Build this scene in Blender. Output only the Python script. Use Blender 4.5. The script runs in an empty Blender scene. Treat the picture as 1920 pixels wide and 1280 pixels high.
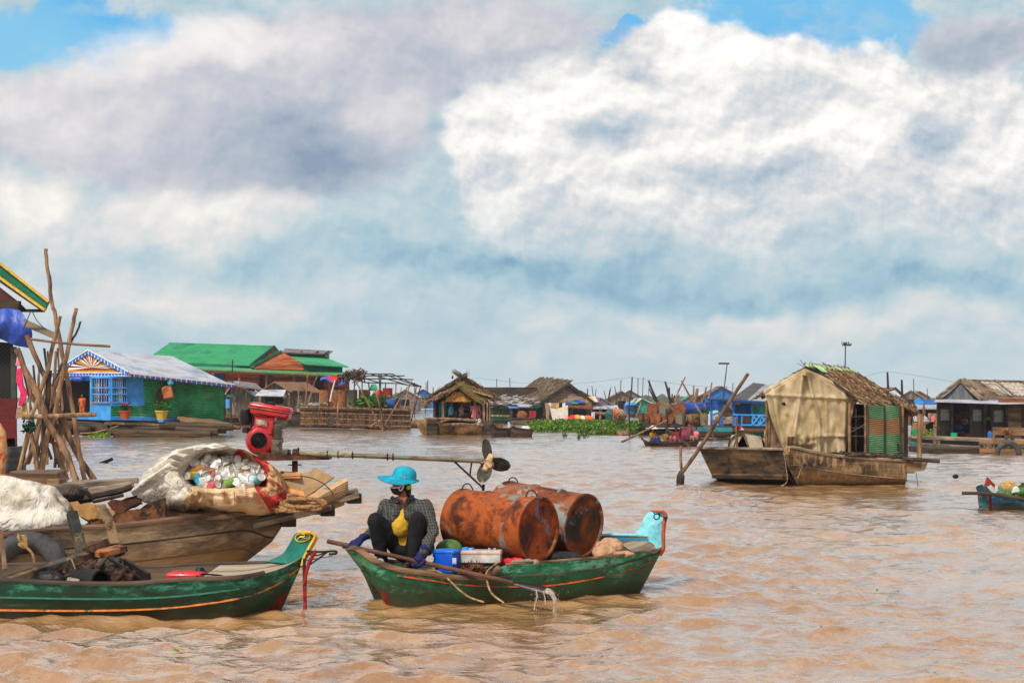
import bpy, math, random
import numpy as np
from mathutils import Vector, Matrix, noise as mn
random.seed(7)
F = 2667.0; H = 1.86; HY = 748.0           # focal length in photo pixels, eye height, horizon row
R = math.radians
sc = bpy.context.scene
col = sc.collection
def W(px, py, d): return Vector(((px-960)/F*d, d, H+(HY-py)/F*d))
ZO = {1:(2.667,0,440),2:(3.2,0,820),3:(4.266,240,720),4:(3.5556,280,620),5:(3.764,600,840),6:(4,800,860),7:(4.174,780,680),
      8:(5.647,1140,660),9:(3.84,1260,620),10:(4.268,1640,680),11:(3,0,980),12:(2.667,1200,950)}
def Zp(k, x, y): s,a,b = ZO[k]; return (a+x/s, b+y/s)
def Z(k, x, y, d): p = Zp(k,x,y); return W(p[0],p[1],d)
def ZL(k, d, *pts): return [Z(k,p[0],p[1],p[2] if len(p)>2 else d) for p in pts]
def V(*a): return Vector(a)
def C(r,g,b): return tuple(((c/255)/12.92 if c<=10 else ((c/255+.055)/1.055)**2.4) for c in (r,g,b))
# ---------------------------------------------------------------- node helper
class G:
    def __init__(s, nt): s.nt=nt; s.n=nt.nodes; s.l=nt.links
    def put(s, inp, v):
        if v is None: return
        if isinstance(v, bpy.types.NodeSocket): s.l.new(v, inp)
        else:
            if inp.type=='RGBA' and len(v)==3: v=(*v,1)
            inp.default_value=v
    def node(s, t, **k):
        n=s.n.new(t)
        for a,b in k.items(): setattr(n,a,b)
        return n
    def m(s, op, a, b=None, c=None, clamp=False):
        n=s.node('ShaderNodeMath',operation=op,use_clamp=clamp); s.put(n.inputs[0],a); s.put(n.inputs[1],b); s.put(n.inputs[2],c); return n.outputs[0]
    def v(s, op, a, b=None):
        n=s.node('ShaderNodeVectorMath',operation=op); s.put(n.inputs[0],a)
        if b is not None:
            s.put(n.inputs[3] if op=='SCALE' else n.inputs[1],b)
        return n.outputs['Value'] if op in('LENGTH','DISTANCE','DOT_PRODUCT') else n.outputs[0]
    def noise(s, vec, scale, detail=6, rough=.55, dist=0, color=False, dim='3D'):
        n=s.node('ShaderNodeTexNoise',noise_dimensions=dim); s.put(n.inputs['Vector'],vec); s.put(n.inputs['Scale'],scale)
        n.inputs['Detail'].default_value=detail; n.inputs['Roughness'].default_value=rough; n.inputs['Distortion'].default_value=dist
        return n.outputs['Color'] if color else n.outputs[0]
    def mr(s, x, a, b, c=0., d=1., smooth=False):
        n=s.node('ShaderNodeMapRange',interpolation_type='SMOOTHSTEP' if smooth else 'LINEAR',clamp=True)
        for i,q in enumerate((x,a,b,c,d)): s.put(n.inputs[i],q)
        return n.outputs[0]
    def mix(s, f, a, b, blend='MIX'):
        n=s.node('ShaderNodeMix',data_type='RGBA',blend_type=blend); s.put(n.inputs[0],f); s.put(n.inputs[6],a); s.put(n.inputs[7],b); return n.outputs[2]
    def ramp(s, f, stops):
        n=s.node('ShaderNodeValToRGB'); s.put(n.inputs[0],f); e=n.color_ramp.elements
        while len(e)<len(stops): e.new(.5)
        for i,(p,c) in enumerate(stops): e[i].position=p; e[i].color=(*c,1)
        return n.outputs[0]
    def sep(s, v): n=s.node('ShaderNodeSeparateXYZ'); s.put(n.inputs[0],v); return n.outputs
    def comb(s, x,y,z): n=s.node('ShaderNodeCombineXYZ'); s.put(n.inputs[0],x); s.put(n.inputs[1],y); s.put(n.inputs[2],z); return n.outputs[0]
MATS={}
def M(name, cols, sc_=3, st=(1,1,1), rough=.7, bump=.3, bsc=30, metal=0, spec=.3, co='Object', planks=None, chips=None, streak=None,
      trans=0, rnd=0, lo=.36, hi=.64, fine=.25, det=8, extra=None, alpha=1, bdist=.01, coat=0, crease=0):
    if name in MATS: return MATS[name]
    cols=[tuple(x**1.14 for x in c_) for c_ in cols]
    m=bpy.data.materials.new(name); m.use_nodes=True; g=G(m.node_tree); bs=g.n['Principled BSDF']
    tc=g.node('ShaderNodeTexCoord'); v0=tc.outputs[co]
    oi=g.node('ShaderNodeObjectInfo')
    v=g.v('MULTIPLY',v0,st) if st!=(1,1,1) else v0
    if rnd: v=g.v('ADD',v,g.v('SCALE',g.comb(1.,.7,.3),g.m('MULTIPLY',oi.outputs['Random'],37.)))
    n1=g.noise(v,sc_,det,.6,.3)
    c=g.ramp(n1,[(lo+(hi-lo)*i/max(1,len(cols)-1),q) for i,q in enumerate(cols)])
    bh=g.noise(v,bsc,6,.65)
    if crease:
        r1=g.m('ABSOLUTE',g.m('SUBTRACT',g.noise(g.v('MULTIPLY',v0,(1,1,.6)),crease,3,.5,.8),.5)); r2=g.m('ABSOLUTE',g.m('SUBTRACT',g.noise(g.v('MULTIPLY',v0,(1.6,1,1)),crease*2.3,3,.5,.8),.5))
        bh=g.m('ADD',g.m('MULTIPLY',bh,.12),g.m('SUBTRACT',1.,g.m('ADD',g.m('MULTIPLY',r1,4.,None,True),g.m('MULTIPLY',r2,2.,None,True))))
    if fine:
        c=g.mix(1.,c,g.ramp(g.noise(v,bsc*.7,5,.7),[(.3,(1-fine,)*3),(.7,(1+fine*.5,)*3)]),'MULTIPLY')
    if planks:
        w,ax=planks; x=g.sep(tc.outputs['UV'])[0 if ax=='u' else 1]
        q=g.m('DIVIDE',x,w); fl=g.m('FLOOR',q); fr=g.m('FRACT',q)
        wn=g.node('ShaderNodeTexWhiteNoise',noise_dimensions='1D'); g.put(wn.inputs['W'],fl)
        c=g.mix(1.,c,g.ramp(wn.outputs[0],[(0,(.62,)*3),(1,(1.25,)*3)]),'MULTIPLY')
        gap=g.m('MINIMUM',g.m('MULTIPLY',fr,14.),g.m('MULTIPLY',g.m('SUBTRACT',1.,fr),14.),clamp=True)
        bh=g.m('ADD',g.m('MULTIPLY',bh,.5),gap)
        c=g.mix(1.,c,g.ramp(gap,[(0,(.25,)*3),(.6,(1,)*3)]),'MULTIPLY')
    if streak:
        sv=g.v('MULTIPLY',v0,(9,9,.9)); f=g.mr(g.noise(sv,1.1,5,.6),.5,.72)
        c=g.mix(g.m('MULTIPLY',f,streak[1]),c,streak[0])
    if chips:
        f=g.mr(g.noise(v,chips[2],9,.7),chips[1],chips[1]+.05); c=g.mix(f,c,chips[0])
    if extra: c=extra(g,tc,c)
    if rnd:
        hsv=g.node('ShaderNodeHueSaturation'); g.put(hsv.inputs['Color'],c)
        g.put(hsv.inputs['Value'],g.m('ADD',1-rnd,g.m('MULTIPLY',oi.outputs['Random'],2*rnd))); 
        g.put(hsv.inputs['Hue'],g.m('ADD',.5-.02*rnd,g.m('MULTIPLY',oi.outputs['Random'],.04*rnd))); c=hsv.outputs[0]
    g.put(bs.inputs['Base Color'],c)
    bs.inputs['Metallic'].default_value=metal; bs.inputs['Specular IOR Level'].default_value=spec
    bs.inputs['Coat Weight'].default_value=coat
    g.put(bs.inputs['Roughness'],g.mr(n1,.3,.7,max(0,rough-.12),min(1,rough+.12)))
    if bump:
        b=g.node('ShaderNodeBump'); b.inputs['Strength'].default_value=bump; b.inputs['Distance'].default_value=bdist
        g.put(b.inputs['Height'],bh); g.put(bs.inputs['Normal'],b.outputs[0])
    if trans or alpha<1:
        out=g.n['Material Output']; sh=bs.outputs[0]
        if trans:
            tr=g.node('ShaderNodeBsdfTranslucent'); g.put(tr.inputs[0],c); mx=g.node('ShaderNodeMixShader'); mx.inputs[0].default_value=trans
            g.l.new(sh,mx.inputs[1]); g.l.new(tr.outputs[0],mx.inputs[2]); sh=mx.outputs[0]
        if alpha<1:
            tp=g.node('ShaderNodeBsdfTransparent'); mx=g.node('ShaderNodeMixShader'); mx.inputs[0].default_value=1-alpha
            g.l.new(sh,mx.inputs[1]); g.l.new(tp.outputs[0],mx.inputs[2]); sh=mx.outputs[0]
        g.l.new(sh,out.inputs[0])
    MATS[name]=m; return m
# ---------------------------------------------------------------- mesh helper
class MB:
    def __init__(s): s.v=[]; s.f=[]; s.uv=[]; s.mi=[]
    def add(s, vs, fs, mat=0, uvs=None):
        b=len(s.v); s.v+= [tuple(p) for p in vs]
        for k,f in enumerate(fs):
            s.f.append([i+b for i in f]); s.mi.append(mat); s.uv.append(uvs[k] if uvs else None)
        return s
    def box(s, c, size, Rm=None, mat=0):
        x,y,z=[q/2 for q in size]; c=Vector(c)
        vs=[Vector(p) for p in ((-x,-y,-z),(x,-y,-z),(x,y,-z),(-x,y,-z),(-x,-y,z),(x,-y,z),(x,y,z),(-x,y,z))]
        if Rm is not None: vs=[Rm@p for p in vs]
        return s.add([c+p for p in vs],[(0,3,2,1),(4,5,6,7),(0,1,5,4),(1,2,6,5),(2,3,7,6),(3,0,4,7)],mat)
    def beam(s, a, b, w=.1, h=.05, mat=0, up=None, ext=0):
        a=Vector(a); b=Vector(b); t=(b-a); L=t.length
        if L<1e-6: return s
        t/=L; up=Vector(up or (0,0,1))
        if abs(t.dot(up))>.98: up=Vector((0,1,0))
        x=t.cross(up).normalized(); u=x.cross(t)
        return s.box((a+b)/2,(L+2*ext,w,h),Matrix((t,x,u)).transposed(),mat)
    def tube(s, pts, r=.02, n=7, mat=0, cap=True, flat=1):
        pts=[Vector(p) for p in pts]; m=len(pts)
        rr=[r]*m if not isinstance(r,(list,tuple)) else [r[0]+(r[1]-r[0])*i/(m-1) for i in range(m)] if len(r)==2 and m!=2 else list(r)
        vs=[]; fs=[]; u=None; L=0; Ls=[]
        for i,p in enumerate(pts):
            t=(pts[min(i+1,m-1)]-pts[max(i-1,0)])
            t=t.normalized() if t.length>1e-9 else Vector((0,0,1))
            if u is None: u=t.orthogonal().normalized()
            else:
                u=u-t*u.dot(t); u=u.normalized() if u.length>1e-6 else t.orthogonal().normalized()
            w=t.cross(u)
            if i: L+=(p-pts[i-1]).length
            Ls.append(L)
            for k in range(n):
                a=2*math.pi*k/n; vs.append(p+(u*math.cos(a)+w*math.sin(a)*flat)*rr[i])
        uv=[]
        for i in range(m-1):
            for k in range(n):
                k2=(k+1)%n; fs.append((i*n+k,i*n+k2,(i+1)*n+k2,(i+1)*n+k)); a=k/n*.3; b2=(k+1)/n*.3
                uv.append([(Ls[i],a),(Ls[i],b2),(Ls[i+1],b2),(Ls[i+1],a)])
        if cap:
            fs.append(tuple(range(n))[::-1]); fs.append(tuple((m-1)*n+k for k in range(n))); uv+= [None,None]
        return s.add(vs,fs,mat,uv)
    def cyl(s, a, b, r, n=16, mat=0): return s.tube([a,b],r if isinstance(r,(list,tuple)) else [r,r],n,mat)
    def lathe(s, prof, n=24, Mx=None, mat=0):
        vs=[];fs=[]
        for (r,z) in prof:
            for k in range(n):
                a=2*math.pi*k/n; p=Vector((r*math.cos(a),r*math.sin(a),z)); vs.append(Mx@p if Mx else p)
        for i in range(len(prof)-1):
            for k in range(n): k2=(k+1)%n; fs.append((i*n+k,i*n+k2,(i+1)*n+k2,(i+1)*n+k))
        return s.add(vs,fs,mat)
    def grid(s, P, mat=0, uvf=None, flip=False):
        nr=len(P); nc=len(P[0]); vs=[q for row in P for q in row]; fs=[]; uv=[]
        for i in range(nr-1):
            for j in range(nc-1):
                f=[i*nc+j,i*nc+j+1,(i+1)*nc+j+1,(i+1)*nc+j]
                u=[uvf(i,j),uvf(i,j+1),uvf(i+1,j+1),uvf(i+1,j)] if uvf else None
                if flip: f=f[::-1]; u=u[::-1] if u else None
                fs.append(f); uv.append(u)
        return s.add(vs,fs,mat,uv)
    def poly(s, pts, t=.02, mat=0, nrm=None):
        """flat polygon of real thickness t; front face pts"""
        pts=[Vector(p) for p in pts]; n=len(pts)
        if nrm is None:
            nrm=Vector((0,0,0))
            for i in range(n): nrm+=pts[i].cross(pts[(i+1)%n])
            nrm.normalize()
        b=[p-nrm*t for p in pts]
        fs=[tuple(range(n)),tuple(range(n,2*n))[::-1]]+[(i,i+n,(i+1)%n+n,(i+1)%n) for i in range(n)]
        return s.add(pts+b,fs,mat)
    def panel(s, A,B,C_,D, t=.03, ribs=0, amp=0, rdir='v', prof='sin', wob=0, mat=0, nu=1, nv=1, droop=0):
        A,B,C_,D=[Vector(q) for q in (A,B,C_,D)]; n=(B-A).cross(D-A).normalized()
        if ribs:
            if rdir=='v': nu=int(ribs*(4 if prof=='sin' else 2)); nv=max(nv,6 if wob else 1)
            else: nv=int(ribs*(4 if prof=='sin' else 2)); nu=max(nu,6 if wob else 1)
        if wob: nu=max(nu,8); nv=max(nv,6)
        LU=(B-A).length; LV=(D-A).length; fr=[]; bk=[]; sd=random.random()*50
        for j in range(nv+1):
            v=j/nv; r1=[]; r2=[]
            for i in range(nu+1):
                u=i/nu; p=(A*(1-u)+B*u)*(1-v)+(D*(1-u)+C_*u)*v; q=(u if rdir=='v' else v)
                dsp=0
                if ribs:
                    if prof=='sin': dsp=amp*math.sin(2*math.pi*q*ribs)
                    else:
                        k=i if rdir=='v' else j; dsp=amp*(k%2)
                if wob: dsp+=wob*mn.noise(Vector((u*LU*1.3+sd,v*LV*1.3,sd)))
                if droop: p=p-Vector((0,0,droop*math.sin(math.pi*u)*math.sin(math.pi*v)))
                r1.append(p+n*dsp); r2.append(p+n*(dsp-t))
            fr.append(r1); bk.append(r2)
        f=lambda j,i:(i/nu*LU,j/nv*LV)
        s.grid(fr,mat,f); s.grid(bk,mat,f,True)
        for a,b,fl in (([r[0] for r in fr],[r[0] for r in bk],False),([r[-1] for r in fr],[r[-1] for r in bk],True),(fr[0],bk[0],True),(fr[-1],bk[-1],False)):
            s.grid([a,b],mat,None,fl)
        return s
    def wall(s, A,B,C_,D, opens=(), t=.05, mat=0, **k):
        """thick wall quad with rectangular openings (u0,u1,v0,v1)"""
        A,B,C_,D=[Vector(q) for q in (A,B,C_,D)]
        us=sorted({0,1,*[q for o in opens for q in o[:2]]}); vs=sorted({0,1,*[q for o in opens for q in o[2:]]})
        P=lambda u,v:(A*(1-u)+B*u)*(1-v)+(D*(1-u)+C_*u)*v
        rb=k.pop('ribs',0); rd=k.get('rdir','v')
        for i in range(len(us)-1):
            for j in range(len(vs)-1):
                cu=(us[i]+us[i+1])/2; cv=(vs[j]+vs[j+1])/2
                if any(o[0]<cu<o[1] and o[2]<cv<o[3] for o in opens): continue
                q=(us[i+1]-us[i]) if rd=='v' else (vs[j+1]-vs[j])
                s.panel(P(us[i],vs[j]),P(us[i+1],vs[j]),P(us[i+1],vs[j+1]),P(us[i],vs[j+1]),t,mat=mat,ribs=max(1,round(rb*q)) if rb else 0,**k)
        return s
    def strips(s, A,B,C_,D, n, L=(.3,.8), w=.03, t=.01, lift=.02, jit=.15, mat=0, nm=1, along='v'):
        """loose strips of thatch scattered over the quad, running along the slope"""
        A,B,C_,D=[Vector(q) for q in (A,B,C_,D)]; nrm=(B-A).cross(D-A).normalized()
        for k in range(n):
            u=random.random(); v=random.uniform(-.04,1.0); p=(A*(1-u)+B*u)*(1-v)+(D*(1-u)+C_*u)*v
            d=((D-A) if along=='v' else (B-A)).normalized(); d=(d+Vector([random.uniform(-jit,jit) for _ in range(3)])).normalized()
            l=random.uniform(*L)/2; p=p+nrm*random.uniform(.3,1)*lift
            s.beam(p-d*l,p+d*l,random.uniform(.5,1.4)*w,t,mat+random.randrange(nm),up=nrm)
        return s
    def leaves(s, c, r, n, size=.05, mat=0, nm=1, el=1.6):
        c=Vector(c)
        for k in range(n):
            d=Vector([random.gauss(0,.45) for _ in range(3)])
            p=c+Vector((d.x*r[0],d.y*r[1],abs(d.z)*r[2] if len(r)>3 else d.z*r[2]))
            a=Vector([random.gauss(0,1) for _ in range(3)]).normalized(); b=a.orthogonal().normalized(); q=size*random.uniform(.6,1.3)
            s.add([p-a*q*el,p+b*q*.6,p+a*q*el,p-b*q*.6],[(0,1,2,3)],mat+random.randrange(nm))
        return s
    def caps(s, a, b, ra, rb, n=10, mat=0):
        a=Vector(a); b=Vector(b); t=(b-a); L=t.length; t=t/L if L>1e-6 else Vector((0,0,1)); u=t.orthogonal().normalized(); w=t.cross(u)
        rings=[]
        for k in range(-4,1): th=k/4*math.pi/2*.98; rings.append((a+t*ra*math.sin(th),ra*math.cos(th)))
        for k in range(0,5): th=k/4*math.pi/2*.98; rings.append((b+t*rb*math.sin(th),rb*math.cos(th)))
        vs=[c+(u*math.cos(2*math.pi*i/n)+w*math.sin(2*math.pi*i/n))*r for c,r in rings for i in range(n)]
        fs=[(j*n+i,j*n+(i+1)%n,(j+1)*n+(i+1)%n,(j+1)*n+i) for j in range(len(rings)-1) for i in range(n)]
        fs+=[tuple(range(n))[::-1],tuple((len(rings)-1)*n+i for i in range(n))]
        return s.add(vs,fs,mat)
    def chain(s, pts, rs, mat=0):
        for i in range(len(pts)-1): s.caps(pts[i],pts[i+1],rs[i],rs[i+1],12,mat)
        return s
    def ell(s, c, r, Rm=None, mat=0, n=16):
        pr=[(max(.001,math.sin(math.pi*i/12)),-math.cos(math.pi*i/12)) for i in range(13)]
        Mx=Matrix.Translation(Vector(c))@(Rm.to_4x4() if Rm is not None else Matrix.Identity(4))@Matrix.Diagonal((r[0],r[1],r[2],1))
        return s.lathe(pr,n,Mx,mat)
    def build(s, name, mats, parent=None, smooth=35, bevel=0, remesh=0, disp=None, jitter=0, sm=3):
        if not isinstance(mats,(list,tuple)): mats=[mats]
        org=wloc(parent) if parent else Vector((0,0,0))
        if parent is None:
            a=np.array(s.v); org=Vector(((a[:,0].min()+a[:,0].max())/2,(a[:,1].min()+a[:,1].max())/2,a[:,2].min()))
        me=bpy.data.meshes.new(name)
        vs=[(x-org[0],y-org[1],z-org[2]) for x,y,z in s.v]
        if jitter: vs=[(x+jitter*mn.noise(Vector((x*7,y*7,z*7))),y+jitter*mn.noise(Vector((x*7,y*7+9,z*7))),z+jitter*mn.noise(Vector((x*7+5,y*7,z*7)))) for x,y,z in vs]
        me.from_pydata(vs,[],s.f)
        for m in mats: me.materials.append(m)
        me.polygons.foreach_set('material_index',s.mi)
        ul=me.uv_layers.new(name='UVMap'); dat=[]
        for p,u in zip(me.polygons,s.uv):
            if u is None:
                n=p.normal; ax=max(range(3),key=lambda i:abs(n[i])); i,j=((1,2),(0,2),(0,1))[ax]
                for vi in p.vertices: q=s.v[vi]; dat+=[q[i],q[j]]
            else:
                for a in u: dat+=[a[0],a[1]]
        ul.data.foreach_set('uv',dat)
        me.validate()
        if smooth:
            me.shade_smooth()
            if smooth<180: me.set_sharp_from_angle(angle=R(smooth))
        o=bpy.data.objects.new(name,me); col.objects.link(o)
        if parent: o.parent=parent
        else: o.location=org
        if remesh:
            md=o.modifiers.new('Remesh','REMESH'); md.mode='VOXEL'; md.voxel_size=remesh; md.use_smooth_shade=True
            if sm: q=o.modifiers.new('Smooth','SMOOTH'); q.iterations=sm; q.factor=.5
        if bevel:
            b=o.modifiers.new('Bevel','BEVEL'); b.width=bevel; b.segments=2; b.limit_method='ANGLE'
        if disp:
            for i,(st_,ns) in enumerate(disp):
                t=bpy.data.textures.new(name+str(i),'CLOUDS'); t.noise_scale=ns; t.noise_depth=2
                q=o.modifiers.new('Disp','DISPLACE'); q.texture=t; q.strength=st_; q.mid_level=.5; q.texture_coords='LOCAL'
        return o
def wloc(o):
    p=Vector(o.location)
    while o.parent: o=o.parent; p+=Vector(o.location)
    return p
def tag(o, label, cat, group=None, kind=None):
    o['label']=label; o['category']=cat
    if group: o['group']=group
    if kind: o['kind']=kind
    return o
def thing(name, label, cat, loc=(0,0,0), group=None):
    o=bpy.data.objects.new(name,None); col.objects.link(o); o.location=Vector(loc); o.empty_display_size=.1
    return tag(o,label,cat,group)
def plab(o, label): o['label']=label; return o
def copy_tree(o, parent=None):
    c=o.copy(); col.objects.link(c); c.parent=parent
    for ch in list(o.children): copy_tree(ch,c)
    return c
def bend(pts, k=3, amp=.0):
    """resample a polyline smoothly (Catmull-Rom)"""
    pts=[Vector(p) for p in pts]; out=[]
    for i in range(len(pts)-1):
        p0=pts[max(i-1,0)];p1=pts[i];p2=pts[i+1];p3=pts[min(i+2,len(pts)-1)]
        for j in range(k):
            t=j/k; out.append(.5*((2*p1)+(p2-p0)*t+(2*p0-5*p1+4*p2-p3)*t*t+(3*p1-p0-3*p2+p3)*t**3)+Vector([random.uniform(-amp,amp) for _ in range(3)]))
    out.append(pts[-1]); return out
# ---------------------------------------------------------------- materials
BR=C(112,88,66)
wood=lambda n,a,b,**k: M(n,[a,tuple((x+y)/2 for x,y in zip(a,b)),b],sc_=k.pop('sc_',2.2),st=k.pop('st',(.35,2,2.6)),bsc=k.pop('bsc',14),bump=k.pop('bump',.5),**k)
m_pole=wood('pole_wood',C(84,62,44),C(176,140,104),st=(3,3,.6),rnd=.25)
m_poledark=wood('dark_pole_wood',C(38,30,26),C(92,74,60),st=(3,3,.6),rnd=.2)
m_grey=wood('grey_weathered_wood',C(84,72,62),C(170,152,128),fine=.35)
m_greyd=wood('dark_weathered_wood',C(34,27,23),C(92,74,58),fine=.35)
m_brown=wood('brown_wood',C(92,68,46),C(166,130,94),fine=.35)
m_orangew=wood('orange_varnished_wood',C(120,56,22),C(196,108,46),planks=(.22,'v'),bump=.4)
m_deck=wood('deck_boards',C(96,78,62),C(164,142,116),planks=(.16,'v'))
m_deckd=wood('dark_deck_boards',C(56,38,26),C(122,90,62),planks=(.2,'v'))
m_plankv=wood('upright_boards',C(84,72,62),C(150,136,118),planks=(.2,'u'),st=(2.6,2,.35))
m_plankh=wood('lapped_boards',C(88,72,54),C(156,132,100),planks=(.28,'v'))
m_redw=wood('red_brown_boards',C(88,24,20),C(138,48,36),planks=(.5,'v'),bump=.3)
m_black=M('dark_interior',[C(18,16,15),C(34,28,26)],rough=.9)  # near-black colour stands in for shade inside rooms and under decks
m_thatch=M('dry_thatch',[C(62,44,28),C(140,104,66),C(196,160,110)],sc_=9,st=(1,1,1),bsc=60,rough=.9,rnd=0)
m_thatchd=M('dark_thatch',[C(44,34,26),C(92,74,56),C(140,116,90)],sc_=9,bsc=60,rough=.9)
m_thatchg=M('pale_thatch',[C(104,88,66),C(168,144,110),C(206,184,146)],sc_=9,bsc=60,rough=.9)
m_tin=M('weathered_tin',[C(150,152,160),C(198,198,204),C(170,160,156)],sc_=.6,rough=.5,metal=.15,bump=.1,bsc=12,fine=.06,streak=(C(130,116,106),.22))
m_tind=M('dull_tin',[C(84,82,84),C(128,122,118),C(112,84,66)],sc_=1.5,rough=.55,bump=.15,bsc=12)
m_gtin=M('green_tin_roof',[C(34,128,84),C(58,160,106),C(44,142,96)],sc_=.5,rough=.5,bump=.12,bsc=8,streak=(C(28,96,64),.5))
m_gcor=M('green_corrugated',[C(30,122,76),C(56,160,104),C(96,180,130)],sc_=1.1,rough=.55,streak=(C(120,96,60),.35),chips=(C(96,84,58),.66,9))
m_sky=M('sky_blue_paint',[C(50,140,206),C(86,168,226)],sc_=2,rough=.6,chips=(C(120,140,150),.68,8))
m_blue=M('blue_paint',[C(16,92,160),C(40,126,190)],sc_=2,rough=.6,chips=(C(60,70,76),.67,8))
m_blued=M('deep_blue_tarp',[C(16,62,150),C(34,92,190)],sc_=2.5,rough=.45,bump=.6,bsc=7,spec=.5,bdist=.03)
m_teal=M('teal_paint',[C(14,92,92),C(40,130,124)],sc_=2,rough=.6,chips=(C(80,84,70),.62,8))
m_tealt=M('teal_tarp',[C(0,126,104),C(20,158,134)],sc_=3,rough=.5,bump=.5,bsc=6,bdist=.03)
m_white=M('white_cloth',[C(150,138,118),C(214,204,186),C(232,226,214)],sc_=3,rough=.85,bump=.4,bsc=6,bdist=.03,lo=.28,hi=.5,trans=.15,co='Object')
m_whitep=M('white_paint',[C(198,198,200),C(226,226,228)],rough=.6)
def rust(name, a, patch=None, th=.6, sc_=3.2, rnd=.15):
    def ex(g,tc,c):
        v=g.v('ADD',tc.outputs['Object'],(3.1,7.7,1.3))
        if patch: c=g.mix(g.mr(g.noise(v,4.2,8,.65,.5),th,th+.05),c,patch)
        c=g.mix(g.mr(g.noise(v,13,6,.7),.57,.66,0.,.8),c,C(52,32,22))
        return g.mix(g.mr(g.noise(v,2.4,6,.7,.6),.58,.7,0.,.6),c,C(70,36,22))
    return M(name,a,sc_=sc_,st=(1,1,1),rough=.8,bump=.5,bsc=26,extra=ex,rnd=rnd,lo=.40,hi=.60,spec=.25)
m_rust=rust('rusted_steel',[C(70,36,20),C(120,60,28),C(164,84,32),C(144,80,42)],C(110,114,104),.57,3.8)
m_rust2=rust('rusted_steel_grey',[C(74,42,28),C(122,66,38),C(150,86,50),C(136,98,78)],C(124,130,124),.53,3.4)
m_rustend=rust('rusted_drum_end',[C(76,40,22),C(138,68,26),C(178,92,34)],C(84,112,136),.57,4)
m_rustend2=rust('rusted_drum_end_dark',[C(40,34,28),C(108,66,30),C(160,88,34)],C(86,112,132),.6)
m_rustd=M('dark_rusty_iron',[C(38,30,26),C(84,58,42),C(120,78,50)],sc_=6,rough=.7,bump=.5,metal=.2)
m_iron=M('dark_iron',[C(26,24,24),C(62,54,48)],sc_=6,rough=.5,metal=.4)
m_rubber=M('old_rubber',[C(40,42,44),C(92,92,90)],sc_=4,rough=.7)
m_rope=M('hemp_rope',[C(128,96,62),C(196,160,112)],sc_=20,rough=.9,bsc=60,bump=.8)
m_cord=M('thin_dark_cord',[C(60,50,40),C(96,82,64)],rough=.9)
m_leaf=M('green_leaf',[C(44,92,22),C(96,150,34)],sc_=2,rough=.55,trans=.25,bump=0)
m_leafd=M('dark_green_leaf',[C(26,62,18),C(60,104,30)],sc_=2,rough=.55,trans=.2,bump=0)
m_leafy=M('yellow_green_leaf',[C(110,140,34),C(150,172,52)],sc_=2,rough=.55,trans=.25,bump=0)
m_skin=M('brown_skin',[C(128,78,54),C(158,100,72)],sc_=6,rough=.55,bump=.1,spec=.4)
m_hair=M('black_hair',[C(16,13,12),C(34,28,26)],rough=.5,st=(1,1,.2),bsc=60)
def cloth(name,a,b,**k): return M(name,[a,b],sc_=5,rough=.88,bump=.7,bsc=k.pop('bsc',14),bdist=.012,**k)
m_black_cl=cloth('black_trouser_cloth',C(14,14,18),C(34,34,40))
m_red=M('red_paint',[C(176,10,20),C(222,26,36)],sc_=4,rough=.35,spec=.5,bump=.1,chips=(C(110,96,84),.68,14),coat=.3)
m_redcl=cloth('red_plastic',C(206,20,34),C(236,60,66))
# ================================================================= camera
cam=bpy.data.cameras.new('camera'); co=bpy.data.objects.new('camera',cam); col.objects.link(co)
co.location=(0,0,H); co.rotation_euler=(R(90),0,0); cam.sensor_width=36; cam.lens=36*F/1920; cam.shift_y=(HY-640)/1920
cam.clip_end=20000; cam.clip_start=.1; sc.camera=co
sc.view_settings.view_transform='Standard'; sc.view_settings.look='None'; sc.view_settings.exposure=.14; sc.view_settings.gamma=1
# ================================================================= sky
SUN_EL,SUN_AZ=R(50),R(-148)      # azimuth from +Y clockwise; the sun stands high behind the camera's left shoulder
wd=bpy.data.worlds.new('World'); sc.world=wd; wd.use_nodes=True; g=G(wd.node_tree); bg=g.n['Background']
sky=g.node('ShaderNodeTexSky',sky_type='NISHITA'); sky.sun_disc=False; sky.sun_elevation=SUN_EL; sky.sun_rotation=SUN_AZ
tc=g.node('ShaderNodeTexCoord'); D=tc.outputs['Generated']; x,y,z=g.sep(D)
yy=g.m('MAXIMUM',g.m('ABSOLUTE',y),.12)
u=g.m('MULTIPLY',g.m('DIVIDE',x,yy),F/1000); w=g.m('MULTIPLY',g.m('DIVIDE',z,yy),F/1000)   # thousandths of the picture width, from straight ahead
p0=g.comb(u,g.m('MULTIPLY',w,1.15),0.)
wa=g.v('SUBTRACT',g.noise(p0,2.2,5,.5,0,True),(.5,.5,.5)); wb=g.v('SUBTRACT',g.noise(p0,9.,5,.55,0,True),(.5,.5,.5))
pw=g.v('ADD',g.v('ADD',g.comb(u,w,0.),g.v('SCALE',wa,.30)),g.v('SCALE',wb,.06))
pv=g.v('ADD',g.v('ADD',p0,g.v('SCALE',wa,.25)),g.v('SCALE',wb,.05))
def blobs(L,base,P=None):
    acc=base
    for (px,py,rx,ry,am) in L:
        c=((px-960)/1000,(HY-py)/1000,0)
        d=g.v('LENGTH',g.v('MULTIPLY',g.v('SUBTRACT',P or pw,c),(1000/rx,1000/ry,0)))
        acc=g.m('MULTIPLY_ADD',g.mr(d,.3,1.3,1,0,True),am,acc)
    return acc
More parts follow.
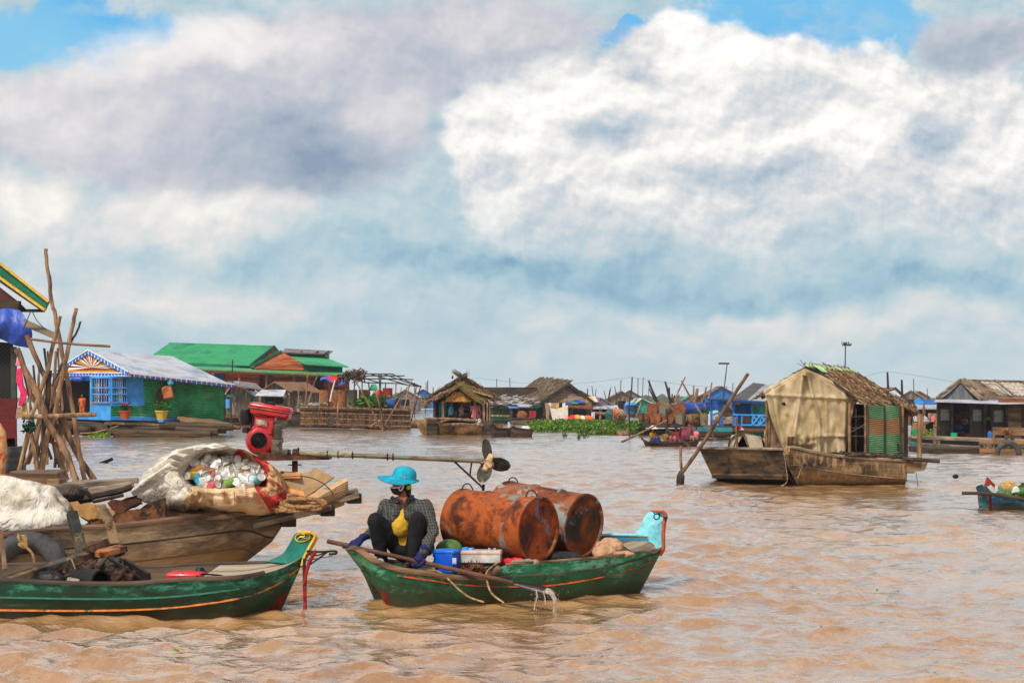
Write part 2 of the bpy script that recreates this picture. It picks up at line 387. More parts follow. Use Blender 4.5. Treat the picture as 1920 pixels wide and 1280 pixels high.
def puff(P,sc_,det=3.,rgh=.5):
    n=g.node('ShaderNodeTexVoronoi',feature='SMOOTH_F1',voronoi_dimensions='2D'); g.put(n.inputs['Vector'],P); n.inputs['Scale'].default_value=sc_
    n.inputs['Detail'].default_value=det; n.inputs['Roughness'].default_value=rgh; n.inputs['Smoothness'].default_value=.35; n.normalize=True
    return g.m('SUBTRACT',1.,n.outputs['Distance'])
LO=(.012,-.028,0)
pf=puff(pv,6.); pf2=puff(g.v('ADD',pv,LO),6.); fine_=g.noise(p0,14.,8,.68); soft=g.noise(p0,2.4,6,.5)
rel=g.m('SUBTRACT',pf,pf2)
relf=g.m('SUBTRACT',fine_,g.noise(g.v('ADD',p0,(.006,-.012,0)),14.,8,.68))
# the far layer: soft pale blue-grey and cream bands
far=blobs([(300,560,420,55,.16),(1500,600,520,40,.16),(1300,650,500,30,.08),(640,480,200,40,-.10),(1090,500,260,45,-.18),(870,480,150,30,-.16),(1720,540,340,42,-.16),(1350,550,250,35,-.12),(200,640,300,30,-.06),(120,420,260,90,.20),(450,400,170,60,.30),(280,370,90,40,.14),(60,370,90,70,.2)],.47)
far=g.m('ADD',far,g.m('MULTIPLY',g.m('SUBTRACT',g.noise(g.comb(u,g.m('MULTIPLY',w,2.6),0.),3.6,7,.58),.5),.34))
far=g.m('ADD',far,g.m('MULTIPLY',rel,.55)); far=g.m('ADD',far,g.m('MULTIPLY',g.m('MULTIPLY',g.m('SUBTRACT',g.noise(pv,7.,7,.6),.5),g.mr(w,.08,.3)),.5))
far=g.m('ADD',far,g.m('MULTIPLY',g.m('ADD',g.m('MULTIPLY',relf,.4),g.m('MULTIPLY',g.m('SUBTRACT',fine_,.5),.5)),g.mr(w,.03,.25,.1,.5)))
c_far=g.ramp(far,[(.10,C(120,160,186)),(.34,C(160,190,204)),(.52,C(188,204,210)),(.72,C(219,218,217)),(.95,C(244,240,232))])
# blue behind everything at the top
nish=g.v('SCALE',sky.outputs[0],.10); blue=g.mix(.2,g.mix(g.mr(soft,.4,.6),C(84,182,238),C(128,200,236)),nish)
hole=blobs([(130,60,270,85,.75),(1500,40,290,95,1.),(1165,62,80,30,.7)],-.02,g.v('ADD',g.comb(u,w,0.),g.v('SCALE',wb,.22)))
veil=g.m('MULTIPLY',g.mr(hole,.25,.6,0,1,True),g.m('SUBTRACT',1.,g.mr(g.noise(g.comb(u,g.m('MULTIPLY',w,1.8),0.),6.,7,.62),.5,.75,0.,.75)))
cc=g.mix(veil,c_far,blue)
# the white heap of cumulus: middle and right
cov=blobs([(960,240,170,170,.62),(1130,300,260,230,.6),(1290,160,150,150,.62),(1420,260,260,210,.6),(1560,300,280,210,.5),(1700,230,190,140,.5),(1860,300,220,200,.5),(1000,400,210,120,.3),(1300,420,300,80,.22),(1265,60,60,60,.4),(1470,110,60,50,.3),(1000,90,120,50,.3)],0.,g.v('ADD',g.comb(u,w,0.),g.v('SCALE',wa,.12)))
den=g.m('ADD',cov,g.m('MULTIPLY',g.m('SUBTRACT',pf,.55),.9)); den=g.m('ADD',den,g.m('MULTIPLY',g.m('SUBTRACT',fine_,.5),.30))
al=g.m('MULTIPLY',g.mr(den,.30,.56,0,1,True),g.mr(g.m('ADD',w,g.m('MULTIPLY',g.m('SUBTRACT',soft,.5),.3)),.20,.42,0,1,True))
lit=blobs([(900,220,120,130,.16),(1290,60,110,80,.22),(1060,170,120,60,.14),(1440,110,140,60,.16),(1500,280,220,120,.10),(1060,330,120,70,.10),(1860,290,60,50,.12),(1150,240,90,40,-.24),(1200,95,70,60,-.24),(1480,190,170,35,-.10),(1390,345,150,45,-.24),(1740,260,45,60,-.24),(1700,400,330,90,-.16),(1090,480,330,60,-.22),(930,330,60,60,-.12),(1230,440,300,60,-.14)],.62,g.v('ADD',pw,(0.,0.,0.)))
lit=g.m('ADD',lit,g.m('MULTIPLY',rel,1.15)); lit=g.m('ADD',lit,g.m('MULTIPLY',relf,.65)); lit=g.m('ADD',lit,g.m('MULTIPLY',g.m('SUBTRACT',fine_,.5),.22)); lit=g.m('ADD',lit,g.m('MULTIPLY',g.m('SUBTRACT',g.noise(pv,5.,6,.55),.5),.5))
c_cu=g.ramp(lit,[(.14,C(158,178,194)),(.38,C(192,201,209)),(.56,C(218,218,219)),(.76,C(242,239,235)),(.95,C(255,252,247))])
cc=g.mix(al,cc,c_cu)
# the broad lavender-grey cloud at the upper left and the grey one at the upper right
cv2=blobs([(420,190,380,190,.62),(620,270,260,150,.5),(760,90,330,120,.55),(250,260,320,110,.4),(980,50,260,60,.45),(1850,70,190,80,.6),(30,230,200,90,.4),(60,30,90,60,.2),(1200,120,60,40,.25)],0.,g.v('ADD',g.comb(u,w,0.),g.v('SCALE',wa,.14)))
d2=g.m('ADD',cv2,g.m('MULTIPLY',g.m('SUBTRACT',pf,.55),.35)); d2=g.m('ADD',d2,g.m('MULTIPLY',g.m('SUBTRACT',g.noise(p0,6.,7,.58),.5),.45))
al2=g.m('MULTIPLY',g.mr(d2,.22,.60,0,1,True),.95)
l2=blobs([(250,90,230,90,.30),(420,60,220,90,.20),(640,355,200,90,-.22),(540,290,240,90,-.16),(60,230,180,70,.16),(330,190,160,60,.06),(720,200,110,60,.10),(1850,70,190,80,-.20),(880,110,160,60,-.10),(1230,100,60,60,-.2)],.52)
l2=g.m('ADD',l2,g.m('MULTIPLY',rel,.55)); l2=g.m('ADD',l2,g.m('MULTIPLY',g.m('SUBTRACT',g.noise(pv,6.,7,.6),.5),.35)); l2=g.m('ADD',l2,g.m('MULTIPLY',g.m('SUBTRACT',soft,.5),.35)); l2=g.m('ADD',l2,g.m('MULTIPLY',relf,.15)); l2=g.m('ADD',l2,g.m('MULTIPLY',g.m('SUBTRACT',fine_,.5),.22))
c_lv=g.ramp(l2,[(.10,C(134,152,174)),(.34,C(168,178,192)),(.52,C(196,196,204)),(.74,C(224,219,221)),(.95,C(240,235,232))])
cc=g.mix(al2,cc,c_lv)
cc=g.mix(g.mr(w,.0,.15,.6,0.),cc,C(190,206,211))
# higher up, out of the picture, and behind: plain broken cloud over the Nishita sky
hi=g.mr(g.m('MAXIMUM',z,g.m('SUBTRACT',.62,g.m('MULTIPLY',y,.45))),.30,.42,0,1,True); br=g.noise(D,2.2,5,.6)
upper=g.mix(g.mr(g.m('ADD',br,g.mr(z,.0,.5,.3,.0)),.46,.60),g.v('SCALE',sky.outputs[0],.12),(.98,.96,.94))
# (split as two shaders, so that the cloud picture is only worked out where it is looked at)
g.put(bg.inputs[0],cc); bg.inputs[1].default_value=1.0
bg2=g.node('ShaderNodeBackground'); g.put(bg2.inputs[0],upper); mxs=g.node('ShaderNodeMixShader'); g.put(mxs.inputs[0],hi)
g.l.new(bg.outputs[0],mxs.inputs[1]); g.l.new(bg2.outputs[0],mxs.inputs[2]); g.l.new(mxs.outputs[0],g.n['World Output'].inputs[0])
wd.cycles.sampling_method='MANUAL'; wd.cycles.sample_map_resolution=256
sun=bpy.data.lights.new('sun','SUN'); so=bpy.data.objects.new('sun',sun); col.objects.link(so)
sun.energy=3.6; sun.angle=R(8); sun.color=(1,.95,.88)
sd=Vector((math.sin(SUN_AZ)*math.cos(SUN_EL),math.cos(SUN_AZ)*math.cos(SUN_EL),math.sin(SUN_EL)))
so.rotation_euler=sd.to_track_quat('Z','Y').to_euler(); so.location=sd*50
# ================================================================= water
def water():
    rng=np.random.default_rng(5)
    ys=[-40,-15,-4,2,4.5]; y=4.9
    while y<170: ys.append(y); y*=1.0034
    while y<3000: ys.append(y); y*=1.06
    ys.append(3000.)
    ys=np.array(ys); nc=560
    t=np.linspace(-1,1,nc); t=np.where(np.abs(t)<.86,t/.86*.40,np.sign(t)*(.40+((np.abs(t)-.86)/.14)**2*3.2))
    Y=np.repeat(ys[:,None],nc,1); X=np.clip(t[None,:]*np.maximum(Y,4.9),-1900,1900)
    dy=np.gradient(ys)[:,None]*np.ones((1,nc)); 
    Z=np.zeros_like(X); DX=np.zeros_like(X); DY=np.zeros_like(X)
    n=150
    lam=np.exp(rng.uniform(math.log(.12),math.log(3.2),n)); th=rng.normal(math.pi/2+.2,.52,n); k=2*math.pi/lam
    amp=.0062*lam**.95*np.exp(-((np.log(lam)-math.log(.40))/1.1)**2); ph=rng.uniform(0,2*math.pi,n)
    # gusty patches where the chop is rougher
    patch=1+.35*np.sin(X*.31+Y*.17+1)*np.sin(Y*.23-X*.11)+.2*np.sin(X*.9+Y*.4)
    for i in range(n):
        fade=np.clip((lam[i]/np.maximum(dy,1e-4)-2.2)/2.5,0,1)
        if fade.max()<=0: continue
        a=k[i]*(X*math.cos(th[i])+Y*math.sin(th[i]))+ph[i]; s_=np.sin(a); c=np.cos(a); A=amp[i]*fade*patch
        Z+=A*s_; DX+=A*.95*math.cos(th[i])*c; DY+=A*.95*math.sin(th[i])*c
    X2=X+DX; Y2=Y+DY
    vs=np.stack([X2,Y2,Z],-1).reshape(-1,3); nr=len(ys)
    idx=np.arange(nr*nc).reshape(nr,nc); q=np.stack([idx[:-1,:-1],idx[:-1,1:],idx[1:,1:],idx[1:,:-1]],-1).reshape(-1,4)
    me=bpy.data.meshes.new('water'); me.vertices.add(len(vs)); me.vertices.foreach_set('co',vs.ravel().astype(np.float32))
    me.loops.add(q.size); me.loops.foreach_set('vertex_index',q.ravel().astype(np.int32))
    me.polygons.add(len(q)); me.polygons.foreach_set('loop_start',np.arange(0,q.size,4,dtype=np.int32)); me.polygons.foreach_set('loop_total',np.full(len(q),4,dtype=np.int32))
    me.update(calc_edges=True); me.shade_smooth()
    o=bpy.data.objects.new('water',me); col.objects.link(o); o['kind']='structure'
    m=bpy.data.materials.new('muddy_water'); m.use_nodes=True; g=G(m.node_tree); b=g.n['Principled BSDF']
    tc=g.node('ShaderNodeTexCoord'); P=tc.outputs['Object']
    c=g.ramp(g.noise(g.v('MULTIPLY',P,(.3,.5,1)),.6,5,.6),[(.35,C(142,102,62)),(.65,C(166,126,82))])
    g.put(b.inputs['Base Color'],c); b.inputs['Roughness'].default_value=.07; b.inputs['IOR'].default_value=1.65
    b.inputs['Specular IOR Level'].default_value=.6; b.inputs['Coat Weight'].default_value=1; b.inputs['Coat IOR'].default_value=1.6; b.inputs['Coat Roughness'].default_value=.08
    dist=g.v('LENGTH',P)
    h=g.m('ADD',g.noise(g.v('MULTIPLY',P,(.8,1.3,1)),6.,4,.55),g.m('MULTIPLY',g.noise(g.v('MULTIPLY',P,(.45,1.2,1)),2.3,5,.6),g.mr(dist,20,90,.6,1.8)))
    bp=g.node('ShaderNodeBump'); bp.inputs['Distance'].default_value=.035; bp.inputs['Strength'].default_value=.8
    g.put(bp.inputs['Height'],h); g.put(b.inputs['Normal'],bp.outputs[0]); g.put(b.inputs['Coat Normal'],bp.outputs[0]); me.materials.append(m); return o
water()
# ================================================================= hulls
class Hull:
    """st: stations (px,py,halfwidth,keel z,rake,flare) along the near gunwale; axis (x0,y0,x1,y1) centre line in plan"""
    def __init__(s, axis, st, N=56, m=11, t=.03, floor=.1, zmin=None, far=None, expo=1.6, fup=None):
        s.A=V(axis[0],axis[1],0); T=V(axis[2]-axis[0],axis[3]-axis[1],0).normalized(); s.T=T
        n=V(T.y,-T.x,0)
        if n.y>0: n=-n
        s.n=n; P=[]
        # resample
        Q=bend([V(a[0],a[1],a[2]) for a in st],8); Q2=bend([V(a[3],a[4],a[5]) for a in st],8); s.Q=Q
        s.near=[];s.far=[];s.ni=[];s.fi=[];s.uvn=[]
        for a,b in zip(Q,Q2):
            w=a.z; k=(a.x-960)/F; y=None
            ss=(k*(s.A.y+n.y*w)-(s.A.x+n.x*w))/(T.x-k*T.y); p=s.A+T*ss+n*w; zg=H-(a.y-HY)/F*p.y
            c=s.A+T*ss; P.append((ss,w,zg))
            r=[];rf=[];ri=[];rfi=[];uv=[]
            vc=max(.3,1-floor/max(.05,zg-b.x)); fu=0
            if fup and a.x>fup[0]: fu=fup[2]*min(1,(a.x-fup[0])/(fup[1]-fup[0]))
            for j in range(m+1):
                v=j/m; lat=w*(1-b.z*v**expo); z=zg+(b.x-zg)*v; q=c+T*(b.y*v); v2=min(v,vc); q2=c+T*(b.y*v2)
                r.append(V(*(q+n*lat).xy,z)); rf.append(V(*(q-n*lat).xy,z+fu*(1-v))); uv.append((ss+b.y*v,zg-z))
                lat2=max(.001,w*(1-b.z*v2**expo)-t)*(1 if v<=vc else (1-v)/(1-vc)); zi=zg+(b.x-zg)*v2
                ri.append(V(*(q2+n*lat2).xy,zi)); rfi.append(V(*(q2-n*lat2).xy,zi+fu*(1-v)))
            s.near.append(r); s.far.append(rf); s.ni.append(ri); s.fi.append(rfi); s.uvn.append(uv)
        for L in (s.ni,s.fi):
            L[0]=[p+T*.03 for p in L[0]]; L[-1]=[p-T*.02 for p in L[-1]]
        s.P=P
    def mesh(s, mb, mat=0, matin=1):
        f=lambda i,j:s.uvn[i][j]
        s.flipn=(s.T.x>0)
        mb.grid(s.near,mat,f,s.T.x>0); mb.grid(s.far,mat,f,s.T.x<0)
        k0=int(.42*len(s.ni)) if getattr(s,'endmat',0) else 0
        if k0: mb.grid(s.ni[:k0+1],mat,f,s.T.x<0); mb.grid(s.fi[:k0+1],mat,f,s.T.x>0)
        mb.grid(s.ni[k0:],matin,f,s.T.x<0); mb.grid(s.fi[k0:],matin,f,s.T.x>0)
        mb.grid([[r[-1] for r in s.near],[r[-1] for r in s.far]],mat); mb.grid([[r[-1] for r in s.ni],[r[-1] for r in s.fi]],matin)
        mb.grid([[r[0] for r in s.near],[r[0] for r in s.ni]],matin); mb.grid([[r[0] for r in s.far],[r[0] for r in s.fi]],matin)
        for k in (0,-1):
            mb.grid([s.near[k],s.far[k]],mat); mb.grid([s.ni[k],s.fi[k]],matin)
        return mb
    def on(s, px, py, off=.006):
        """point of the near side that shows at px,py"""
        best=None
        for i,r in enumerate(s.near):
            for j,p in enumerate(r):
                a=960+p.x/p.y*F; b=HY+(H-p.z)/p.y*F; d=(a-px)**2+(b-py)**2
                if best is None or d<best[0]: best=(d,p,i,j)
        d=best[1].y
        q=W(px,py,d); return q+s.n*off+V(0,-off*.5,0)
    def line(s, mb, pts, r=.006, mat=0, flat=1, off=.004):
        P=bend([V(a,b,0) for a,b in pts],6); mb.tube([s.on(p.x,p.y,off) for p in P],r,6,mat,flat=flat); return mb
    def patch(s, mb, i0,i1,j0,j1, off=.005, mat=0):
        mb.grid([[s.near[i][j]+s.n*off for j in range(j0,j1+1)] for i in range(i0,i1+1)],mat); return mb
    def rim(s, side='near', w=.05, h=.025, rng=(0,1)):
        L=getattr(s,side); i0=int(rng[0]*(len(L)-1)); i1=int(rng[1]*(len(L)-1))
        return [r[0]+V(0,0,h*.4) for r in L[i0:i1+1]]
    def deck(s, mb, i0, i1, dz=.03, mat=0, rng=True, t=.02):
        L=len(s.near)-1; a=int(i0*L); b=int(i1*L)
        def at(Lg,i,sg):
            r=Lg[i]; zt_=r[0].z-dz
            for k in range(len(r)-1):
                if r[k+1].z<=zt_: f=(r[k].z-zt_)/max(1e-6,r[k].z-r[k+1].z); return r[k]*(1-f)+r[k+1]*f+s.n*sg
            return r[-1]+s.n*sg
        A=[at(s.ni,i,-.004) for i in range(a,b+1)]; B=[at(s.fi,i,.004) for i in range(a,b+1)]
        uv=lambda i,j:(s.P[a+j][0],i*2*s.P[a+j][1])
        mb.grid([A,B],mat,uv); mb.grid([[p-V(0,0,t) for p in A],[p-V(0,0,t) for p in B]],mat,uv,True)
        return mb
def worn(name, base, light, under, bot, chipc, bands):
    """boat paint: bands are (upto depth below gunwale, colour)"""
    def ex(g,tc,c):
        P=tc.outputs['Object']
        f=g.mr(g.m('ADD',g.noise(g.v('MULTIPLY',P,(1,1,2.5)),4.5,9,.75),g.mr(g.sep(g.node('ShaderNodeNewGeometry').outputs['Position'])[2],.15,.40,-.06,.06)),.50,.58,0.,.9); c=g.mix(f,c,light)
        f=g.mr(g.noise(g.v('MULTIPLY',P,(1.5,1.5,4)),5.,9,.72),.55,.62); c=g.mix(f,c,chipc)
        z=g.sep(g.node('ShaderNodeNewGeometry').outputs['Position'])[2]
        zz=g.m('ADD',z,g.m('MULTIPLY',g.m('SUBTRACT',g.noise(P,5,8,.72),.5),.35))
        c=g.mix(g.mr(zz,.0,bands,.92,0,True),c,bot); return g.mix(g.mr(g.m('ADD',z,g.m('MULTIPLY',g.noise(P,7,5),.05)),.045,.07,.85,0.),c,C(58,50,24))
    return M(name,[under,base],sc_=3.2,rough=.55,bump=.5,bsc=16,extra=ex,spec=.4,lo=.4,hi=.55)
m_gboat=worn('worn_green_boat_paint',C(6,92,66),C(60,140,112),C(4,66,50),C(34,40,14),C(14,32,20),.36)
m_gboat2=worn('peeling_green_boat_paint',C(34,132,92),C(104,172,136),C(16,84,60),C(40,46,18),C(30,44,22),.40)
m_inside=wood('boat_inside_wood',C(70,56,42),C(128,106,80))
m_orange=M('orange_line_paint',[C(180,90,20),C(216,128,40)],sc_=20,rough=.6,chips=(C(30,70,40),.56,9))
m_redl=M('red_line_paint',[C(166,60,26),C(200,96,40)],sc_=20,rough=.6,chips=(C(40,80,50),.52,9))
m_yel=M('yellow_paint',[C(206,160,50),C(232,188,80)],sc_=12,rough=.6,chips=(C(60,70,50),.64,20))
m_gline=M('pale_green_edge',[C(16,84,66),C(40,116,92)],sc_=9,rough=.6)
m_redpatch=M('red_patch_paint',[C(96,26,18),C(150,48,28)],sc_=14,rough=.7,chips=(C(40,50,30),.58,18))
m_paleblue=M('peeling_pale_blue',[C(110,190,200),C(150,216,222)],sc_=5,rough=.6,chips=(C(110,120,104),.63,9),fine=.3)
m_tealboard=M('teal_prow_paint',[C(0,98,88),C(20,126,108)],sc_=6,rough=.55,chips=(C(20,60,52),.62,14))
# ================================================================= long green boat at the lower left
G1=Hull((-6.2,12.45,-1.6,12.62),[(-420,1075,.34,-.1,.0,.3),(-300,1084,.45,-.12,0,.3),(-120,1088,.52,-.14,0,.3),(0,1088,.56,-.15,0,.3),(120,1094,.58,-.15,0,.32),(240,1095,.58,-.15,0,.34),(333,1088,.56,-.15,0,.38),(433,1085,.55,-.14,-.02,.45),
  (490,1076,.42,-.12,-.08,.6),(530,1064,.27,-.1,-.16,.7),(556,1050,.10,-.08,-.22,.6),(573,1040,.03,-.06,-.24,.2)],m=14,expo=1.4)
t=thing('green_rowing_boat','long dark green boat with an orange line and upswept painted prow, carrying scrap metal','boat',(-3.5,12.5,0))
mb=MB(); G1.mesh(mb,0,1)
G1.line(mb,[(0,1143),(167,1144),(300,1140),(400,1129),(467,1116),(520,1094),(560,1064)],.011,2,.35)
G1.line(mb,[(-200,1114),(0,1119),(200,1122),(333,1117),(450,1103)],.012,3,.5)
G1.line(mb,[(-400,1132),(-150,1140),(2,1143)],.014,2,.35)
mb.build('hull',[m_gboat,m_inside,m_orange,m_gline],t,smooth=50)
mb=MB(); mb.tube(G1.rim('near',rng=(0,.74)),.022,6,flat=.6); mb.tube(G1.rim('far'),.022,6,flat=.6); mb.build('gunwale',wood('gunwale_wood',C(58,44,36),C(112,90,72)),t)
mb=MB(); G1.deck(mb,.58,.97,.0); mb.build('bow_deck',wood('bow_deck_boards',C(136,120,102),C(196,178,152),planks=(.13,'v')),t,smooth=0)
mb=MB(); G1.deck(mb,.0,.58,.24); mb.build('floor_boards',m_inside,t,smooth=0)
mb=MB(); g1=[Zp(11,*q) for q in ((1480,330),(1540,470),(1400,500))]
L1=len(G1.near); G1.patch(mb,L1-22,L1-5,10,12); G1.patch(mb,L1-15,L1-5,8,10)
mb.build('red_waterline_patch',m_redpatch,t)
# upswept board: rows of (left, right) edges from the deck to the top
def prow(name,rows,d0,d1,t_,mats,parent,edge=None,lab=None,n=5):
    """rows: (lx,ly,rx,ry) px; d0/d1 depth of left and right edge"""
    Lp=bend([W(a,b,d0+k*.0) for k,(a,b,c,e) in enumerate(rows)],n); Rp=bend([W(c,e,d1) for (a,b,c,e) in rows],n)
    P=[]
    for a,b in zip(Lp,Rp): P.append([a*(1-k/6)+b*k/6+V(0,.02*math.sin(math.pi*k/6),0) for k in range(7)])
    nr=(Rp[0]-Lp[0]).cross(Lp[-1]-Lp[0]).normalized(); bk=[[q-nr*t_ for q in r] for r in P]
    mb=MB(); mb.grid(P,0,lambda i,j:(i*.05,j*.05)); mb.grid(bk,0,None,True)
    for a,b in (([r[0] for r in P],[r[0] for r in bk]),(P[0],bk[0]),(P[-1],bk[-1])): mb.grid([a,b],0)
    mb.grid([[r[-1] for r in P],[r[-1] for r in bk]],1)
    mb.tube([r[-1] for r in P],.016,6,1); mb.tube(P[-1],.014,6,1)
    return mb.build(name,mats,parent,smooth=60), P
pb,PP=prow('prow_board',[(497,1052,566,1060),(520,1043,570,1046),(533,1034,575,1036),(541,1021,581,1024),(548,1009,588,1012),(552,1001,591,1003),(560,997,584,998)],12.72,12.55,.05,[m_tealboard,m_yel],t)
mb=MB() # the painted roundel
def onboard(u,v):
    i=min(len(PP)-1,max(0,v*(len(PP)-1))); a=int(i); b=min(a+1,len(PP)-1); f=i-a; j=u*6; c=int(min(5,j)); e=j-c
    p=(PP[a][c]*(1-e)+PP[a][c+1]*e)*(1-f)+(PP[b][c]*(1-e)+PP[b][c+1]*e)*f; return p+V(.002,-.012,.004)
ring=[onboard(.46+.34*math.cos(a),.73+.15*math.sin(a)) for a in [k*2*math.pi/20 for k in range(21)]]
mb.tube(ring,.010,5,flat=.4)
for a0 in (.4,2.5,4.6): mb.tube([onboard(.46+.30*s_*math.cos(a0+s_*1.6),.73+.13*s_*math.sin(a0+s_*1.6)) for s_ in (.05,.3,.6,.85,1)],.009,5,flat=.4)
mb.build('painted_roundel',m_yel,pb)
# things in it
def zt(name,label,cat,mb_,mats,group=None,**k):
    o=mb_.build(name,mats,None,**k); return tag(o,label,cat,group)
m_scrap=rust('scrap_iron',[C(32,28,26),C(70,56,44),C(128,104,76)],C(70,66,60),.55,5)
def beam_z(k,a,b,w=.06,h=.04,d=None): return Z(k,*a),Z(k,*b)
mb=MB(); mb.beam(Z(11,40,325,12.2),Z(11,560,165,12.75),.16,.07); zt('iron_channel','long dark iron channel with one rusty orange end lying across the scrap pile','scrap metal',mb,m_scrap,'scrap metal in the green boat',bevel=.006)
mb=MB(); mb.beam(Z(11,540,178,12.6),Z(11,695,140,12.8),.17,.06); zt('rusty_plate','bright orange rusted steel plate end on top of the scrap pile','scrap metal',mb,rust('orange_flaked_plate',[C(84,54,36),C(176,108,60),C(156,120,84)],C(60,48,40),.53,6),'scrap metal in the green boat',bevel=.01,jitter=.01)
mb=MB(); mb.beam(Z(11,350,320,12.3),Z(11,690,160,12.9),.05,.05); mb.beam(Z(11,200,325,12.6),Z(11,500,225,12.9),.06,.05); zt('angle_iron','thin brown angle irons under the rusty channel','scrap metal',mb,m_rustd,'scrap metal in the green boat')
mb=MB(); mb.panel(Z(11,700,260,12.5),Z(11,838,335,12.3),Z(11,830,285,12.3),Z(11,690,200,12.5),.03); mb.beam(Z(11,610,195,12.45),Z(11,830,335,12.35),.02,.03); zt('black_battery_case','black metal case leaning at the right end of the scrap pile','scrap metal',mb,m_iron,'scrap metal in the green boat',bevel=.004)
mb=MB()
for k,(x_,y_,rz) in enumerate(((500,270,.4),(560,255,.2),(620,300,-.3),(680,300,.5),(560,310,0),(640,250,.8),(740,315,.2),(450,290,1.))):
    o_=MB(); c_=Z(11,x_,y_,12.45+.05*(k%3)); o_.box(c_,(.20,.16,.10),Matrix.Rotation(rz,3,'Y')@Matrix.Rotation(rz*2,3,'Z')); o_.cyl(c_+V(.02,-.12,.02),c_+V(.05,.02,.06),.035,10); o_.box(c_+V(-.08,-.05,.04),(.07,.07,.09),Matrix.Rotation(rz+1,3,'Y'))
    zt('engine_part','dark greasy engine part in the scrap heap, %s'%('behind the black pipe','on top of the heap','leaning right near the black case','beside the black case','low at the gunwale','under the rusty plate','rightmost at the gunwale','just left of the black pipe')[k],'scrap metal',o_,m_scrap if k%3 else m_rustd,'scrap metal in the green boat',bevel=.01,jitter=.015)
mb=MB(); mb.lathe([(.10,-.16),(.105,.16),(.085,.16),(.08,-.16),(.10,-.16)],20,Matrix.Translation(Z(11,500,322,12.3))@Matrix.Rotation(R(90),4,'X')@Matrix.Rotation(R(55),4,'Y')); zt('black_pipe','short black pipe section lying open end forward at the gunwale','pipe',mb,m_iron)
mb=MB(); mb.panel(Z(11,375,322,12.15),Z(11,440,335,12.15),Z(11,470,285,12.4),Z(11,385,290,12.4),.02,wob=.05); zt('pale_green_scrap','pale green and pink sheet scrap poking above the gunwale left of the black pipe','scrap metal',mb,M('pale_green_paint',[C(110,150,128),C(196,150,130)],rough=.6))
mb=MB(); mb.ell(Z(11,280,315,12.3),(.13,.09,.07)); mb.ell(Z(11,225,322,12.3),(.08,.07,.05)); mb.ell(Z(11,330,322,12.25),(.06,.06,.05)); zt('black_bag','crumpled black plastic bag tucked beside the long iron channel','bag',mb,m_iron,remesh=.012,disp=[(.05,.06)])
mb=MB(); mb.beam(Z(2,430,450,13.0),Z(2,495,700,12.75),.09,.07); mb.beam(Z(2,440,480,13.0),Z(2,420,455,13.0),.09,.06); zt('engine_bracket','upright dark grey iron bracket standing out of the scrap with a bent top','scrap metal',mb,rust('grey_worn_iron',[C(52,54,50),C(96,86,68)],C(130,104,76),.62,5),None,bevel=.006)
mb=MB(); mb.beam(Z(2,600,405,13.1),Z(2,655,500,13.0),.10,.03); mb.beam(Z(2,655,500,13.0),Z(2,690,640,12.9),.08,.04); zt('bent_iron_strip','tan bent iron strip leaning on the side of the wooden barge','scrap metal',mb,rust('tan_iron',[C(92,76,56),C(150,124,92)],C(60,40,26),.6,5),None,bevel=.004)
mb=MB(); mb.cyl(Z(2,520,690,12.75),Z(2,560,672,12.6),.03,12); mb.box(Z(2,580,665,12.8),(.22,.12,.10),Matrix.Rotation(-.4,3,'Y')); zt('pipe_fitting','small dark pipe fitting with a round mouth on the long channel','scrap metal',mb,m_rustd,None,bevel=.006)
mb=MB(); mb.tube(bend(ZL(2,12.35,(400,735),(425,725),(445,770),(465,830),(470,872)),4),.007,6); zt('tan_rope','tan cord looped over the iron channel down to the gunwale','rope',mb,m_rope)
# red fuel can
t=thing('red_fuel_tank','flat red metal fuel tank lying on the boards of the green boat','fuel tank',Z(11,1060,318,12.5))
mb=MB(); mb.box(Z(11,1050,298,12.45),(.31,.26,.085)); mb.build('tank_body',m_red,t,bevel=.025)
mb=MB(); mb.box(Z(11,1050,284,12.45),(.30,.25,.02)); mb.build('tank_lid',M('light_red',[C(226,90,90),C(210,50,56)],rough=.4),t,bevel=.008)
mb=MB(); mb.lathe([(.001,.03),(.03,.03),(.045,0),(.04,-.02)],14,Matrix.Translation(Z(11,1125,268,12.5))); mb.build('cap',m_iron,t)
t2=MB(); a0=Z(11,1190,318,12.4); t2.lathe([(.001,.015),(.09,.012),(.10,0),(.001,-.01)],18,Matrix.Translation(a0)@Matrix.Diagonal((1.5,1.2,2,1))); zt('loose_red_lid','round red lid lying with a dark hose beside the red tank','lid',t2,m_red)  # loose round lid lying beside the tank
mb=MB(); mb.tube(bend(ZL(11,12.3,(1105,295),(1140,318),(1200,322),(1262,315),(1260,300),(1200,290),(1130,287)),4),.008,6); zt('dark_hose','dark hose ring lying over the red lid','hose',mb,m_iron)
mb=MB(); mb.beam(Z(11,0,40,12.3),Z(11,28,260,12.2),.03,.03); zt('leaning_stick','pale thin stick leaning at the left edge of the green boat','stick',mb,m_pole)
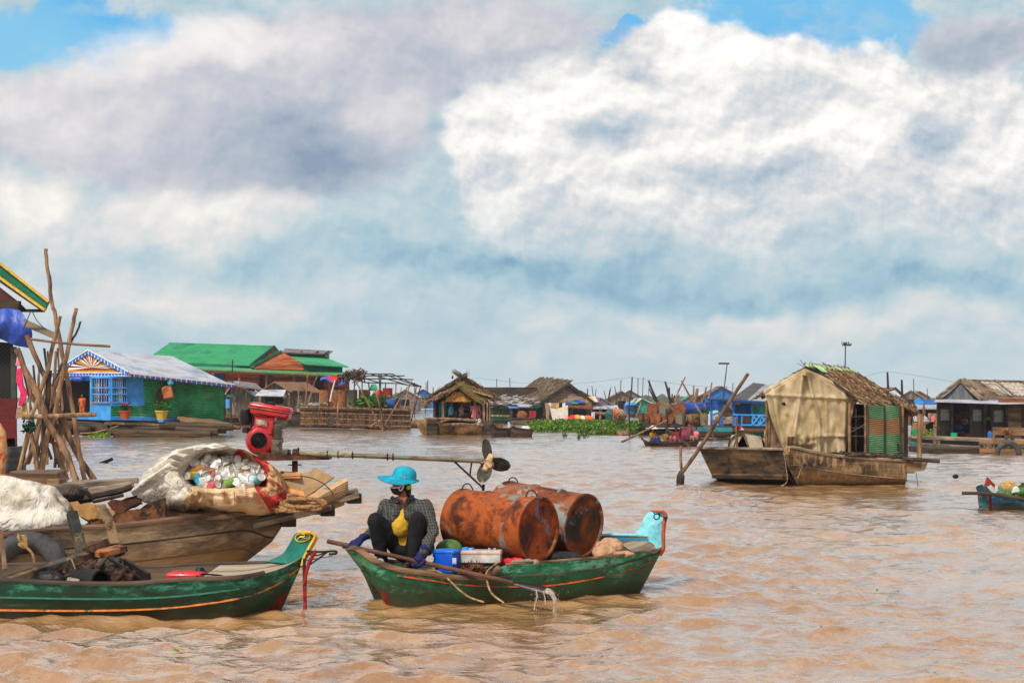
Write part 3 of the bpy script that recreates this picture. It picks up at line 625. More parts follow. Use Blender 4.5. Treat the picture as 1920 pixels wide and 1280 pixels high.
# red stern bracket standing in the water
t=thing('red_tiller_frame','thin red bar with dark wire handles standing in the water off the green prow','metal frame',Z(11,1717,487,12.75))
mb=MB(); mb.tube(bend(ZL(11,12.5,(1717,490),(1714,350),(1722,280),(1745,210),(1778,155)),4),.017,8); mb.build('upright',M('dark_red_paint',[C(140,20,26),C(196,36,40)],rough=.5,chips=(C(60,20,18),.55,12)),t)
mb=MB(); mb.tube(ZL(11,12.5,(1712,200),(1710,345)),.014,6); mb.tube(ZL(11,12.5,(1722,185),(1745,165),(1778,160)),.014,6); mb.build('brace',m_rustd,t)
mb=MB(); mb.tube(bend(ZL(11,12.5,(1725,158),(1800,162),(1885,158),(1888,172),(1850,175)),4),.011,6); mb.tube(bend(ZL(11,12.5,(1845,160),(1770,215),(1700,258)),3),.008,6); mb.tube(bend(ZL(11,12.5,(1735,175),(1780,182),(1835,165)),3),.007,6); mb.tube(ZL(11,12.5,(1715,210),(1870,185)),.004,5); mb.build('handle',m_iron,t)
# ================================================================= the woman's boat
BA=(-1.44,12.98,1.46,14.0)
G2=Hull(BA,[(654,1031,.10,-.05,.42,.1),(664,1029,.16,-.08,.36,.15),(680,1037,.24,-.12,.28,.3),(704,1054,.33,-.14,.18,.35),(749,1069,.42,-.15,.08,.36),(800,1077,.49,-.15,0,.36),(866,1085,.53,-.15,0,.36),(915,1082,.55,-.15,0,.36),
  (948,1060,.56,-.15,0,.36),(1025,1054,.55,-.15,0,.38),(1125,1046,.48,-.14,-.02,.45),(1180,1039,.36,-.12,-.1,.6),(1215,1034,.22,-.1,-.2,.7),(1235,1031,.10,-.08,-.24,.6),(1243,1028,.03,-.06,-.26,.2)],m=14,expo=1.4,fup=(1090,1190,.10))
t=thing('paddle_boat','small peeling green boat with pale blue prow, carrying the paddling person and two drums','boat',(0,13.4,0))
G2.endmat=1; mb=MB(); G2.mesh(mb,0,1)
G2.line(mb,[(745,1078),(800,1086),(875,1096),(987,1099),(1062,1093),(1150,1076),(1222,1052)],.008,2,.4)
G2.line(mb,[(925,1081),(1050,1074),(1150,1060),(1235,1036)],.010,3,.6)
mb.build('hull',[m_gboat2,M('teal_boat_inside',[C(20,104,128),C(50,140,160)],sc_=4,rough=.7,chips=(C(84,84,66),.56,8)),m_redl,m_greyd],t,smooth=50)
mb=MB(); mb.tube(G2.rim('near',rng=(0,.56)),.03,7,flat=.7); mb.tube(G2.rim('near',rng=(.58,1)),.014,7,flat=.7); mb.tube(G2.rim('far',rng=(0,1)),.02,7); mb.build('gunwale',wood('worn_gunwale',C(74,54,38),C(150,116,82),sc_=4),t)
mb=MB(); G2.patch(mb,3,26,7,12); o_=mb.build('red_end_patch',m_redpatch,t)
mb=MB(); G2.deck(mb,.83,.985,.03); mb.build('bow_deck',wood('grey_bow_boards',C(104,92,78),C(160,144,122),planks=(.11,'v')),t,smooth=0)
mb=MB(); G2.deck(mb,.04,.83,.20); mb.build('floor_boards',m_inside,t,smooth=0)
pb2,PP2=prow('prow_board',[(1160,1022,1236,1038),(1178,1008,1243,1026),(1190,1000,1243,1010),(1199,990,1243,996),(1205,976,1244,984),(1210,966,1246,972),(1216,960,1248,964),(1222,958,1244,959)],14.15,13.93,.07,[m_paleblue,M('salmon_edge_paint',[C(176,84,56),C(206,112,80)],sc_=9,rough=.7,chips=(C(110,160,160),.64,12))],t)
mb=MB(); mb.tube(bend(ZL(6,13.9,(1700,400),(1722,415),(1740,408),(1755,425),(1805,445)),3),.006,5); mb.tube(bend(ZL(6,13.88,(1775,430),(1790,450),(1795,470),(1780,440)),3),.005,5)
mb.lathe([(.028,-.004),(.034,0),(.028,.004),(.022,0),(.028,-.004)],12,Matrix.Translation(Z(6,1725,432,13.9))@Matrix.Rotation(R(90),4,'X')); mb.build('prow_wire',m_iron,pb2)
mb=MB(); mb.tube([G2.far[i][0]+V(0,0,.02) for i in range(int(len(G2.far)*.72),len(G2.far)-6)],.02,6,flat=.8); mb.build('blue_side_rail',m_paleblue,t)
# rope trailing over the side
mb=MB(); mb.tube(bend([Z(6,0,835,12.75),Z(6,80,840,12.75),Z(6,150,890,12.72),Z(6,250,985,12.68),Z(6,330,1040,12.66),Z(6,430,1072,12.62)],4),.009,6); zt('mooring_rope','brown rope hanging over the side under the paddle, left one','rope',mb,m_rope,'ropes hanging over the green boat side')
mb=MB(); mb.tube(bend([Z(6,545,770,12.9),Z(6,500,800,12.85),Z(6,450,850,12.75),Z(6,455,920,12.7),Z(6,490,1010,12.66),Z(6,580,1078,12.62)],4),.009,6); zt('mooring_rope','tan rope knotted at the gunwale step and hanging to the water, right one','rope',mb,m_rope,'ropes hanging over the green boat side')
# ---- drums
def drum_proto(mats, dents=0):
    t=thing('oil_drum','','oil drum',(0,0,0)); r=.287; L=.93
    pr=[(.001,-L/2+.02),(r-.02,-L/2+.02),(r-.012,-L/2),(r+.008,-L/2),(r+.008,-L/2+.02),(r,-L/2+.03),(r,-L/6-.03),(r+.012,-L/6),(r,-L/6+.03),(r,L/6-.03),(r+.012,L/6),(r,L/6+.03),(r,L/2-.03),(r+.008,L/2-.02),(r+.008,L/2),(r-.012,L/2),(r-.02,L/2-.02)]
    # finer rows so that the sides can dent
    q=[pr[0]]
    for a,b in zip(pr,pr[1:]):
        n=max(1,int(abs(b[1]-a[1])/.04)); q+=[(a[0]+(b[0]-a[0])*i/n,a[1]+(b[1]-a[1])*i/n) for i in range(1,n+1)]
    mb=MB(); mb.lathe(q,40)
    mb.v=[(x*(1+.03*mn.noise(V(x*3+dents,y*3,z*3))),y*(1+.03*mn.noise(V(x*3+dents,y*3,z*3+7))),z) for x,y,z in mb.v]
    mb.build('drum_body',mats[0],t,smooth=50)
    mb=MB(); mb.lathe([(.001,L/2-.022),(.1,L/2-.02),(.2,L/2-.024),(r-.016,L/2-.018)],40); e=mb.build('drum_end',mats[1],t)
    mb=MB(); mb.lathe([(.001,L/2-.004),(.026,L/2-.004),(.03,L/2-.02)],14,Matrix.Translation(V(.17,.08,0))); mb.build('bung',m_rustd,t)
    return t
def place(o, loc, axis, roll=0, s=1):
    o.location=Vector(loc); q=Vector(axis).to_track_quat('Z','Y'); o.rotation_euler=(q.to_matrix()@Matrix.Rotation(roll,3,'Z')).to_euler(); o.scale=(s,s,s); return o
DRUM=d1=drum_proto((m_rust,m_rustend),1.3); ax=V(math.sin(R(50)),-math.cos(R(50)),-.04).normalized()
e1=Z(6,853,532,13.15); place(d1,e1-ax*.465*1.08,ax,.6,1.04); tag(d1,'rusty orange oil drum lying nearer the camera in the paddled green boat','oil drum','oil drums in the paddled boat')
d2=drum_proto((m_rust2,m_rustend2),7.7); ax2=V(math.sin(R(50)),-math.cos(R(50)),-.09).normalized()
e2=Z(6,1190,505,13.75); place(d2,e2-ax2*.465*1.1,ax2,1.9,1.07); tag(d2,'rusty oil drum with a black and orange stained end, behind the nearer drum','oil drum','oil drums in the paddled boat')
for dd,k in ((d1,1),(d2,2)):
    mb=MB(); A=Vector(dd.location)+V(0,0,.30)
    for s_ in (-.40,.40):
        if k==2 and s_>0: continue
        c_=Vector(dd.location)+(ax if k==1 else ax2)*s_+V(0,0,.30); o_=MB(); o_.tube(bend([c_+V(-.06,0,-.01),c_+V(-.03,0,.05),c_+V(.02,0,.05),c_+V(.06,0,-.02)],4),.007,5)
        tag(o_.build('wire_loop',m_rustd),'small bent wire loop on top of the %s oil drum%s'%('front' if k==1 else 'rear',', near its %s end'%('left' if s_<0 else 'stained right') if k==1 else ''),'wire','wire loops on the drums')
# ---- small cargo
t=thing('blue_cooler_box','blue plastic box with a metal clasp beside the woman','box',Z(6,150,850,12.95))
Rb=Matrix.Rotation(R(-24),3,'Z')
mb=MB(); mb.box(Z(6,150,775,12.98),(.21,.17,.175),Rb); mb.build('box_body',M('bright_blue_plastic',[C(0,84,186),C(10,104,206)],rough=.4,bump=.05),t,bevel=.008)
mb=MB(); mb.box(Z(6,152,690,12.98),(.225,.185,.03),Rb); mb.build('box_lid',M('bright_blue_lid',[C(16,110,214),C(40,130,226)],rough=.4,bump=.05),t,bevel=.008)
mb=MB(); c_=Z(6,208,765,12.83); mb.box(c_,(.04,.012,.055),Rb); mb.cyl(c_+V(0,-.012,-.01),c_+V(0,.0,-.01),.016,10); mb.build('clasp',m_tin,t,bevel=.003)
mb=MB(); c_=Z(6,45,750,12.86); mb.box(c_,(.02,.012,.04),Rb); mb.build('clasp',m_tin,t,bevel=.003)
t=thing('battery','dirty white car battery with a pink top standing before the front drum','battery',Z(6,410,740,13.1))
mb=MB(); mb.box(Z(6,410,728,13.05),(.37,.17,.11),Matrix.Rotation(R(-6),3,'Z')); mb.build('battery_case',M('dirty_white_plastic',[C(166,158,144),C(206,202,194)],rough=.5,sc_=5),t,bevel=.006)
mb=MB(); mb.box(Z(6,410,700,13.05),(.38,.18,.02),Matrix.Rotation(R(-6),3,'Z')); mb.build('battery_top',M('pinkish_top',[C(196,140,120),C(208,180,160)],rough=.6,sc_=6),t,bevel=.004)
for x_ in (330,470,510): mb=MB(); c_=Z(6,x_,692,13.05); mb.cyl(c_,c_+V(0,0,.03),.012,8); mb.build('terminal',m_tin,t)
mb=MB(); c_=Z(6,300,690,13.1); mb.ell(c_,(.06,.05,.035)); mb.ell(c_+V(.05,0,.01),(.03,.03,.02)); zt('blue_rag','bright blue crumpled rag on the white battery','rag',mb,M('bright_blue_rag',[C(20,130,206),C(60,160,226)],rough=.8),None,remesh=.008,disp=[(.03,.03)])
mb=MB(); c_=Z(6,170,680,13.3); mb.ell(c_,(.13,.11,.10)); tag(mb.build('melon',M('melon_skin',[C(66,100,44),C(120,150,84)],sc_=6,rough=.5)),'round green melon behind the blue box','melon')
mb=MB()
for q in range(6): mb.ell(Z(6,590+q*22,772-6*(q%2),13.05),(.05,.05,.035))
zt('red_plastic_bag','bright red crumpled plastic bag below the front drum','bag',mb,m_redcl,None,remesh=.01,disp=[(.05,.05)])
mb=MB()
for q in range(4): mb.ell(Z(6,680+q*40,775,13.0),(.06,.05,.03))
zt('grey_rag','pale grey rag on the gunwale by the red bag','rag',mb,M('grey_cloth',[C(120,116,104),C(168,160,146)],rough=.9),None,remesh=.01,disp=[(.04,.05)])
mb=MB(); mb.ell(Z(6,1370,670,13.75),(.15,.13,.10)); mb.ell(Z(6,1330,700,13.6),(.12,.1,.08)); mb.ell(Z(6,1345,640,13.8),(.08,.08,.05)); zt('cloth_sack','beige knotted cloth sack behind the rear drum near the pale blue prow','sack',mb,M('beige_sack',[C(168,128,96),C(206,168,134)],sc_=5,rough=.9,bump=.8,bsc=12),None,remesh=.01,disp=[(.06,.09)])
mb=MB(); mb.ell(Z(6,1480,712,13.5),(.10,.06,.03)); zt('small_cloth','small beige cloth on the gunwale by the bow deck','cloth',mb,MATS['beige_sack'],None,remesh=.01,disp=[(.03,.05)])
mb=MB(); mb.ell(Z(6,1030,735,13.4),(.18,.10,.05)); zt('dark_cloth','dark grey cloth wedged between the two oil drums','cloth',mb,cloth('dark_grey_cloth',C(30,32,36),C(58,60,64)),None,remesh=.012,disp=[(.05,.07)])
mb=MB(); mb.leaves(Z(6,350,830,12.95),(.12,.06,.04),160,.03,el=2.5); zt('dry_root_bundle','brown fibrous bundle inside the gunwale beside the tan rope','bundle',mb,M('dry_fibre',[C(84,52,30),C(140,96,58)],rough=.9),None)
mb=MB(); mb.tube(bend(ZL(5,12.95,(400,790),(430,785),(445,800),(420,812)),3),.012,6); mb.ell(Z(5,385,775,13.0),(.03,.03,.02)); zt('white_string','loop of white cord in the boat end by the woman\'s feet','cord',mb,M('white_cord',[C(170,160,150),C(210,204,194)],rough=.8))
t=thing('grey_flip_box','low grey white plastic tub between the woman and the gunwale','tub',Z(5,755,860,12.85)); mb=MB(); mb.box(Z(5,755,840,12.95),(.16,.12,.08)); mb.build('tub_body',MATS['dirty_white_plastic'],t,bevel=.01); mb=MB(); mb.box(Z(5,755,826,12.95),(.17,.13,.012)); mb.build('tub_rim',m_tin,t,bevel=.004)
# ---- paddle and the water it lifts
t=thing('wooden_paddle','long wooden paddle held across the boat with its blade just lifting from the water','paddle',Z(5,600,760,12.8))
mb=MB(); a=W(614,1014,13.1); b=W(962,1092,12.62); mb.tube([a,a*.5+b*.5,b],.021,9); mb.build('shaft',wood('paddle_wood',C(70,44,32),C(130,90,64),st=(1,3,3)),t)
mb=MB(); c_=W(1030,1108,12.5); mb.tube(bend([b,b*.6+c_*.4,c_],4),[.02,.05],10,flat=.3); mb.build('blade',wood('wet_paddle_wood',C(26,18,16),C(60,42,34),rough=.3),t)
m_splash=M('splash_water',[C(196,168,140),C(236,224,210)],sc_=30,rough=.1,spec=1,bump=.4,trans=.3,alpha=.75)
mb=MB()
mb.tube(bend(ZL(6,12.48,(890,985),(930,1000),(955,1040),(965,1090),(958,1148)),5),[.025,.032,.035,.035,.033,.03,.03,.03,.028,.028,.027,.027,.026,.026,.026,.025,.025,.025,.024,.024,.022],8,flat=.4)
mb.tube(bend(ZL(6,12.48,(820,980),(830,1030),(815,1080),(808,1130)),3),[.008,.010],6,flat=.5); mb.tube(bend(ZL(6,12.48,(875,990),(888,1050),(892,1100)),3),.006,5)
for q in range(110):
    x_=random.choice((random.gauss(820,18),random.gauss(900,70),random.gauss(975,14))); y_=random.uniform(975,1150) if abs(x_-900)>50 else random.uniform(965,1120)
    mb.ell(Z(6,x_,y_,12.48+random.uniform(-.08,.08)),(random.uniform(.002,.0045),)*3,n=6)
zt('paddle_splash','white water streaming and dripping from the paddle blade','splash',mb,m_splash,None,smooth=180)['kind']='stuff'
# ================================================================= the paddling woman
def plaid(g,tc,c):
    x,y,z=g.sep(tc.outputs['Object']); q=g.noise(tc.outputs['Object'],7,3)
    def st(a,w,th,ph=0.): return g.m('LESS_THAN',g.m('FRACT',g.m('ADD',g.m('DIVIDE',g.m('ADD',a,g.m('MULTIPLY',q,.03)),w),ph)),th)
    xy=g.m('ADD',x,g.m('MULTIPLY',y,.6))
    c=g.mix(g.m('MULTIPLY',st(xy,.027,.2),.5),c,C(110,108,100)); c=g.mix(g.m('MULTIPLY',st(z,.027,.2),.5),c,C(110,108,100))
    return g.mix(g.m('MULTIPLY',st(z,.027,.1,.5),.3),c,C(150,146,126))
m_plaid=M('grey_plaid_cloth',[C(36,38,42),C(60,62,64)],sc_=5,rough=.9,bump=.8,bsc=12,bdist=.015,extra=plaid)
m_tee=cloth('yellow_shirt_cloth',C(186,142,34),C(214,176,62))
m_hat=M('turquoise_hat_cloth',[C(0,134,160),C(24,170,188)],sc_=6,rough=.8,bump=.2)
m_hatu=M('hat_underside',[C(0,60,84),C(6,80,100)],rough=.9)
m_glove=cloth('navy_glove_cloth',C(24,28,74),C(46,52,104))
m_mask=M('brown_mask_cloth',[C(52,28,34),C(78,46,50)],rough=.9,sc_=9)
m_maskt=M('white_mask_trim',[C(200,190,190),C(224,216,214)],rough=.9)
wp=thing('person','person squatting with a paddle in a turquoise brimmed hat, face mask and grey plaid shirt','person',W(760,1058,13.2))
J=dict(pel=W(768,1028,13.32),bel=W(762,1000,13.28),che=W(762,962,13.26),sh=W(758,945,13.25),nek=W(757,934,13.22),hd=W(752,902,13.20),
 sL=W(724,947,13.36),eL=W(706,990,13.42),wL=W(686,1005,13.22),hL=W(668,1012,13.12),
 sR=W(797,949,13.16),eR=W(812,998,13.02),wR=W(795,1034,12.85),hR=W(788,1046,12.80),
 pL=W(758,1032,13.40),kL=W(704,976,13.12),aL=W(716,1050,13.18), fL=W(702,1060,13.02),
 pR=W(782,1032,13.26),kR=W(783,974,12.98),aR=W(776,1050,13.02), fR=W(760,1062,12.88))
mb=MB()
mb.ell(J['hd'],(.070,.085,.098)); mb.ell(J['hd']+V(-.022,-.02,-.045),(.055,.062,.062)); mb.chain([J['nek']+V(0,0,-.05),J['hd']+V(.01,.01,-.05)],[.052,.045])
mb.caps(J['sh']+V(0,0,-.03),J['pel'],.11,.12,14)
for s_ in 'LR':
    mb.chain([J['sh']+(J['s'+s_]-J['sh'])*.4,J['s'+s_],J['e'+s_],J['w'+s_]],[.05,.048,.036,.026]); mb.chain([J['p'+s_],J['k'+s_],J['a'+s_],J['f'+s_]],[.075,.052,.036,.03])
# nose, brow, ears and chin; the mask covers the lower half
mb.ell(J['hd']+V(-.070,-.040,-.012),(.016,.013,.022)); mb.ell(J['hd']+V(-.055,-.045,.012),(.022,.03,.012)); mb.ell(J['hd']+V(.025,-.078,-.01),(.014,.010,.026)); mb.ell(J['hd']+V(-.045,-.035,-.075),(.03,.03,.022))
mb.build('body',m_skin,wp,remesh=.008,sm=3)
hd=J['hd']
for dx,dy in ((-.064,-.062),(-.078,-.022)):
    e=MB(); e.ell(hd+V(dx,dy,-.002),(.009,.008,.006)); e.build('eye',M('eye_dark',[C(30,20,18),C(60,44,40)],rough=.2,bump=0),wp)
mb=MB(); mb.ell(hd+V(.022,.01,-.005),(.070,.082,.092)); mb.ell(hd+V(.06,.0,-.055),(.032,.05,.06)); mb.chain([hd+V(.07,-.01,-.06),hd+V(.075,-.01,-.15)],[.03,.016]); mb.build('hair',m_hair,wp,remesh=.009)
mb=MB(); mb.ell(hd+V(.072,-.045,-.055),(.022,.02,.022)); mb.ell(hd+V(.088,-.045,-.045),(.015,.02,.018)); mb.build('hair_tie',M('lime_fabric',[C(150,190,40),C(190,216,60)],rough=.9,bump=.8,bsc=40),wp,remesh=.006,disp=[(.02,.02)])
# mask: a shell over mouth and nose with pale trim and ear straps
mb=MB(); mb.ell(hd+V(-.032,-.036,-.082),(.056,.060,.044)); mb.ell(hd+V(-.076,-.052,-.066),(.020,.024,.024)); mk=mb.build('face_mask',m_mask,wp,remesh=.007,sm=2)
mb=MB(); mb.tube(bend([hd+V(-.092,-.03,-.050),hd+V(-.092,-.07,-.050),hd+V(-.060,-.100,-.054),hd+V(-.014,-.104,-.050)],4),.006,6); mb.tube(bend([hd+V(-.014,-.104,-.050),hd+V(.008,-.102,-.038),hd+V(.030,-.096,-.020)],3),.005,6)
mb.tube(bend([hd+V(-.014,-.104,-.050),hd+V(-.002,-.102,-.080),hd+V(.018,-.100,-.066),hd+V(.036,-.094,-.022)],3),.0055,6); mb.build('mask_trim',m_maskt,mk)
# hat: crown dome and a wide brim swept down to the left
Rh=Matrix.Rotation(R(10),3,'Y')
mb=MB(); pr=[(.108,-.03),(.110,-.01),(.108,.025),(.098,.052),(.078,.072),(.045,.086),(.001,.090)]; hc=hd+V(.032,.0,.052)
mb.lathe(pr,28,Matrix.Translation(hc)@Rh.to_4x4()@Matrix.Diagonal((1.02,1.08,1,1))); hat=mb.build('hat',m_hat,wp,smooth=60)
P=[];P2=[]
for j in range(9):
    r1=[];r2=[]
    for i in range(33):
        a=2*math.pi*i/32; d=V(math.cos(a),math.sin(a),0); fw=max(0,-d.x*.93-d.y*.36); ext=.030+.105*fw**.8*(1 if fw>0 else 0); k=j/8
        rr=.109+ext*k; drop=-.018-k*(.006+.030*fw**1.2*k+.040*max(0,-d.y)**2); q=V(d.x*rr,d.y*rr*1.08,drop); q=hc+Rh@q; r1.append(q); r2.append(q-V(0,0,.006))
    P.append(r1);P2.append(r2)
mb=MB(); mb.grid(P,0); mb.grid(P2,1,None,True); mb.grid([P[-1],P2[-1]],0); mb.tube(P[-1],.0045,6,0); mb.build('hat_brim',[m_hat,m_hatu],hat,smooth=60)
mb=MB(); mb.tube([hc+Rh@V(.111*math.cos(a),.119*math.sin(a),-.016) for a in [k*math.pi/16 for k in range(33)]],.006,6,0); mb.build('hat_band',m_hat,hat)
mb=MB(); mb.box(hc+V(.004,-.121,-.006),(.032,.006,.014),Matrix.Rotation(R(42),3,'Y')); mb.build('hat_label',M('hat_tag',[C(110,90,84),C(180,170,160)],rough=.8,sc_=60),hat)
# yellow top: chest and belly seen between the knees
mb=MB(); mb.caps(J['che']+V(0,-.01,.0),J['pel']+V(-.01,-.02,.05),.122,.115,16); mb.ell(W(754,984,13.19),(.10,.08,.12)); mb.build('yellow_top',m_tee,wp,remesh=.011,disp=[(.02,.06)],sm=4)
# trousers
mb=MB(); mb.ell(J['pel'],(.16,.15,.11))
for s_ in 'LR': mb.chain([J['p'+s_],J['k'+s_]*.55+J['p'+s_]*.45,J['k'+s_],J['k'+s_]*.5+J['a'+s_]*.5,J['a'+s_]],[.112,.098,.078,.070,.060])
mb.build('trousers',m_black_cl,wp,remesh=.012,disp=[(.02,.06)],sm=4)
# plaid shirt: shoulders, back, sleeves and open front panels
mb=MB(); sh=J['sh']
mb.chain([J['sL']+V(.01,0,-.01),sh+V(0,.02,.0),J['sR']+V(-.01,0,-.01)],[.066,.085,.068])
mb.caps(sh+V(.02,.05,-.04),J['pel']+V(.03,.08,.0),.125,.12,14); mb.caps(J['sR']+V(-.04,.03,-.06),W(803,1030,13.2),.075,.06,12)
mb.caps(W(731,958,13.26),W(728,985,13.26),.066,.052,12); mb.caps(W(782,957,13.14),W(777,978,13.12),.062,.05,12); mb.caps(W(745,950,13.18),W(742,972,13.17),.055,.045,12); mb.caps(W(768,952,13.14),W(766,966,13.13),.05,.04,12)
mb.chain([J['sL'],J['sL']*.45+J['eL']*.55,J['eL'],J['wL']+V(.02,.02,.005)],[.069,.061,.054,.043]); mb.chain([J['sR'],J['sR']*.45+J['eR']*.55,J['eR'],J['wR']],[.072,.063,.057,.046])
shirt=mb.build('plaid_shirt',m_plaid,wp,remesh=.011,disp=[(.035,.07),(.012,.025)],sm=3)
mb=MB(); mb.tube(bend([W(757,939,13.10),W(768,934,13.13),W(774,929,13.2)],4),[.014,.018],8,flat=.5); mb.tube(bend([W(748,940,13.12),W(737,936,13.17),W(735,931,13.24)],4),[.014,.018],8,flat=.5); mb.build('shirt_collar',m_plaid,shirt)
mb=MB(); mb.poly([W(756,940,13.085),W(745,933,13.1),W(765,931,13.1),W(758,947,13.085)],.03); mb.build('neck_skin',m_skin,wp,bevel=.01)
# gloves with five fingers closed on the shaft
def hand(name, wr, pm, sft, nrm, mirror):
    """wr wrist, pm palm centre, sft shaft direction, nrm from the back of the hand to the shaft"""
    mb=MB(); ax=sft.normalized(); n=nrm.normalized(); dr=(pm-wr).normalized()
    mb.chain([wr,pm],[.034,.036]); mb.caps(pm-ax*.026,pm+ax*.026,.027,.027)
    for k,(o,L) in enumerate(((-.036,.9),(-.012,1.0),(.013,.96),(.036,.78))):
        b=pm+ax*o+dr*.02; p1=b+dr*.030*L+n*.006; p2=p1+n*.030*L+dr*.004; p3=p2-dr*.024*L+n*.004
        mb.chain([b,p1,p2,p3],[.0125,.0115,.0105,.0095])
    b=pm-ax*.034*mirror-dr*.012; mb.chain([b,b-ax*.018*mirror+n*.024,b-ax*.004*mirror+n*.042+dr*.012],[.014,.012,.011])
    return mb
pa=W(614,1014,13.1); pb_=W(962,1092,12.62); sd_=(pb_-pa)
pl=pa+sd_*.14+V(0,0,.020); pr_=pa+sd_*.505+V(0,-.0,.024)
hand('g',J['wL']+V(-.01,0,0),pl+V(.025,.01,.012),sd_,V(-.3,-.5,-.8),1).build('glove',m_glove,wp,remesh=.0045,sm=1)
hand('g',J['wR'],pr_,sd_,V(-.1,-.75,-.6),-1).build('glove',m_glove,wp,remesh=.0045,sm=1)
mb=MB(); mb.chain([J['wL']+V(.02,.02,.005),J['wL']+V(-.03,-.01,-.005),pl+V(.05,.03,.012)],[.036,.035,.033]); mb.build('glove_cuff',m_glove,wp,remesh=.007)
mb=MB(); mb.chain([J['wR']+V(0,0,.03),J['wR'],pr_+V(0,.02,.03)],[.04,.038,.034]); mb.build('glove_cuff',m_glove,wp,remesh=.007)
for s_ in 'LR': mb=MB(); mb.chain([J['a'+s_]+V(0,0,-.02),J['f'+s_]],[.04,.032]); mb.build('shoe',m_iron,wp,remesh=.008)
# ================================================================= wooden barge at the left with its long-tail motor
G3=Hull((-6.0,14.9,-2.2,16.1),[(-500,1040,.5,-.1,0,.2),(-320,1030,.62,-.15,0,.25),(-150,1016,.70,-.15,0,.28),(0,1004,.75,-.15,0,.28),(125,992,.77,-.15,0,.28),(219,986,.77,-.15,0,.3),(330,974,.72,-.14,-.02,.34),(400,966,.68,-.12,-.08,.4),(474,960,.58,-.06,-.22,.55),(520,972,.46,.10,-.26,.6),(535,975,.40,.28,-.12,.5)],m=14,expo=1.5)
def bargepaint(g,tc,c):
    z=g.sep(tc.outputs['UV'])[1]; P=tc.outputs['Object']; ln=None
    for zz in (.20,.40):
        d=g.m('ABSOLUTE',g.m('SUBTRACT',z,zz)); f=g.mr(d,.006,.014,.9,0.); c=g.mix(f,c,C(26,20,16))
    c=g.mix(g.mr(z,.0,.025,.7,0.),c,C(110,70,46))
    f=g.mr(g.m('ADD',z,g.m('MULTIPLY',g.noise(P,3,6,.6),.2)),.38,.62); c=g.mix(g.m('MULTIPLY',f,.75),c,C(150,116,66))
    zw=g.sep(g.node('ShaderNodeNewGeometry').outputs['Position'])[2]; c=g.mix(g.mr(g.m('ADD',zw,g.m('MULTIPLY',g.noise(P,5,6,.7),.18)),.08,.22,.85,0.),c,C(52,50,20))
    f=g.mr(g.noise(P,8,8,.75),.66,.70); return g.mix(f,c,C(38,28,22))
m_barge=M('old_barge_boards',[C(96,84,70),C(142,122,98),C(180,158,126)],sc_=2.2,st=(.5,2,3),rough=.85,bump=.8,bsc=16,extra=bargepaint,fine=.4)
t=thing('wooden_barge','broad old unpainted wooden boat with a raised plank stern, loaded with scrap and sacks','boat',(-4.2,15.5,0))
mb=MB(); G3.mesh(mb,0,1); 
mb.build('hull',[m_barge,m_greyd],t,smooth=40)
mb=MB(); mb.tube(G3.rim('near',rng=(0,.86)),.035,6,flat=.7); mb.tube(G3.rim('far',rng=(0,.86)),.035,6,flat=.7); mb.build('gunwale',wood('barge_gunwale',C(72,50,38),C(132,100,76)),t)
mb=MB(); G3.deck(mb,.0,.84,.22); mb.build('floor_boards',m_greyd,t,smooth=0)
mb=MB()
for k,(a,b) in enumerate((((1010,1128,15.25),(1630,985,15.3)),((1015,1100,15.4),(1850,885,15.5)),((1010,1075,15.65),(1840,850,15.8)),((1000,1055,15.9),(1760,830,16.1)),((950,1030,16.2),(1500,870,16.4)))): mb.beam(Z(3,*a),Z(3,*b),.20,.055)
mb.build('stern_planks',m_grey,t,bevel=.008)
for a,b in (((1290,1085,15.2),(1250,1050,16.3)),((1600,1000,15.3),(1560,960,16.5)),((1815,900,15.45),(1740,850,16.6))):
    mb=MB(); mb.beam(Z(3,*a)-V(0,0,.02),Z(3,*b)-V(0,0,.05),.15,.11); mb.build('cross_beam',m_greyd,t,bevel=.01)
mb=MB(); mb.panel(Z(3,480,1060,15.0)+V(0,0,.03),Z(3,1015,1010,15.1)+V(0,0,.03),Z(3,800,960,15.7),Z(3,310,1010,15.6),.04,wob=.08); mb.build('bark_board',m_brown,t)
# long tail motor
m_redm=M('chipped_red_enamel',[C(150,6,12),C(206,14,24)],sc_=5,rough=.36,spec=.5,bump=.15,chips=(C(110,84,70),.62,14),coat=.2)
t=thing('long_tail_motor','red petrol engine with a long propeller shaft mounted on the stern of the wooden barge','engine',Z(3,1340,690,15.6))
E0=15.55; pxm=F/E0*4.266/1.0
mb=MB() # tank: rounded flat box, tilted
Rt=Matrix.Rotation(R(9),3,'Y'); c_=Z(3,1145,200,E0); sc3=lambda p:p/(F/E0*4.266)
mb.box(c_+V(0,0,.015),(sc3(335),.27,sc3(50)),Rt); mb.build('fuel_tank_top',m_redm,t,bevel=.03)
mb=MB(); mb.box(c_-V(0,0,sc3(28)),(sc3(310),.25,sc3(60)),Rt); mb.build('fuel_tank',m_redm,t,bevel=.025)
mb=MB(); mb.box(c_-V(0,0,.008),(sc3(345),.285,.008),Rt); mb.build('tank_seam',M('tan_scuffed_metal',[C(150,70,60),C(196,150,120)],rough=.5,sc_=12),t,bevel=.003)
mb=MB(); q=c_+Rt@V(.0,-.03,sc3(45)); mb.lathe([(.001,.022),(.035,.02),(.04,.005),(.04,-.02)],14,Matrix.Translation(q)); mb.box(q+V(-.03,0,.0),(.1,.05,.015),Rt); mb.build('tank_cap',m_iron,t)
mb=MB(); cf=Z(3,1075,400,E0-.02) # round fan housing with neck
Rx=Matrix.Rotation(R(90),4,'X')@Matrix.Rotation(R(16),4,'Y')
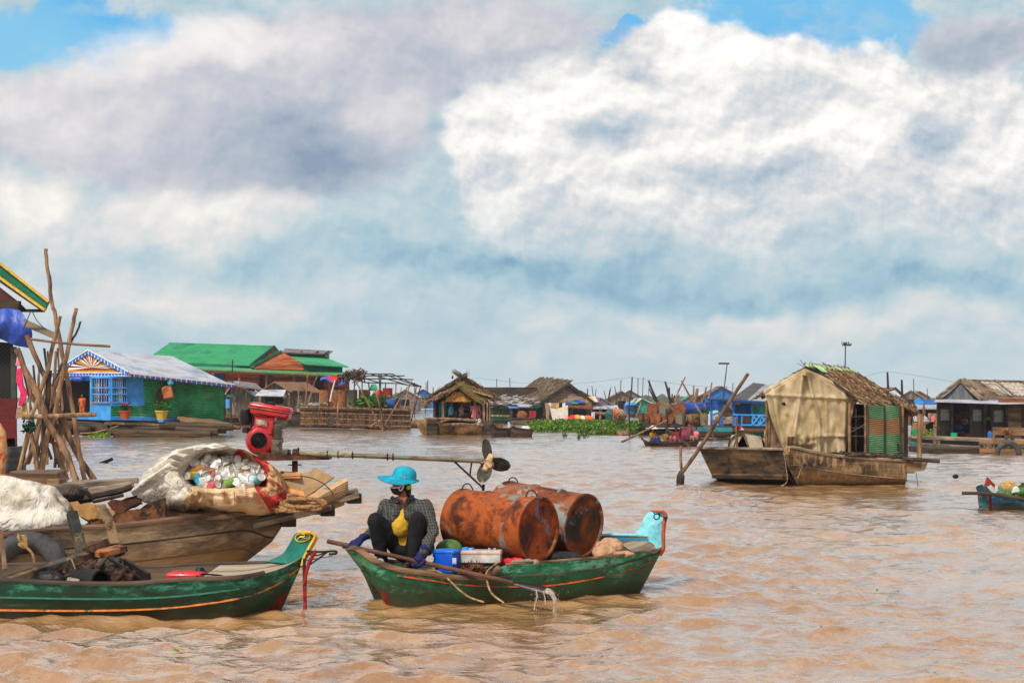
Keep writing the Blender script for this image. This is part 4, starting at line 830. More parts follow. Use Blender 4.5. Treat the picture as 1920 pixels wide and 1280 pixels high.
mb.lathe([(.001,.10),(sc3(90),.10),(sc3(112),.08),(sc3(118),.05),(sc3(118),-.10),(sc3(100),-.14),(.001,-.14)],30,Matrix.Translation(Z(3,1062,450,E0))@Rx@Matrix.Diagonal((1,1.02,1,1)))
mb.box(Z(3,1098,330,E0+.02),(sc3(155),.2,sc3(150)),Matrix.Rotation(R(4),3,'Y')); mb.build('engine_cover',m_redm,t,bevel=.02,smooth=50)
mb=MB(); cz=Z(3,1045,447,E0-.115); Mx=Matrix.Translation(cz)@Rx
mb.lathe([(sc3(50),.0),(sc3(58),.012),(sc3(66),.0),(sc3(66),-.01)],26,Mx); mb.lathe([(.001,.028),(sc3(20),.025),(sc3(22),.0)],16,Mx); mb.lathe([(sc3(34),.018),(sc3(38),.02),(sc3(42),.012)],22,Mx)
for k in range(14):
    a=k*2*math.pi/14; mb.beam(Mx@V(sc3(20)*math.cos(a),sc3(20)*math.sin(a),.01),Mx@V(sc3(56)*math.cos(a),sc3(56)*math.sin(a),.008),.006,.006)
mb.build('starter_grille',m_iron,t)
mb=MB(); mb.lathe([(.001,-.005),(sc3(60),-.005)],24,Matrix.Translation(cz)@Rx); mb.build('grille_back',m_black,t)
mb=MB(); mb.box(Z(3,1070,308,E0-.10),(sc3(85),.008,sc3(48)),Matrix.Rotation(R(6),3,'Y')); mb.build('maker_plate',M('worn_plate',[C(120,96,80),C(196,184,160)],sc_=30,rough=.5,metal=.2),t)
mb=MB(); mb.lathe([(.001,.09),(sc3(40),.085),(sc3(50),.05),(sc3(50),-.05),(sc3(40),-.085),(.001,-.09)],18,Matrix.Translation(Z(3,945,262,E0))); mb.lathe([(sc3(30),.05),(sc3(34),.10),(sc3(14),.11),(.001,.11)],14,Matrix.Translation(Z(3,945,310,E0))@Matrix.Rotation(R(180),4,'X')); mb.tube(bend(ZL(3,E0-.05,(990,240),(1000,290),(985,350),(960,420),(970,470)),3),.009,6); mb.tube(bend(ZL(3,E0-.08,(970,300),(985,340),(975,380)),3),.006,6); mb.build('air_filter',m_iron,t,smooth=50)
mb=MB(); m_alu=M('oily_aluminium',[C(60,54,48),C(130,120,106)],sc_=8,rough=.45,metal=.5)
for k in range(7): mb.box(Z(3,1205,330+k*16,E0),(sc3(80-k*2),.16,.007))
mb.box(Z(3,1200,380,E0),(sc3(50),.10,sc3(170))); mb.box(Z(3,1190,500,E0),(sc3(75),.13,sc3(110))); mb.box(Z(3,1225,450,E0-.03),(.04,.06,.05)); mb.cyl(Z(3,1195,470,E0-.12),Z(3,1195,470,E0),.02,10); mb.box(Z(3,1240,540,E0),(sc3(90),.14,sc3(40)))
mb.build('cylinder_block',m_alu,t,bevel=.004,jitter=.004)
mb=MB(); mb.tube(bend(ZL(3,E0-.1,(1290,290),(1300,310),(1260,345),(1215,352)),4),.005,6); mb.build('fuel_hose',m_iron,t)
mb=MB(); mb.ell(Z(3,958,440,E0),(.02,.02,.035)); mb.tube(bend(ZL(3,E0,(965,400),(958,430),(960,460)),3),.006,5); mb.build('spark_plug_lead',m_iron,t)
mb=MB(); mb.poly([Z(3,985,530,E0-.12),Z(3,1090,612,E0-.12),Z(3,1608,604,E0-.12),Z(3,1608,585,E0-.12),Z(3,1180,560,E0-.12)],.26); mb.build('base_plate',m_rustd,t,bevel=.004)
mb=MB(); mb.cyl(Z(3,1255,550,E0-.03),Z(3,1300,548,E0-.03),.035,14); mb.lathe([(.001,.03),(.045,.03),(.05,0),(.045,-.03),(.001,-.03)],16,Matrix.Translation(Z(3,1340,552,E0-.03))@Matrix.Rotation(R(90),4,'Y')); mb.tube([Z(3,1362,552,E0-.03)+V(0,.06*math.sin(a),.06*math.cos(a)) for a in [k*math.pi/6 for k in range(13)]],.006,5); mb.build('coupling',m_rustd,t)
mb=MB(); mb.cyl(Z(3,1335,612,E0),Z(3,1335,700,E0),.032,12); mb.lathe([(.001,.008),(sc3(55),.004),(sc3(55),-.004),(.001,-.008)],20,Matrix.Translation(Z(3,1336,645,E0))); mb.build('swivel_post',m_rustd,t)
a=Z(3,1370,550,E0-.03); b=Z(5,1165,92,14.6)
mb=MB(); mb.tube([a,a*.7+b*.3],.030,12); mb.build('shaft_sleeve',M('pale_green_worn',[C(110,140,116),C(160,150,124),C(120,100,80)],sc_=5,st=(1,4,4),rough=.6,chips=(C(130,104,80),.56,9)),t)
mb=MB(); mb.tube([a*.7+b*.3,b],.024,12); mb.build('propeller_shaft_tube',M('worn_shaft_metal',[C(84,66,56),C(128,112,92),C(110,128,112)],sc_=3,st=(1,4,4),rough=.5,metal=.3),t)
for f_ in (.22,.30,.49,.52,.16):
    mb=MB(); q=a*(1-f_)+b*f_; mb.tube([q+V(0,.034*math.sin(x_),.036*math.cos(x_)) for x_ in [k*math.pi/6 for k in range(13)]],.006,5); mb.build('clamp_ring',m_iron,t)
mb=MB(); mb.tube([Z(5,950,95,14.75),Z(5,1145,275,14.6)],.012,6); mb.tube([Z(5,1070,100,14.68),Z(5,1058,190,14.66)],.009,6); mb.tube([Z(5,1155,255,14.6),Z(5,1150,300,14.6)],.016,6); mb.build('skeg',m_iron,t)
pc=Z(5,1190,100,14.58)
m_prop=M('worn_bronze',[C(64,60,52),C(112,108,92)],sc_=9,rough=.45,metal=.6)
pr=MB(); pr.lathe([(.001,-.09),(.03,-.08),(.04,0),(.03,.07),(.001,.08)],14,Matrix.Translation(pc)@Matrix.Rotation(R(80),4,'Y')); ph=pr.build('propeller_hub',m_prop,t)
def blade(tip,wd):
    tip=Vector(tip); d=tip-pc; L=d.length; d=d/L; sdv=d.cross(V(0,1,0)).normalized(); mb=MB(); P=[];P2=[]
    for i in range(11):
        f=i/10; w=wd*(.35+.65*math.sin(math.pi*min(1,(f*.82+.14))**1.15))*(1 if i<10 else .35)
        P.append([pc+d*L*f+sdv*w*k+V(0,-.02-.05*k*(1-.5*f)-.01*(1-k*k),0) for k in (-1,-.66,-.33,0,.33,.66,1)])
    P2=[[q+V(0,.008,0) for q in r] for r in P]; mb.grid(P,0); mb.grid(P2,0,None,True)
    for a_,b_ in (([r[0] for r in P],[r[0] for r in P2]),([r[-1] for r in P],[r[-1] for r in P2]),(P[-1],P2[-1])): mb.grid([a_,b_])
    return mb.build('propeller_blade',m_prop,t,smooth=60)
blade(Z(5,1345,128,14.56),.072); blade(Z(5,1130,240,14.56),.072); blade(W(910,822,14.56),.05)
mb=MB(); mb.ell(pc+V(.005,-.02,-.01),(.05,.06,.075)); mb.ell(pc+V(.02,-.04,.05),(.04,.04,.035)); mb.ell(pc+V(-.03,-.04,-.06),(.035,.04,.035)); zt('cloth_wrap','beige rag bound round the propeller hub','rag',mb,M('rag_beige',[C(190,150,112),C(220,190,156)],sc_=12,rough=.9,bump=.9,bsc=30),None,remesh=.007,disp=[(.03,.03)])
# sack of cans
m_sackw=M('dirty_white_sack',[C(132,116,96),C(196,184,164),C(216,208,194)],sc_=3.2,rough=.8,bump=.6,bsc=5,bdist=.04,lo=.3,hi=.52,spec=.3,crease=3.0,streak=(C(120,100,76),.35))
m_sackt=M('tan_printed_sack',[C(150,118,80),C(200,170,128),C(220,194,156)],sc_=3,rough=.85,bump=.55,bsc=7,bdist=.02,crease=4,lo=.32,hi=.6,spec=.2,streak=(C(130,84,48),.5))
m_sackr=M('red_printed_sack',[C(150,34,34),C(186,54,50),C(190,110,80)],sc_=3,rough=.8,bump=.7,bsc=9,bdist=.03,lo=.36,hi=.7,spec=.25)
ctr=(785,705)
inner=[(1075,745),(1062,800),(960,815),(780,822),(600,806),(515,790),(500,740),(530,690),(600,640),(690,585),(800,600),(960,650)]
rim_=[(1110,760),(1090,820),(975,828),(780,836),(590,828),(500,812),(440,720),(480,640),(560,560),(690,535),(880,525),(1050,640)]
midr=[(1200,800),(1170,900),(1020,900),(790,900),(580,890),(490,870),(330,700),(340,600),(450,540),(600,500),(880,522),(1120,620)]
outr=[(1278,850),(1240,970),(1090,1045),(800,1035),(560,1000),(400,1008),(60,910),(90,790),(250,600),(560,480),(860,518),(1190,680)]
dz=[0,-.10,-.16,-.18,-.14,-.1,0,.08,.16,.2,.16,.08]
def ringpts(L,d,n=8):
    P=bend([V(*Zp(3,*p),d+dz[i]) for i,p in enumerate(L+L[:1]) for i in [i%12]],n); return P
def mkr(L,d): return bend([V(*Zp(3,*L[i%12]),d+dz[i%12]) for i in range(13)],8)
rows=[([(ctr[0]+(x-ctr[0])*.85,ctr[1]+50+(y-ctr[1])*.6) for x,y in inner],15.75),(inner,15.45),(rim_,15.22),([((a[0]*.6+b[0]*.4),(a[1]*.6+b[1]*.4)) for a,b in zip(rim_,midr)],15.05),(midr,15.03),([((a[0]*.5+b[0]*.5),(a[1]*.5+b[1]*.5)) for a,b in zip(midr,outr)],15.1),(outr,15.35),([(ctr[0]+(x-ctr[0])*.9,ctr[1]+60+(y-ctr[1])*.85) for x,y in outr],15.9)]
GR=[mkr(*r) for r in rows]
fine=[]
for i in range(len(GR)-1):
    for k in range(4): f=k/4; fine.append([a*(1-f)+b*f for a,b in zip(GR[i],GR[i+1])])
fine.append(GR[-1]); PW=[]
for i,r in enumerate(fine):
    row=[]
    for j,p in enumerate(r):
        a=j/(len(r)-1)*math.tau; k=max(0,min(1,(i-7)/6)); left=max(0,-math.cos(a))
        w=.075*k*(mn.noise(V(math.cos(a)*5.5,math.sin(a)*5.5,i*.09))+.5*mn.noise(V(math.cos(a)*12,math.sin(a)*12,i*.2)))+.02*mn.noise(V(p.x*.12,p.y*.12,0))
        q=W(p.x,p.y,p.z); row.append(q+V(0,-w*1.8,w*.5))
    PW.append(row)
t=thing('sack_of_cans','big open white, tan and red sack full of empty cans on the wooden barge','sack',Z(3,700,1020,15.4))
def part_rows(j0,j1,i0=0,i1=None,off=0):
    return [[q+V(0,off,0) for q in r[j0:j1+1]] for r in PW[i0:i1]]
uvs=lambda i,j:(j*.03,i*.03)
nJ=len(PW[0])-1
# angular index: 12 stations *8; 0=right, going down: 1..4 bottom, 5..10 left/top, 11
mb=MB(); mb.grid([r[5*8:10*8+1] for r in PW],0,uvs); mb.build('white_sack_cloth',m_sackw,t,smooth=180)
mb=MB(); mb.grid([r[2*8-2:5*8+1] for r in PW],0,uvs); fc=mb.build('tan_sack_front',m_sackt,t,smooth=180)
def redpatch(g,tc,c):
    P=tc.outputs['Object']; return g.mix(g.mr(g.noise(P,3.4,4,.5),.47,.50),c,g.mix(g.noise(P,30,4),C(160,36,36),C(196,70,58)))
m_sackrt=M('tan_red_printed_sack',[C(176,140,98),C(210,178,134)],sc_=3,rough=.85,bump=.8,bsc=9,bdist=.03,crease=4,spec=.2,extra=redpatch)
mb=MB(); mb.grid([r[0:2*8-1] for r in PW],0,uvs); mb.grid([r[10*8:nJ+1] for r in PW],0,uvs); mb.build('red_sack_side',m_sackrt,t,smooth=180)
def text(s,loc,rot,size,mat,parent,name='lettering',ext=.001,sx=1):
    cu=bpy.data.curves.new(name,'FONT'); cu.body=s; cu.size=size; cu.extrude=ext; cu.align_x='CENTER'; cu.align_y='CENTER'
    o=bpy.data.objects.new('tmp',cu); col.objects.link(o); dg=bpy.context.evaluated_depsgraph_get(); me=bpy.data.meshes.new_from_object(o.evaluated_get(dg)); col.objects.unlink(o); bpy.data.objects.remove(o)
    me.materials.clear(); me.materials.append(mat); o=bpy.data.objects.new(name,me); col.objects.link(o); o.parent=parent; o.location=Vector(loc)-wloc(parent); o.rotation_euler=rot; o.scale=(sx,1,1); return o
m_ink=M('red_ink',[C(150,40,36),C(180,70,60)],rough=.9,bump=0)
text('CEMENT',Z(3,952,872,14.80),(R(82),R(-92),0),.05,m_ink,fc); text('UNITED',Z(3,1045,885,14.82),(R(82),R(-92),0),.055,m_ink,fc)
for x_ in (770,850): 
    mb=MB(); mb.beam(Z(3,x_,850,14.86),Z(3,x_+4,930,14.84),.006,.006); mb.build('printed_line',m_ink,fc)
# cans
m_can=M('tin_can_metal',[C(190,184,172),C(240,238,232)],sc_=9,rough=.3,metal=.35,bump=.1,rnd=.1,spec=.6)
def can_proto(mt,h=.115,r=.037):
    t=thing('tin_can','','can'); mb=MB()
    mb.lathe([(.001,-h/2),(r,-h/2),(r,-h/2+.004),(r*.97,-h/2+.008),(r*.97,-.02),(r*.94,-.015),(r*.97,-.01),(r*.97,.01),(r*.94,.015),(r*.97,.02),(r*.97,h/2-.008),(r,h/2-.004),(r,h/2)],18); mb.build('can_body',mt,t)
    mb=MB(); mb.lathe([(.001,h/2-.006),(r*.9,h/2-.006),(r*.93,h/2)],18); mb.build('can_lid',m_can,t); return t
cp=can_proto(m_can); used=[False]
spots=[]
tries=0
while len(spots)<52 and tries<9000:
    tries+=1; x_=random.uniform(500,1080); y_=random.uniform(592,812)
    ey=((x_-787)/290)**2+((y_-715)/118)**2
    if ey>1: continue
    if all(((x_-a)/46)**2+((y_-b)/34)**2>1 for a,b in spots): spots.append((x_,y_))
spots.sort(key=lambda p:-p[1])
colr={3:('pink crumpled plastic cup among the cans','pink_plastic',C(206,110,120)),8:('light blue plastic cup at the bottom of the heap','blue_plastic',C(80,176,206)),12:('aqua blue plastic tub among the cans near the sack lip','aqua_plastic',C(110,190,206)),16:('pink plastic tub by the printed carton','rose_plastic',C(214,120,130)),20:('yellow labelled can near the middle','yellow_label',C(206,180,60)),5:('green and yellow fruit carton can by the front lip','green_label',C(120,160,70)),27:('gold coloured can in the upper heap','gold_can',C(176,130,70)),31:('brown can at the right of the heap','brown_can',C(150,112,76)),24:('amber can at the left of the heap','amber_can',C(190,140,70))}
for k,(x_,y_) in enumerate(spots):
    dd=15.26-(y_-700)/118*.20+.10*random.random()
    if k in colr:
        lb,nm,cc_=colr[k]; o=can_proto(M(nm,[tuple(v*.7 for v in cc_),cc_],rough=.5,sc_=12),.10 if k%2 else .12,.038); tag(o,lb,'can','empty cans in the sack')
    else:
        if used[0]: o=copy_tree(cp)
        else: o=cp; used[0]=True
        tag(o,'empty silver tin can lying in the open sack','can','empty cans in the sack')
    place(o,Z(3,x_,y_,dd),(random.uniform(-1,1),random.uniform(-.9,.1),random.uniform(-.45,.75)),random.random()*6,random.uniform(1.1,1.45))
# filling below the cans, in a darkened metal colour standing in for shade
mb=MB(); mb.ell(Z(3,790,750,15.50),(.42,.22,.20)); o_=zt('can_heap','shade-coloured mass of cans and tins deep in the open sack','can heap',mb,M('shade_coloured_cans',[C(60,56,50),C(120,112,100)],rough=.5,sc_=16),None,disp=[(.06,.05)]); o_['kind']='stuff'
# cardboard
m_card=M('cardboard',[C(176,144,104),C(206,176,136)],sc_=2,rough=.9,bump=.25,bsc=20,streak=(C(130,92,56),.25))
mb=MB(); mb.poly(ZL(3,15.5,(1235,790),(1230,820),(1420,905),(1650,740),(1500,668),(1415,715),(1250,700)),.02,nrm=V(-.1,-.75,.65).normalized()); o_=zt('cardboard_sheet','flattened tan cardboard sheet tied on the barge stern','cardboard',mb,m_card,'flattened cardboard on the stern',bevel=.003)
for k in range(4):
    mb=MB(); mb.poly([Z(3,1420-k*14,905+k*3,15.35),Z(3,1520,850+k*13,15.35),Z(3,1750-k*6,742+k*24,15.4),Z(3,1762-k*8,770+k*22,15.35),Z(3,1520,905+k*3,15.25)],.25,nrm=V(.1,-.6,.7).normalized()); zt('folded_carton','folded tan carton edge in the stack, %s of four'%('topmost','second','third','lowest')[k],'cardboard',mb,m_card,'flattened cardboard on the stern',bevel=.004)
mb=MB(); mb.panel(Z(3,1240,860,15.3),Z(3,1420,900,15.25),Z(3,1400,860,15.3),Z(3,1225,825,15.4),.01,wob=.03); mb.panel(Z(3,1225,745,15.48),Z(3,1380,745,15.44),Z(3,1380,700,15.5),Z(3,1215,690,15.6),.01,wob=.02); zt('orange_wrapper','orange printed wrapper showing under the cardboard','wrapper',mb,M('orange_print',[C(200,110,50),C(206,160,100)],rough=.6,sc_=12))
mb=MB(); mb.tube(bend(ZL(3,15.3,(1235,740),(1420,738),(1540,780),(1625,850),(1640,890)),4),.006,5); zt('tie_cord','dark cord tied over the cardboard','cord',mb,m_cord)
mb=MB()
for k in range(9):
    cx_,cy_=1370+random.uniform(-40,40),965+random.uniform(-18,14); rx,ry=random.uniform(120,190),random.uniform(26,44)
    mb.tube([Z(3,cx_+rx*math.cos(a),cy_+ry*math.sin(a),15.05-.0012*(ry*math.sin(a))*3+.01*k) for a in [k2*math.tau/26 for k2 in range(27)]],.018,7)
mb.tube(bend(ZL(3,14.95,(1180,1020),(1350,1000),(1530,1000),(1555,960),(1480,920),(1300,920),(1290,890),(1360,885)),5),.018,7)
zt('coiled_rope','thick tan rope coiled on the barge stern beside the red sack','rope',mb,M('laid_rope',[C(120,84,52),C(190,150,104)],sc_=26,rough=.9,bsc=40,bump=1,bdist=.02))
# white sack at the left
mb=MB(); mb.ell(Z(2,60,420,15.1),(.62,.30,.29)); mb.ell(Z(2,230,370,15.15),(.26,.20,.16)); mb.ell(Z(2,120,500,14.95),(.5,.2,.16)); mb.caps(Z(2,200,340,15.1),Z(2,300,300,15.1),.12,.03); mb.caps(Z(2,-100,420,15.2),Z(2,-350,470,15.2),.3,.25)
zt('white_sack','large dirty white sack slumped on the barge at the left edge','sack',mb,m_sackw,None,remesh=.02,disp=[(.16,.40),(.03,.13)],sm=2)
# rusty shells and planks between the sacks
def shell(mbx,k,pts,d,t_=.03,**kw): mbx.poly([Z(k,*(list(p)+[d])) if len(p)==2 else Z(k,*p) for p in pts],t_,**kw); return mbx
m_flake=rust('flaking_rusty_sheet',[C(60,38,26),C(104,66,42),C(132,88,58)],C(40,26,20),.56,4)
m_plaster=M('tan_crusted_shell',[C(140,100,56),C(182,140,88),C(190,150,104)],sc_=4,rough=.9,bump=.8,bsc=12,chips=(C(90,56,34),.62,7))
def jag(pts,n=5,am=8):
    o=[]
    for i in range(len(pts)):
        a=pts[i]; b=pts[(i+1)%len(pts)]
        for k in range(n): o.append((a[0]+(b[0]-a[0])*k/n+(random.uniform(-am,am) if k else 0),a[1]+(b[1]-a[1])*k/n+(random.uniform(-am,am) if k else 0)))
    return o
mb=MB(); shell(mb,2,jag([(305,395),(440,385),(560,400),(680,440),(700,470),(620,480),(540,500),(440,460),(370,480),(300,450)]),15.2,.05,nrm=V(-.1,-.8,.6).normalized()); shell(mb,2,[(305,450),(370,485),(410,500),(410,545),(320,548)],15.12,.04,nrm=V(0,-1,0)); zt('broken_shell','broken tan crusted curved shell left of the rusty sheets','scrap shell',mb,m_plaster,None,bevel=.01,jitter=.02)
for k,(pts,d,lb,mt) in enumerate((([(680,460),(840,420),(990,350),(1000,480),(800,520),(690,525)],15.1,'long jagged dark rusty sheet under the white sack tail',m_flake),
  ([(640,390),(830,340),(855,385),(780,430),(690,470)],15.35,'short rusty curved sheet behind the long jagged one',m_flake),
  ([(540,500),(620,480),(690,470),(690,530),(540,535)],15.15,'small rusty sheet scrap beside the tan shell',m_flake))):
    mb=MB(); shell(mb,2,jag(pts),d,.03,nrm=V(-.05,-.85,.5).normalized()); zt('rusty_sheet',lb,'scrap sheet',mb,mt,'rusty sheets on the barge',bevel=.006,jitter=.03)
mb=MB(); mb.beam(Z(2,330,290,15.9),Z(2,830,255,16.1),.35,.05); mb.beam(Z(2,400,320,15.7),Z(2,770,300,15.8),.25,.05); mb.beam(Z(2,480,340,15.6),Z(2,800,290,15.6),.10,.10); zt('loose_planks','stack of grey brown planks lying behind the rusty sheets','planks',mb,m_grey,None,bevel=.01,jitter=.01)
mb=MB(); mb.tube(bend(ZL(2,15.5,(470,375),(600,345),(720,320),(790,295)),4),.035,7); mb.tube(ZL(2,15.45,(560,385),(740,345)),.02,6); zt('branch','thin dark branch lying across the planks','branch',mb,m_poledark)
mb=MB(); mb.box(Z(2,230,270,16.0),(.55,.3,.26)); mb.box(Z(2,340,290,15.95),(.16,.3,.18)); zt('wood_block','squared brown timber block behind the white sack','timber',mb,m_brown,None,bevel=.02,jitter=.03)
mb=MB(); mb.ell(Z(2,420,345,15.6),(.26,.2,.10)); zt('dark_tarp_heap','dark heap of netting and rags behind the tan shell','heap',mb,m_poledark,None,remesh=.02,disp=[(.12,.1)])
mb=MB()
for k in range(5): mb.tube(bend(ZL(2,15.3,(400+k*20,380),(430+k*18,300+k*6),(500+k*8,330),(560,390-k*5)),4),.004,4)
zt('wire_tangle','tangle of thin dark wire above the broken shell','wire',mb,m_iron)
mb=MB(); mb.ell(Z(2,285,480,15.1),(.10,.08,.07)); zt('orange_scrap','orange plastic scrap pressed between the white sack and the shell','plastic scrap',mb,M('orange_plastic',[C(196,90,50),C(214,140,104)],rough=.6,sc_=9),None,remesh=.012,disp=[(.08,.06)])
mb=MB(); mb.poly(jag([Z(2,450,450,15.1).to_tuple()[:2]],1) and ZL(2,15.08,(448,455),(470,470),(530,508),(500,525),(470,510)),.02,nrm=V(0,-.9,.4).normalized()); zt('white_scrap','white splintered scrap in the broken shell','plastic scrap',mb,m_whitep)
# tyre and knot on its side
def tyre_mesh(c,r,rr,rot,mb=None):
    mb=mb or MB(); mb.lathe([(r+rr*math.cos(a)*.95,rr*math.sin(a)*.8) for a in [k*math.tau/14 for k in range(15)]],34,Matrix.Translation(c)@rot); return mb
tyre_mesh(Z(2,160,790,14.6),.33,.105,Matrix.Rotation(R(90),4,'X')@Matrix.Rotation(R(-12),4,'Y')@Matrix.Rotation(R(14),4,'X')); mb=_=tyre_mesh(Z(2,165,810,14.35),.31,.11,Matrix.Rotation(R(82),4,'X')@Matrix.Rotation(R(10),4,'Y')); zt('old_tyre','grey worn tyre hung as a fender on the barge side','tyre',mb,m_rubber)
mb=MB(); mb.tube(bend(ZL(2,14.2,(110,575),(120,620),(150,650),(190,690),(205,740),(190,770)),4),.014,6)
for k in range(5): mb.tube(bend(ZL(2,14.22,(105+k*4,600+k*12),(150,590+k*14),(160,625+k*8),(110,640)),3),.014,6)
mb.tube(bend(ZL(2,14.22,(115,640),(150,660),(155,600),(120,590)),3),.014,6); zt('fender_rope','knotted tan rope holding the tyre to the barge gunwale','rope',mb,m_rope)
mb=MB(); mb.tube(bend(ZL(2,14.3,(320,553),(350,590),(375,640),(385,700),(395,735)),3),.008,5); zt('dark_side_cord','dark cord hanging down the barge side right of the tyre','cord',mb,m_cord)
# ================================================================= left edge house and the pole cluster
t=thing('red_board_house','corner of a dark house with green and yellow roof edge at the left border','house',Z(1,20,1180,37))
d=36.5
mb=MB(); mb.poly(ZL(1,d,(-260,-60),(-260,20),(222,378),(242,335)),.12); mb.build('barge_board',M('green_barge_paint',[C(0,104,76),C(20,128,96)],sc_=3,rough=.5),t)
mb=MB(); mb.beam(Z(1,-260,-62,d-.04),Z(1,243,335,d-.04),.10,.05); mb.beam(Z(1,-260,28,d-.04),Z(1,224,376,d-.04),.10,.06); mb.build('yellow_trim',m_yel,t)
mb=MB(); mb.panel(Z(1,-260,-55,d+.05),Z(1,240,330,d+.05),Z(1,215,330,d+5),Z(1,-285,-55,d+5),.06); mb.panel(Z(1,-260,35,d+.1),Z(1,222,372,d+.1),Z(1,200,366,d+5),Z(1,-285,35,d+5),.05); mb.build('roof',m_tind,t)
mb=MB(); mb.poly(ZL(1,d+.25,(-300,375),(130,375),(95,340),(-20,250),(-300,40)),.08); mb.build('gable_boards',wood('dark_red_brown_wood',C(60,28,16),C(120,60,34),planks=(.3,'v')),t)
mb=MB(); mb.beam(Z(1,-300,362,d+.05),Z(1,100,356,d+.05),.2,.25); mb.build('eave_beam',m_greyd,t)
mb=MB(); mb.panel(Z(1,-300,375,d+.2),Z(1,225,378,d+.2),Z(1,205,372,d+4),Z(1,-300,370,d+4),.05); mb.build('eave_soffit',m_greyd,t)
def meshcol(g,tc,c):
    x,y=g.sep(tc.outputs['UV'])[0:2]; a=g.m('ABSOLUTE',g.m('SINE',g.m('MULTIPLY',g.m('ADD',x,y),28.))); b=g.m('ABSOLUTE',g.m('SINE',g.m('MULTIPLY',g.m('SUBTRACT',x,y),28.)))
    return g.mix(g.m('MULTIPLY',g.m('LESS_THAN',g.m('MINIMUM',a,b),.22),.6),c,C(74,74,68))
mb=MB(); mb.panel(Z(1,-300,900,d+.3),Z(1,62,890,d+.3),Z(1,62,540,d+.3),Z(1,-300,520,d+.3),.06); mb.build('wire_mesh_wall',M('wire_mesh_dark',[C(18,18,17),C(34,32,30)],rough=.9,extra=meshcol),t)
mb=MB(); mb.beam(Z(1,72,880,d+.2),Z(1,68,560,d+.2),.12,.12); mb.build('corner_post',M('grey_green_post',[C(44,60,52),C(80,90,78)],rough=.7),t)
mb=MB()
for k in range(4): mb.beam(Z(1,-300,905+k*75,d+.1-.04*(k%2)),Z(1,82,905+k*66,d+.1-.04*(k%2)),.08,.90)
mb.build('red_boards',wood('red_brown_paint',C(84,20,20),C(124,38,32),sc_=1.5),t)
mb=MB(); mb.beam(Z(1,-300,1140,d-.3),Z(1,112,1120,d-.3),.5,.65); mb.beam(Z(1,-300,1170,d+.4),Z(1,105,1150,d+.4),.3,.5); mb.build('platform_beam',wood('blue_grey_wood',C(60,66,68),C(108,114,114)),t)
t=None
mb=MB(); P=[]
for j in range(13):
    v=j/12; r=[]
    for i in range(15):
        u=i/14; x_=-200+u*(110+240*v**.6+ (0)) ; x_=-200+u*(300+60*math.sin(v*2.4)); y_=372+v*(130+70*u**2)+6*math.sin(u*14+v*3)
        r.append(Z(1,x_,y_,d-.15-.22*math.sin(v*math.pi)-.06*math.sin(u*20+v*5)))
    P.append(r)
mb.grid(P); mb.grid([[q+V(0,.03,0) for q in r] for r in P],0,None,True); zt('blue_tarp','bright blue tarpaulin bundled under the eave of the left house','tarpaulin',mb,m_blued,smooth=180)
t=thing('hanging_clothes','','clothes',(0,0,0)); bpy.data.objects.remove(t)
def hang(name,label,k,pts,d,mt,grp='clothes hung at the left house'):
    mb=MB(); mb.poly([Z(k,x,y,d) for x,y in pts],.05,nrm=V(0,-1,0)); return zt(name,label,'clothing',mb,mt,grp,bevel=.02,jitter=.06)
m_pink=cloth('pink_cloth',C(206,34,90),C(232,70,120)); m_pink2=cloth('light_pink_cloth',C(226,110,130),C(240,150,160)); m_ycl=cloth('yellow_cloth',C(176,136,50),C(214,176,80)); m_tancl=cloth('tan_cloth',C(140,110,90),C(190,156,130))
hang('hanging_shirt','hot pink shirt hanging beside the wire mesh wall',1,[(88,670),(105,665),(120,745),(134,790),(128,830),(110,860),(92,850),(95,790),(82,730)],36.0,m_pink)
hang('hanging_shirt','pale pink cloth above the hot pink shirt',1,[(80,620),(118,622),(120,636),(98,655),(80,652)],36.0,m_pink2)
hang('hanging_shirt','yellow cloth below the hot pink shirt',1,[(104,858),(130,838),(140,900),(118,905)],36.1,m_ycl)
hang('hanging_shirt','tan and yellow cloth behind the hot pink shirt',1,[(118,690),(140,720),(138,800),(124,760)],36.3,m_ycl)
hang('hanging_shirt','striped grey cloth hanging over the red boards',1,[(80,865),(104,860),(116,910),(84,918)],36.1,m_tancl)
mb=MB(); mb.ell(Z(1,-8,1085,35.5),(.20,.2,.72)); zt('printed_bag','red and cream printed bag at the left edge of the house','bag',mb,M('red_cream_print',[C(214,60,40),C(226,190,130),C(210,80,50)],sc_=2.2,rough=.5,lo=.42,hi=.58),None,disp=[(.15,.3)])
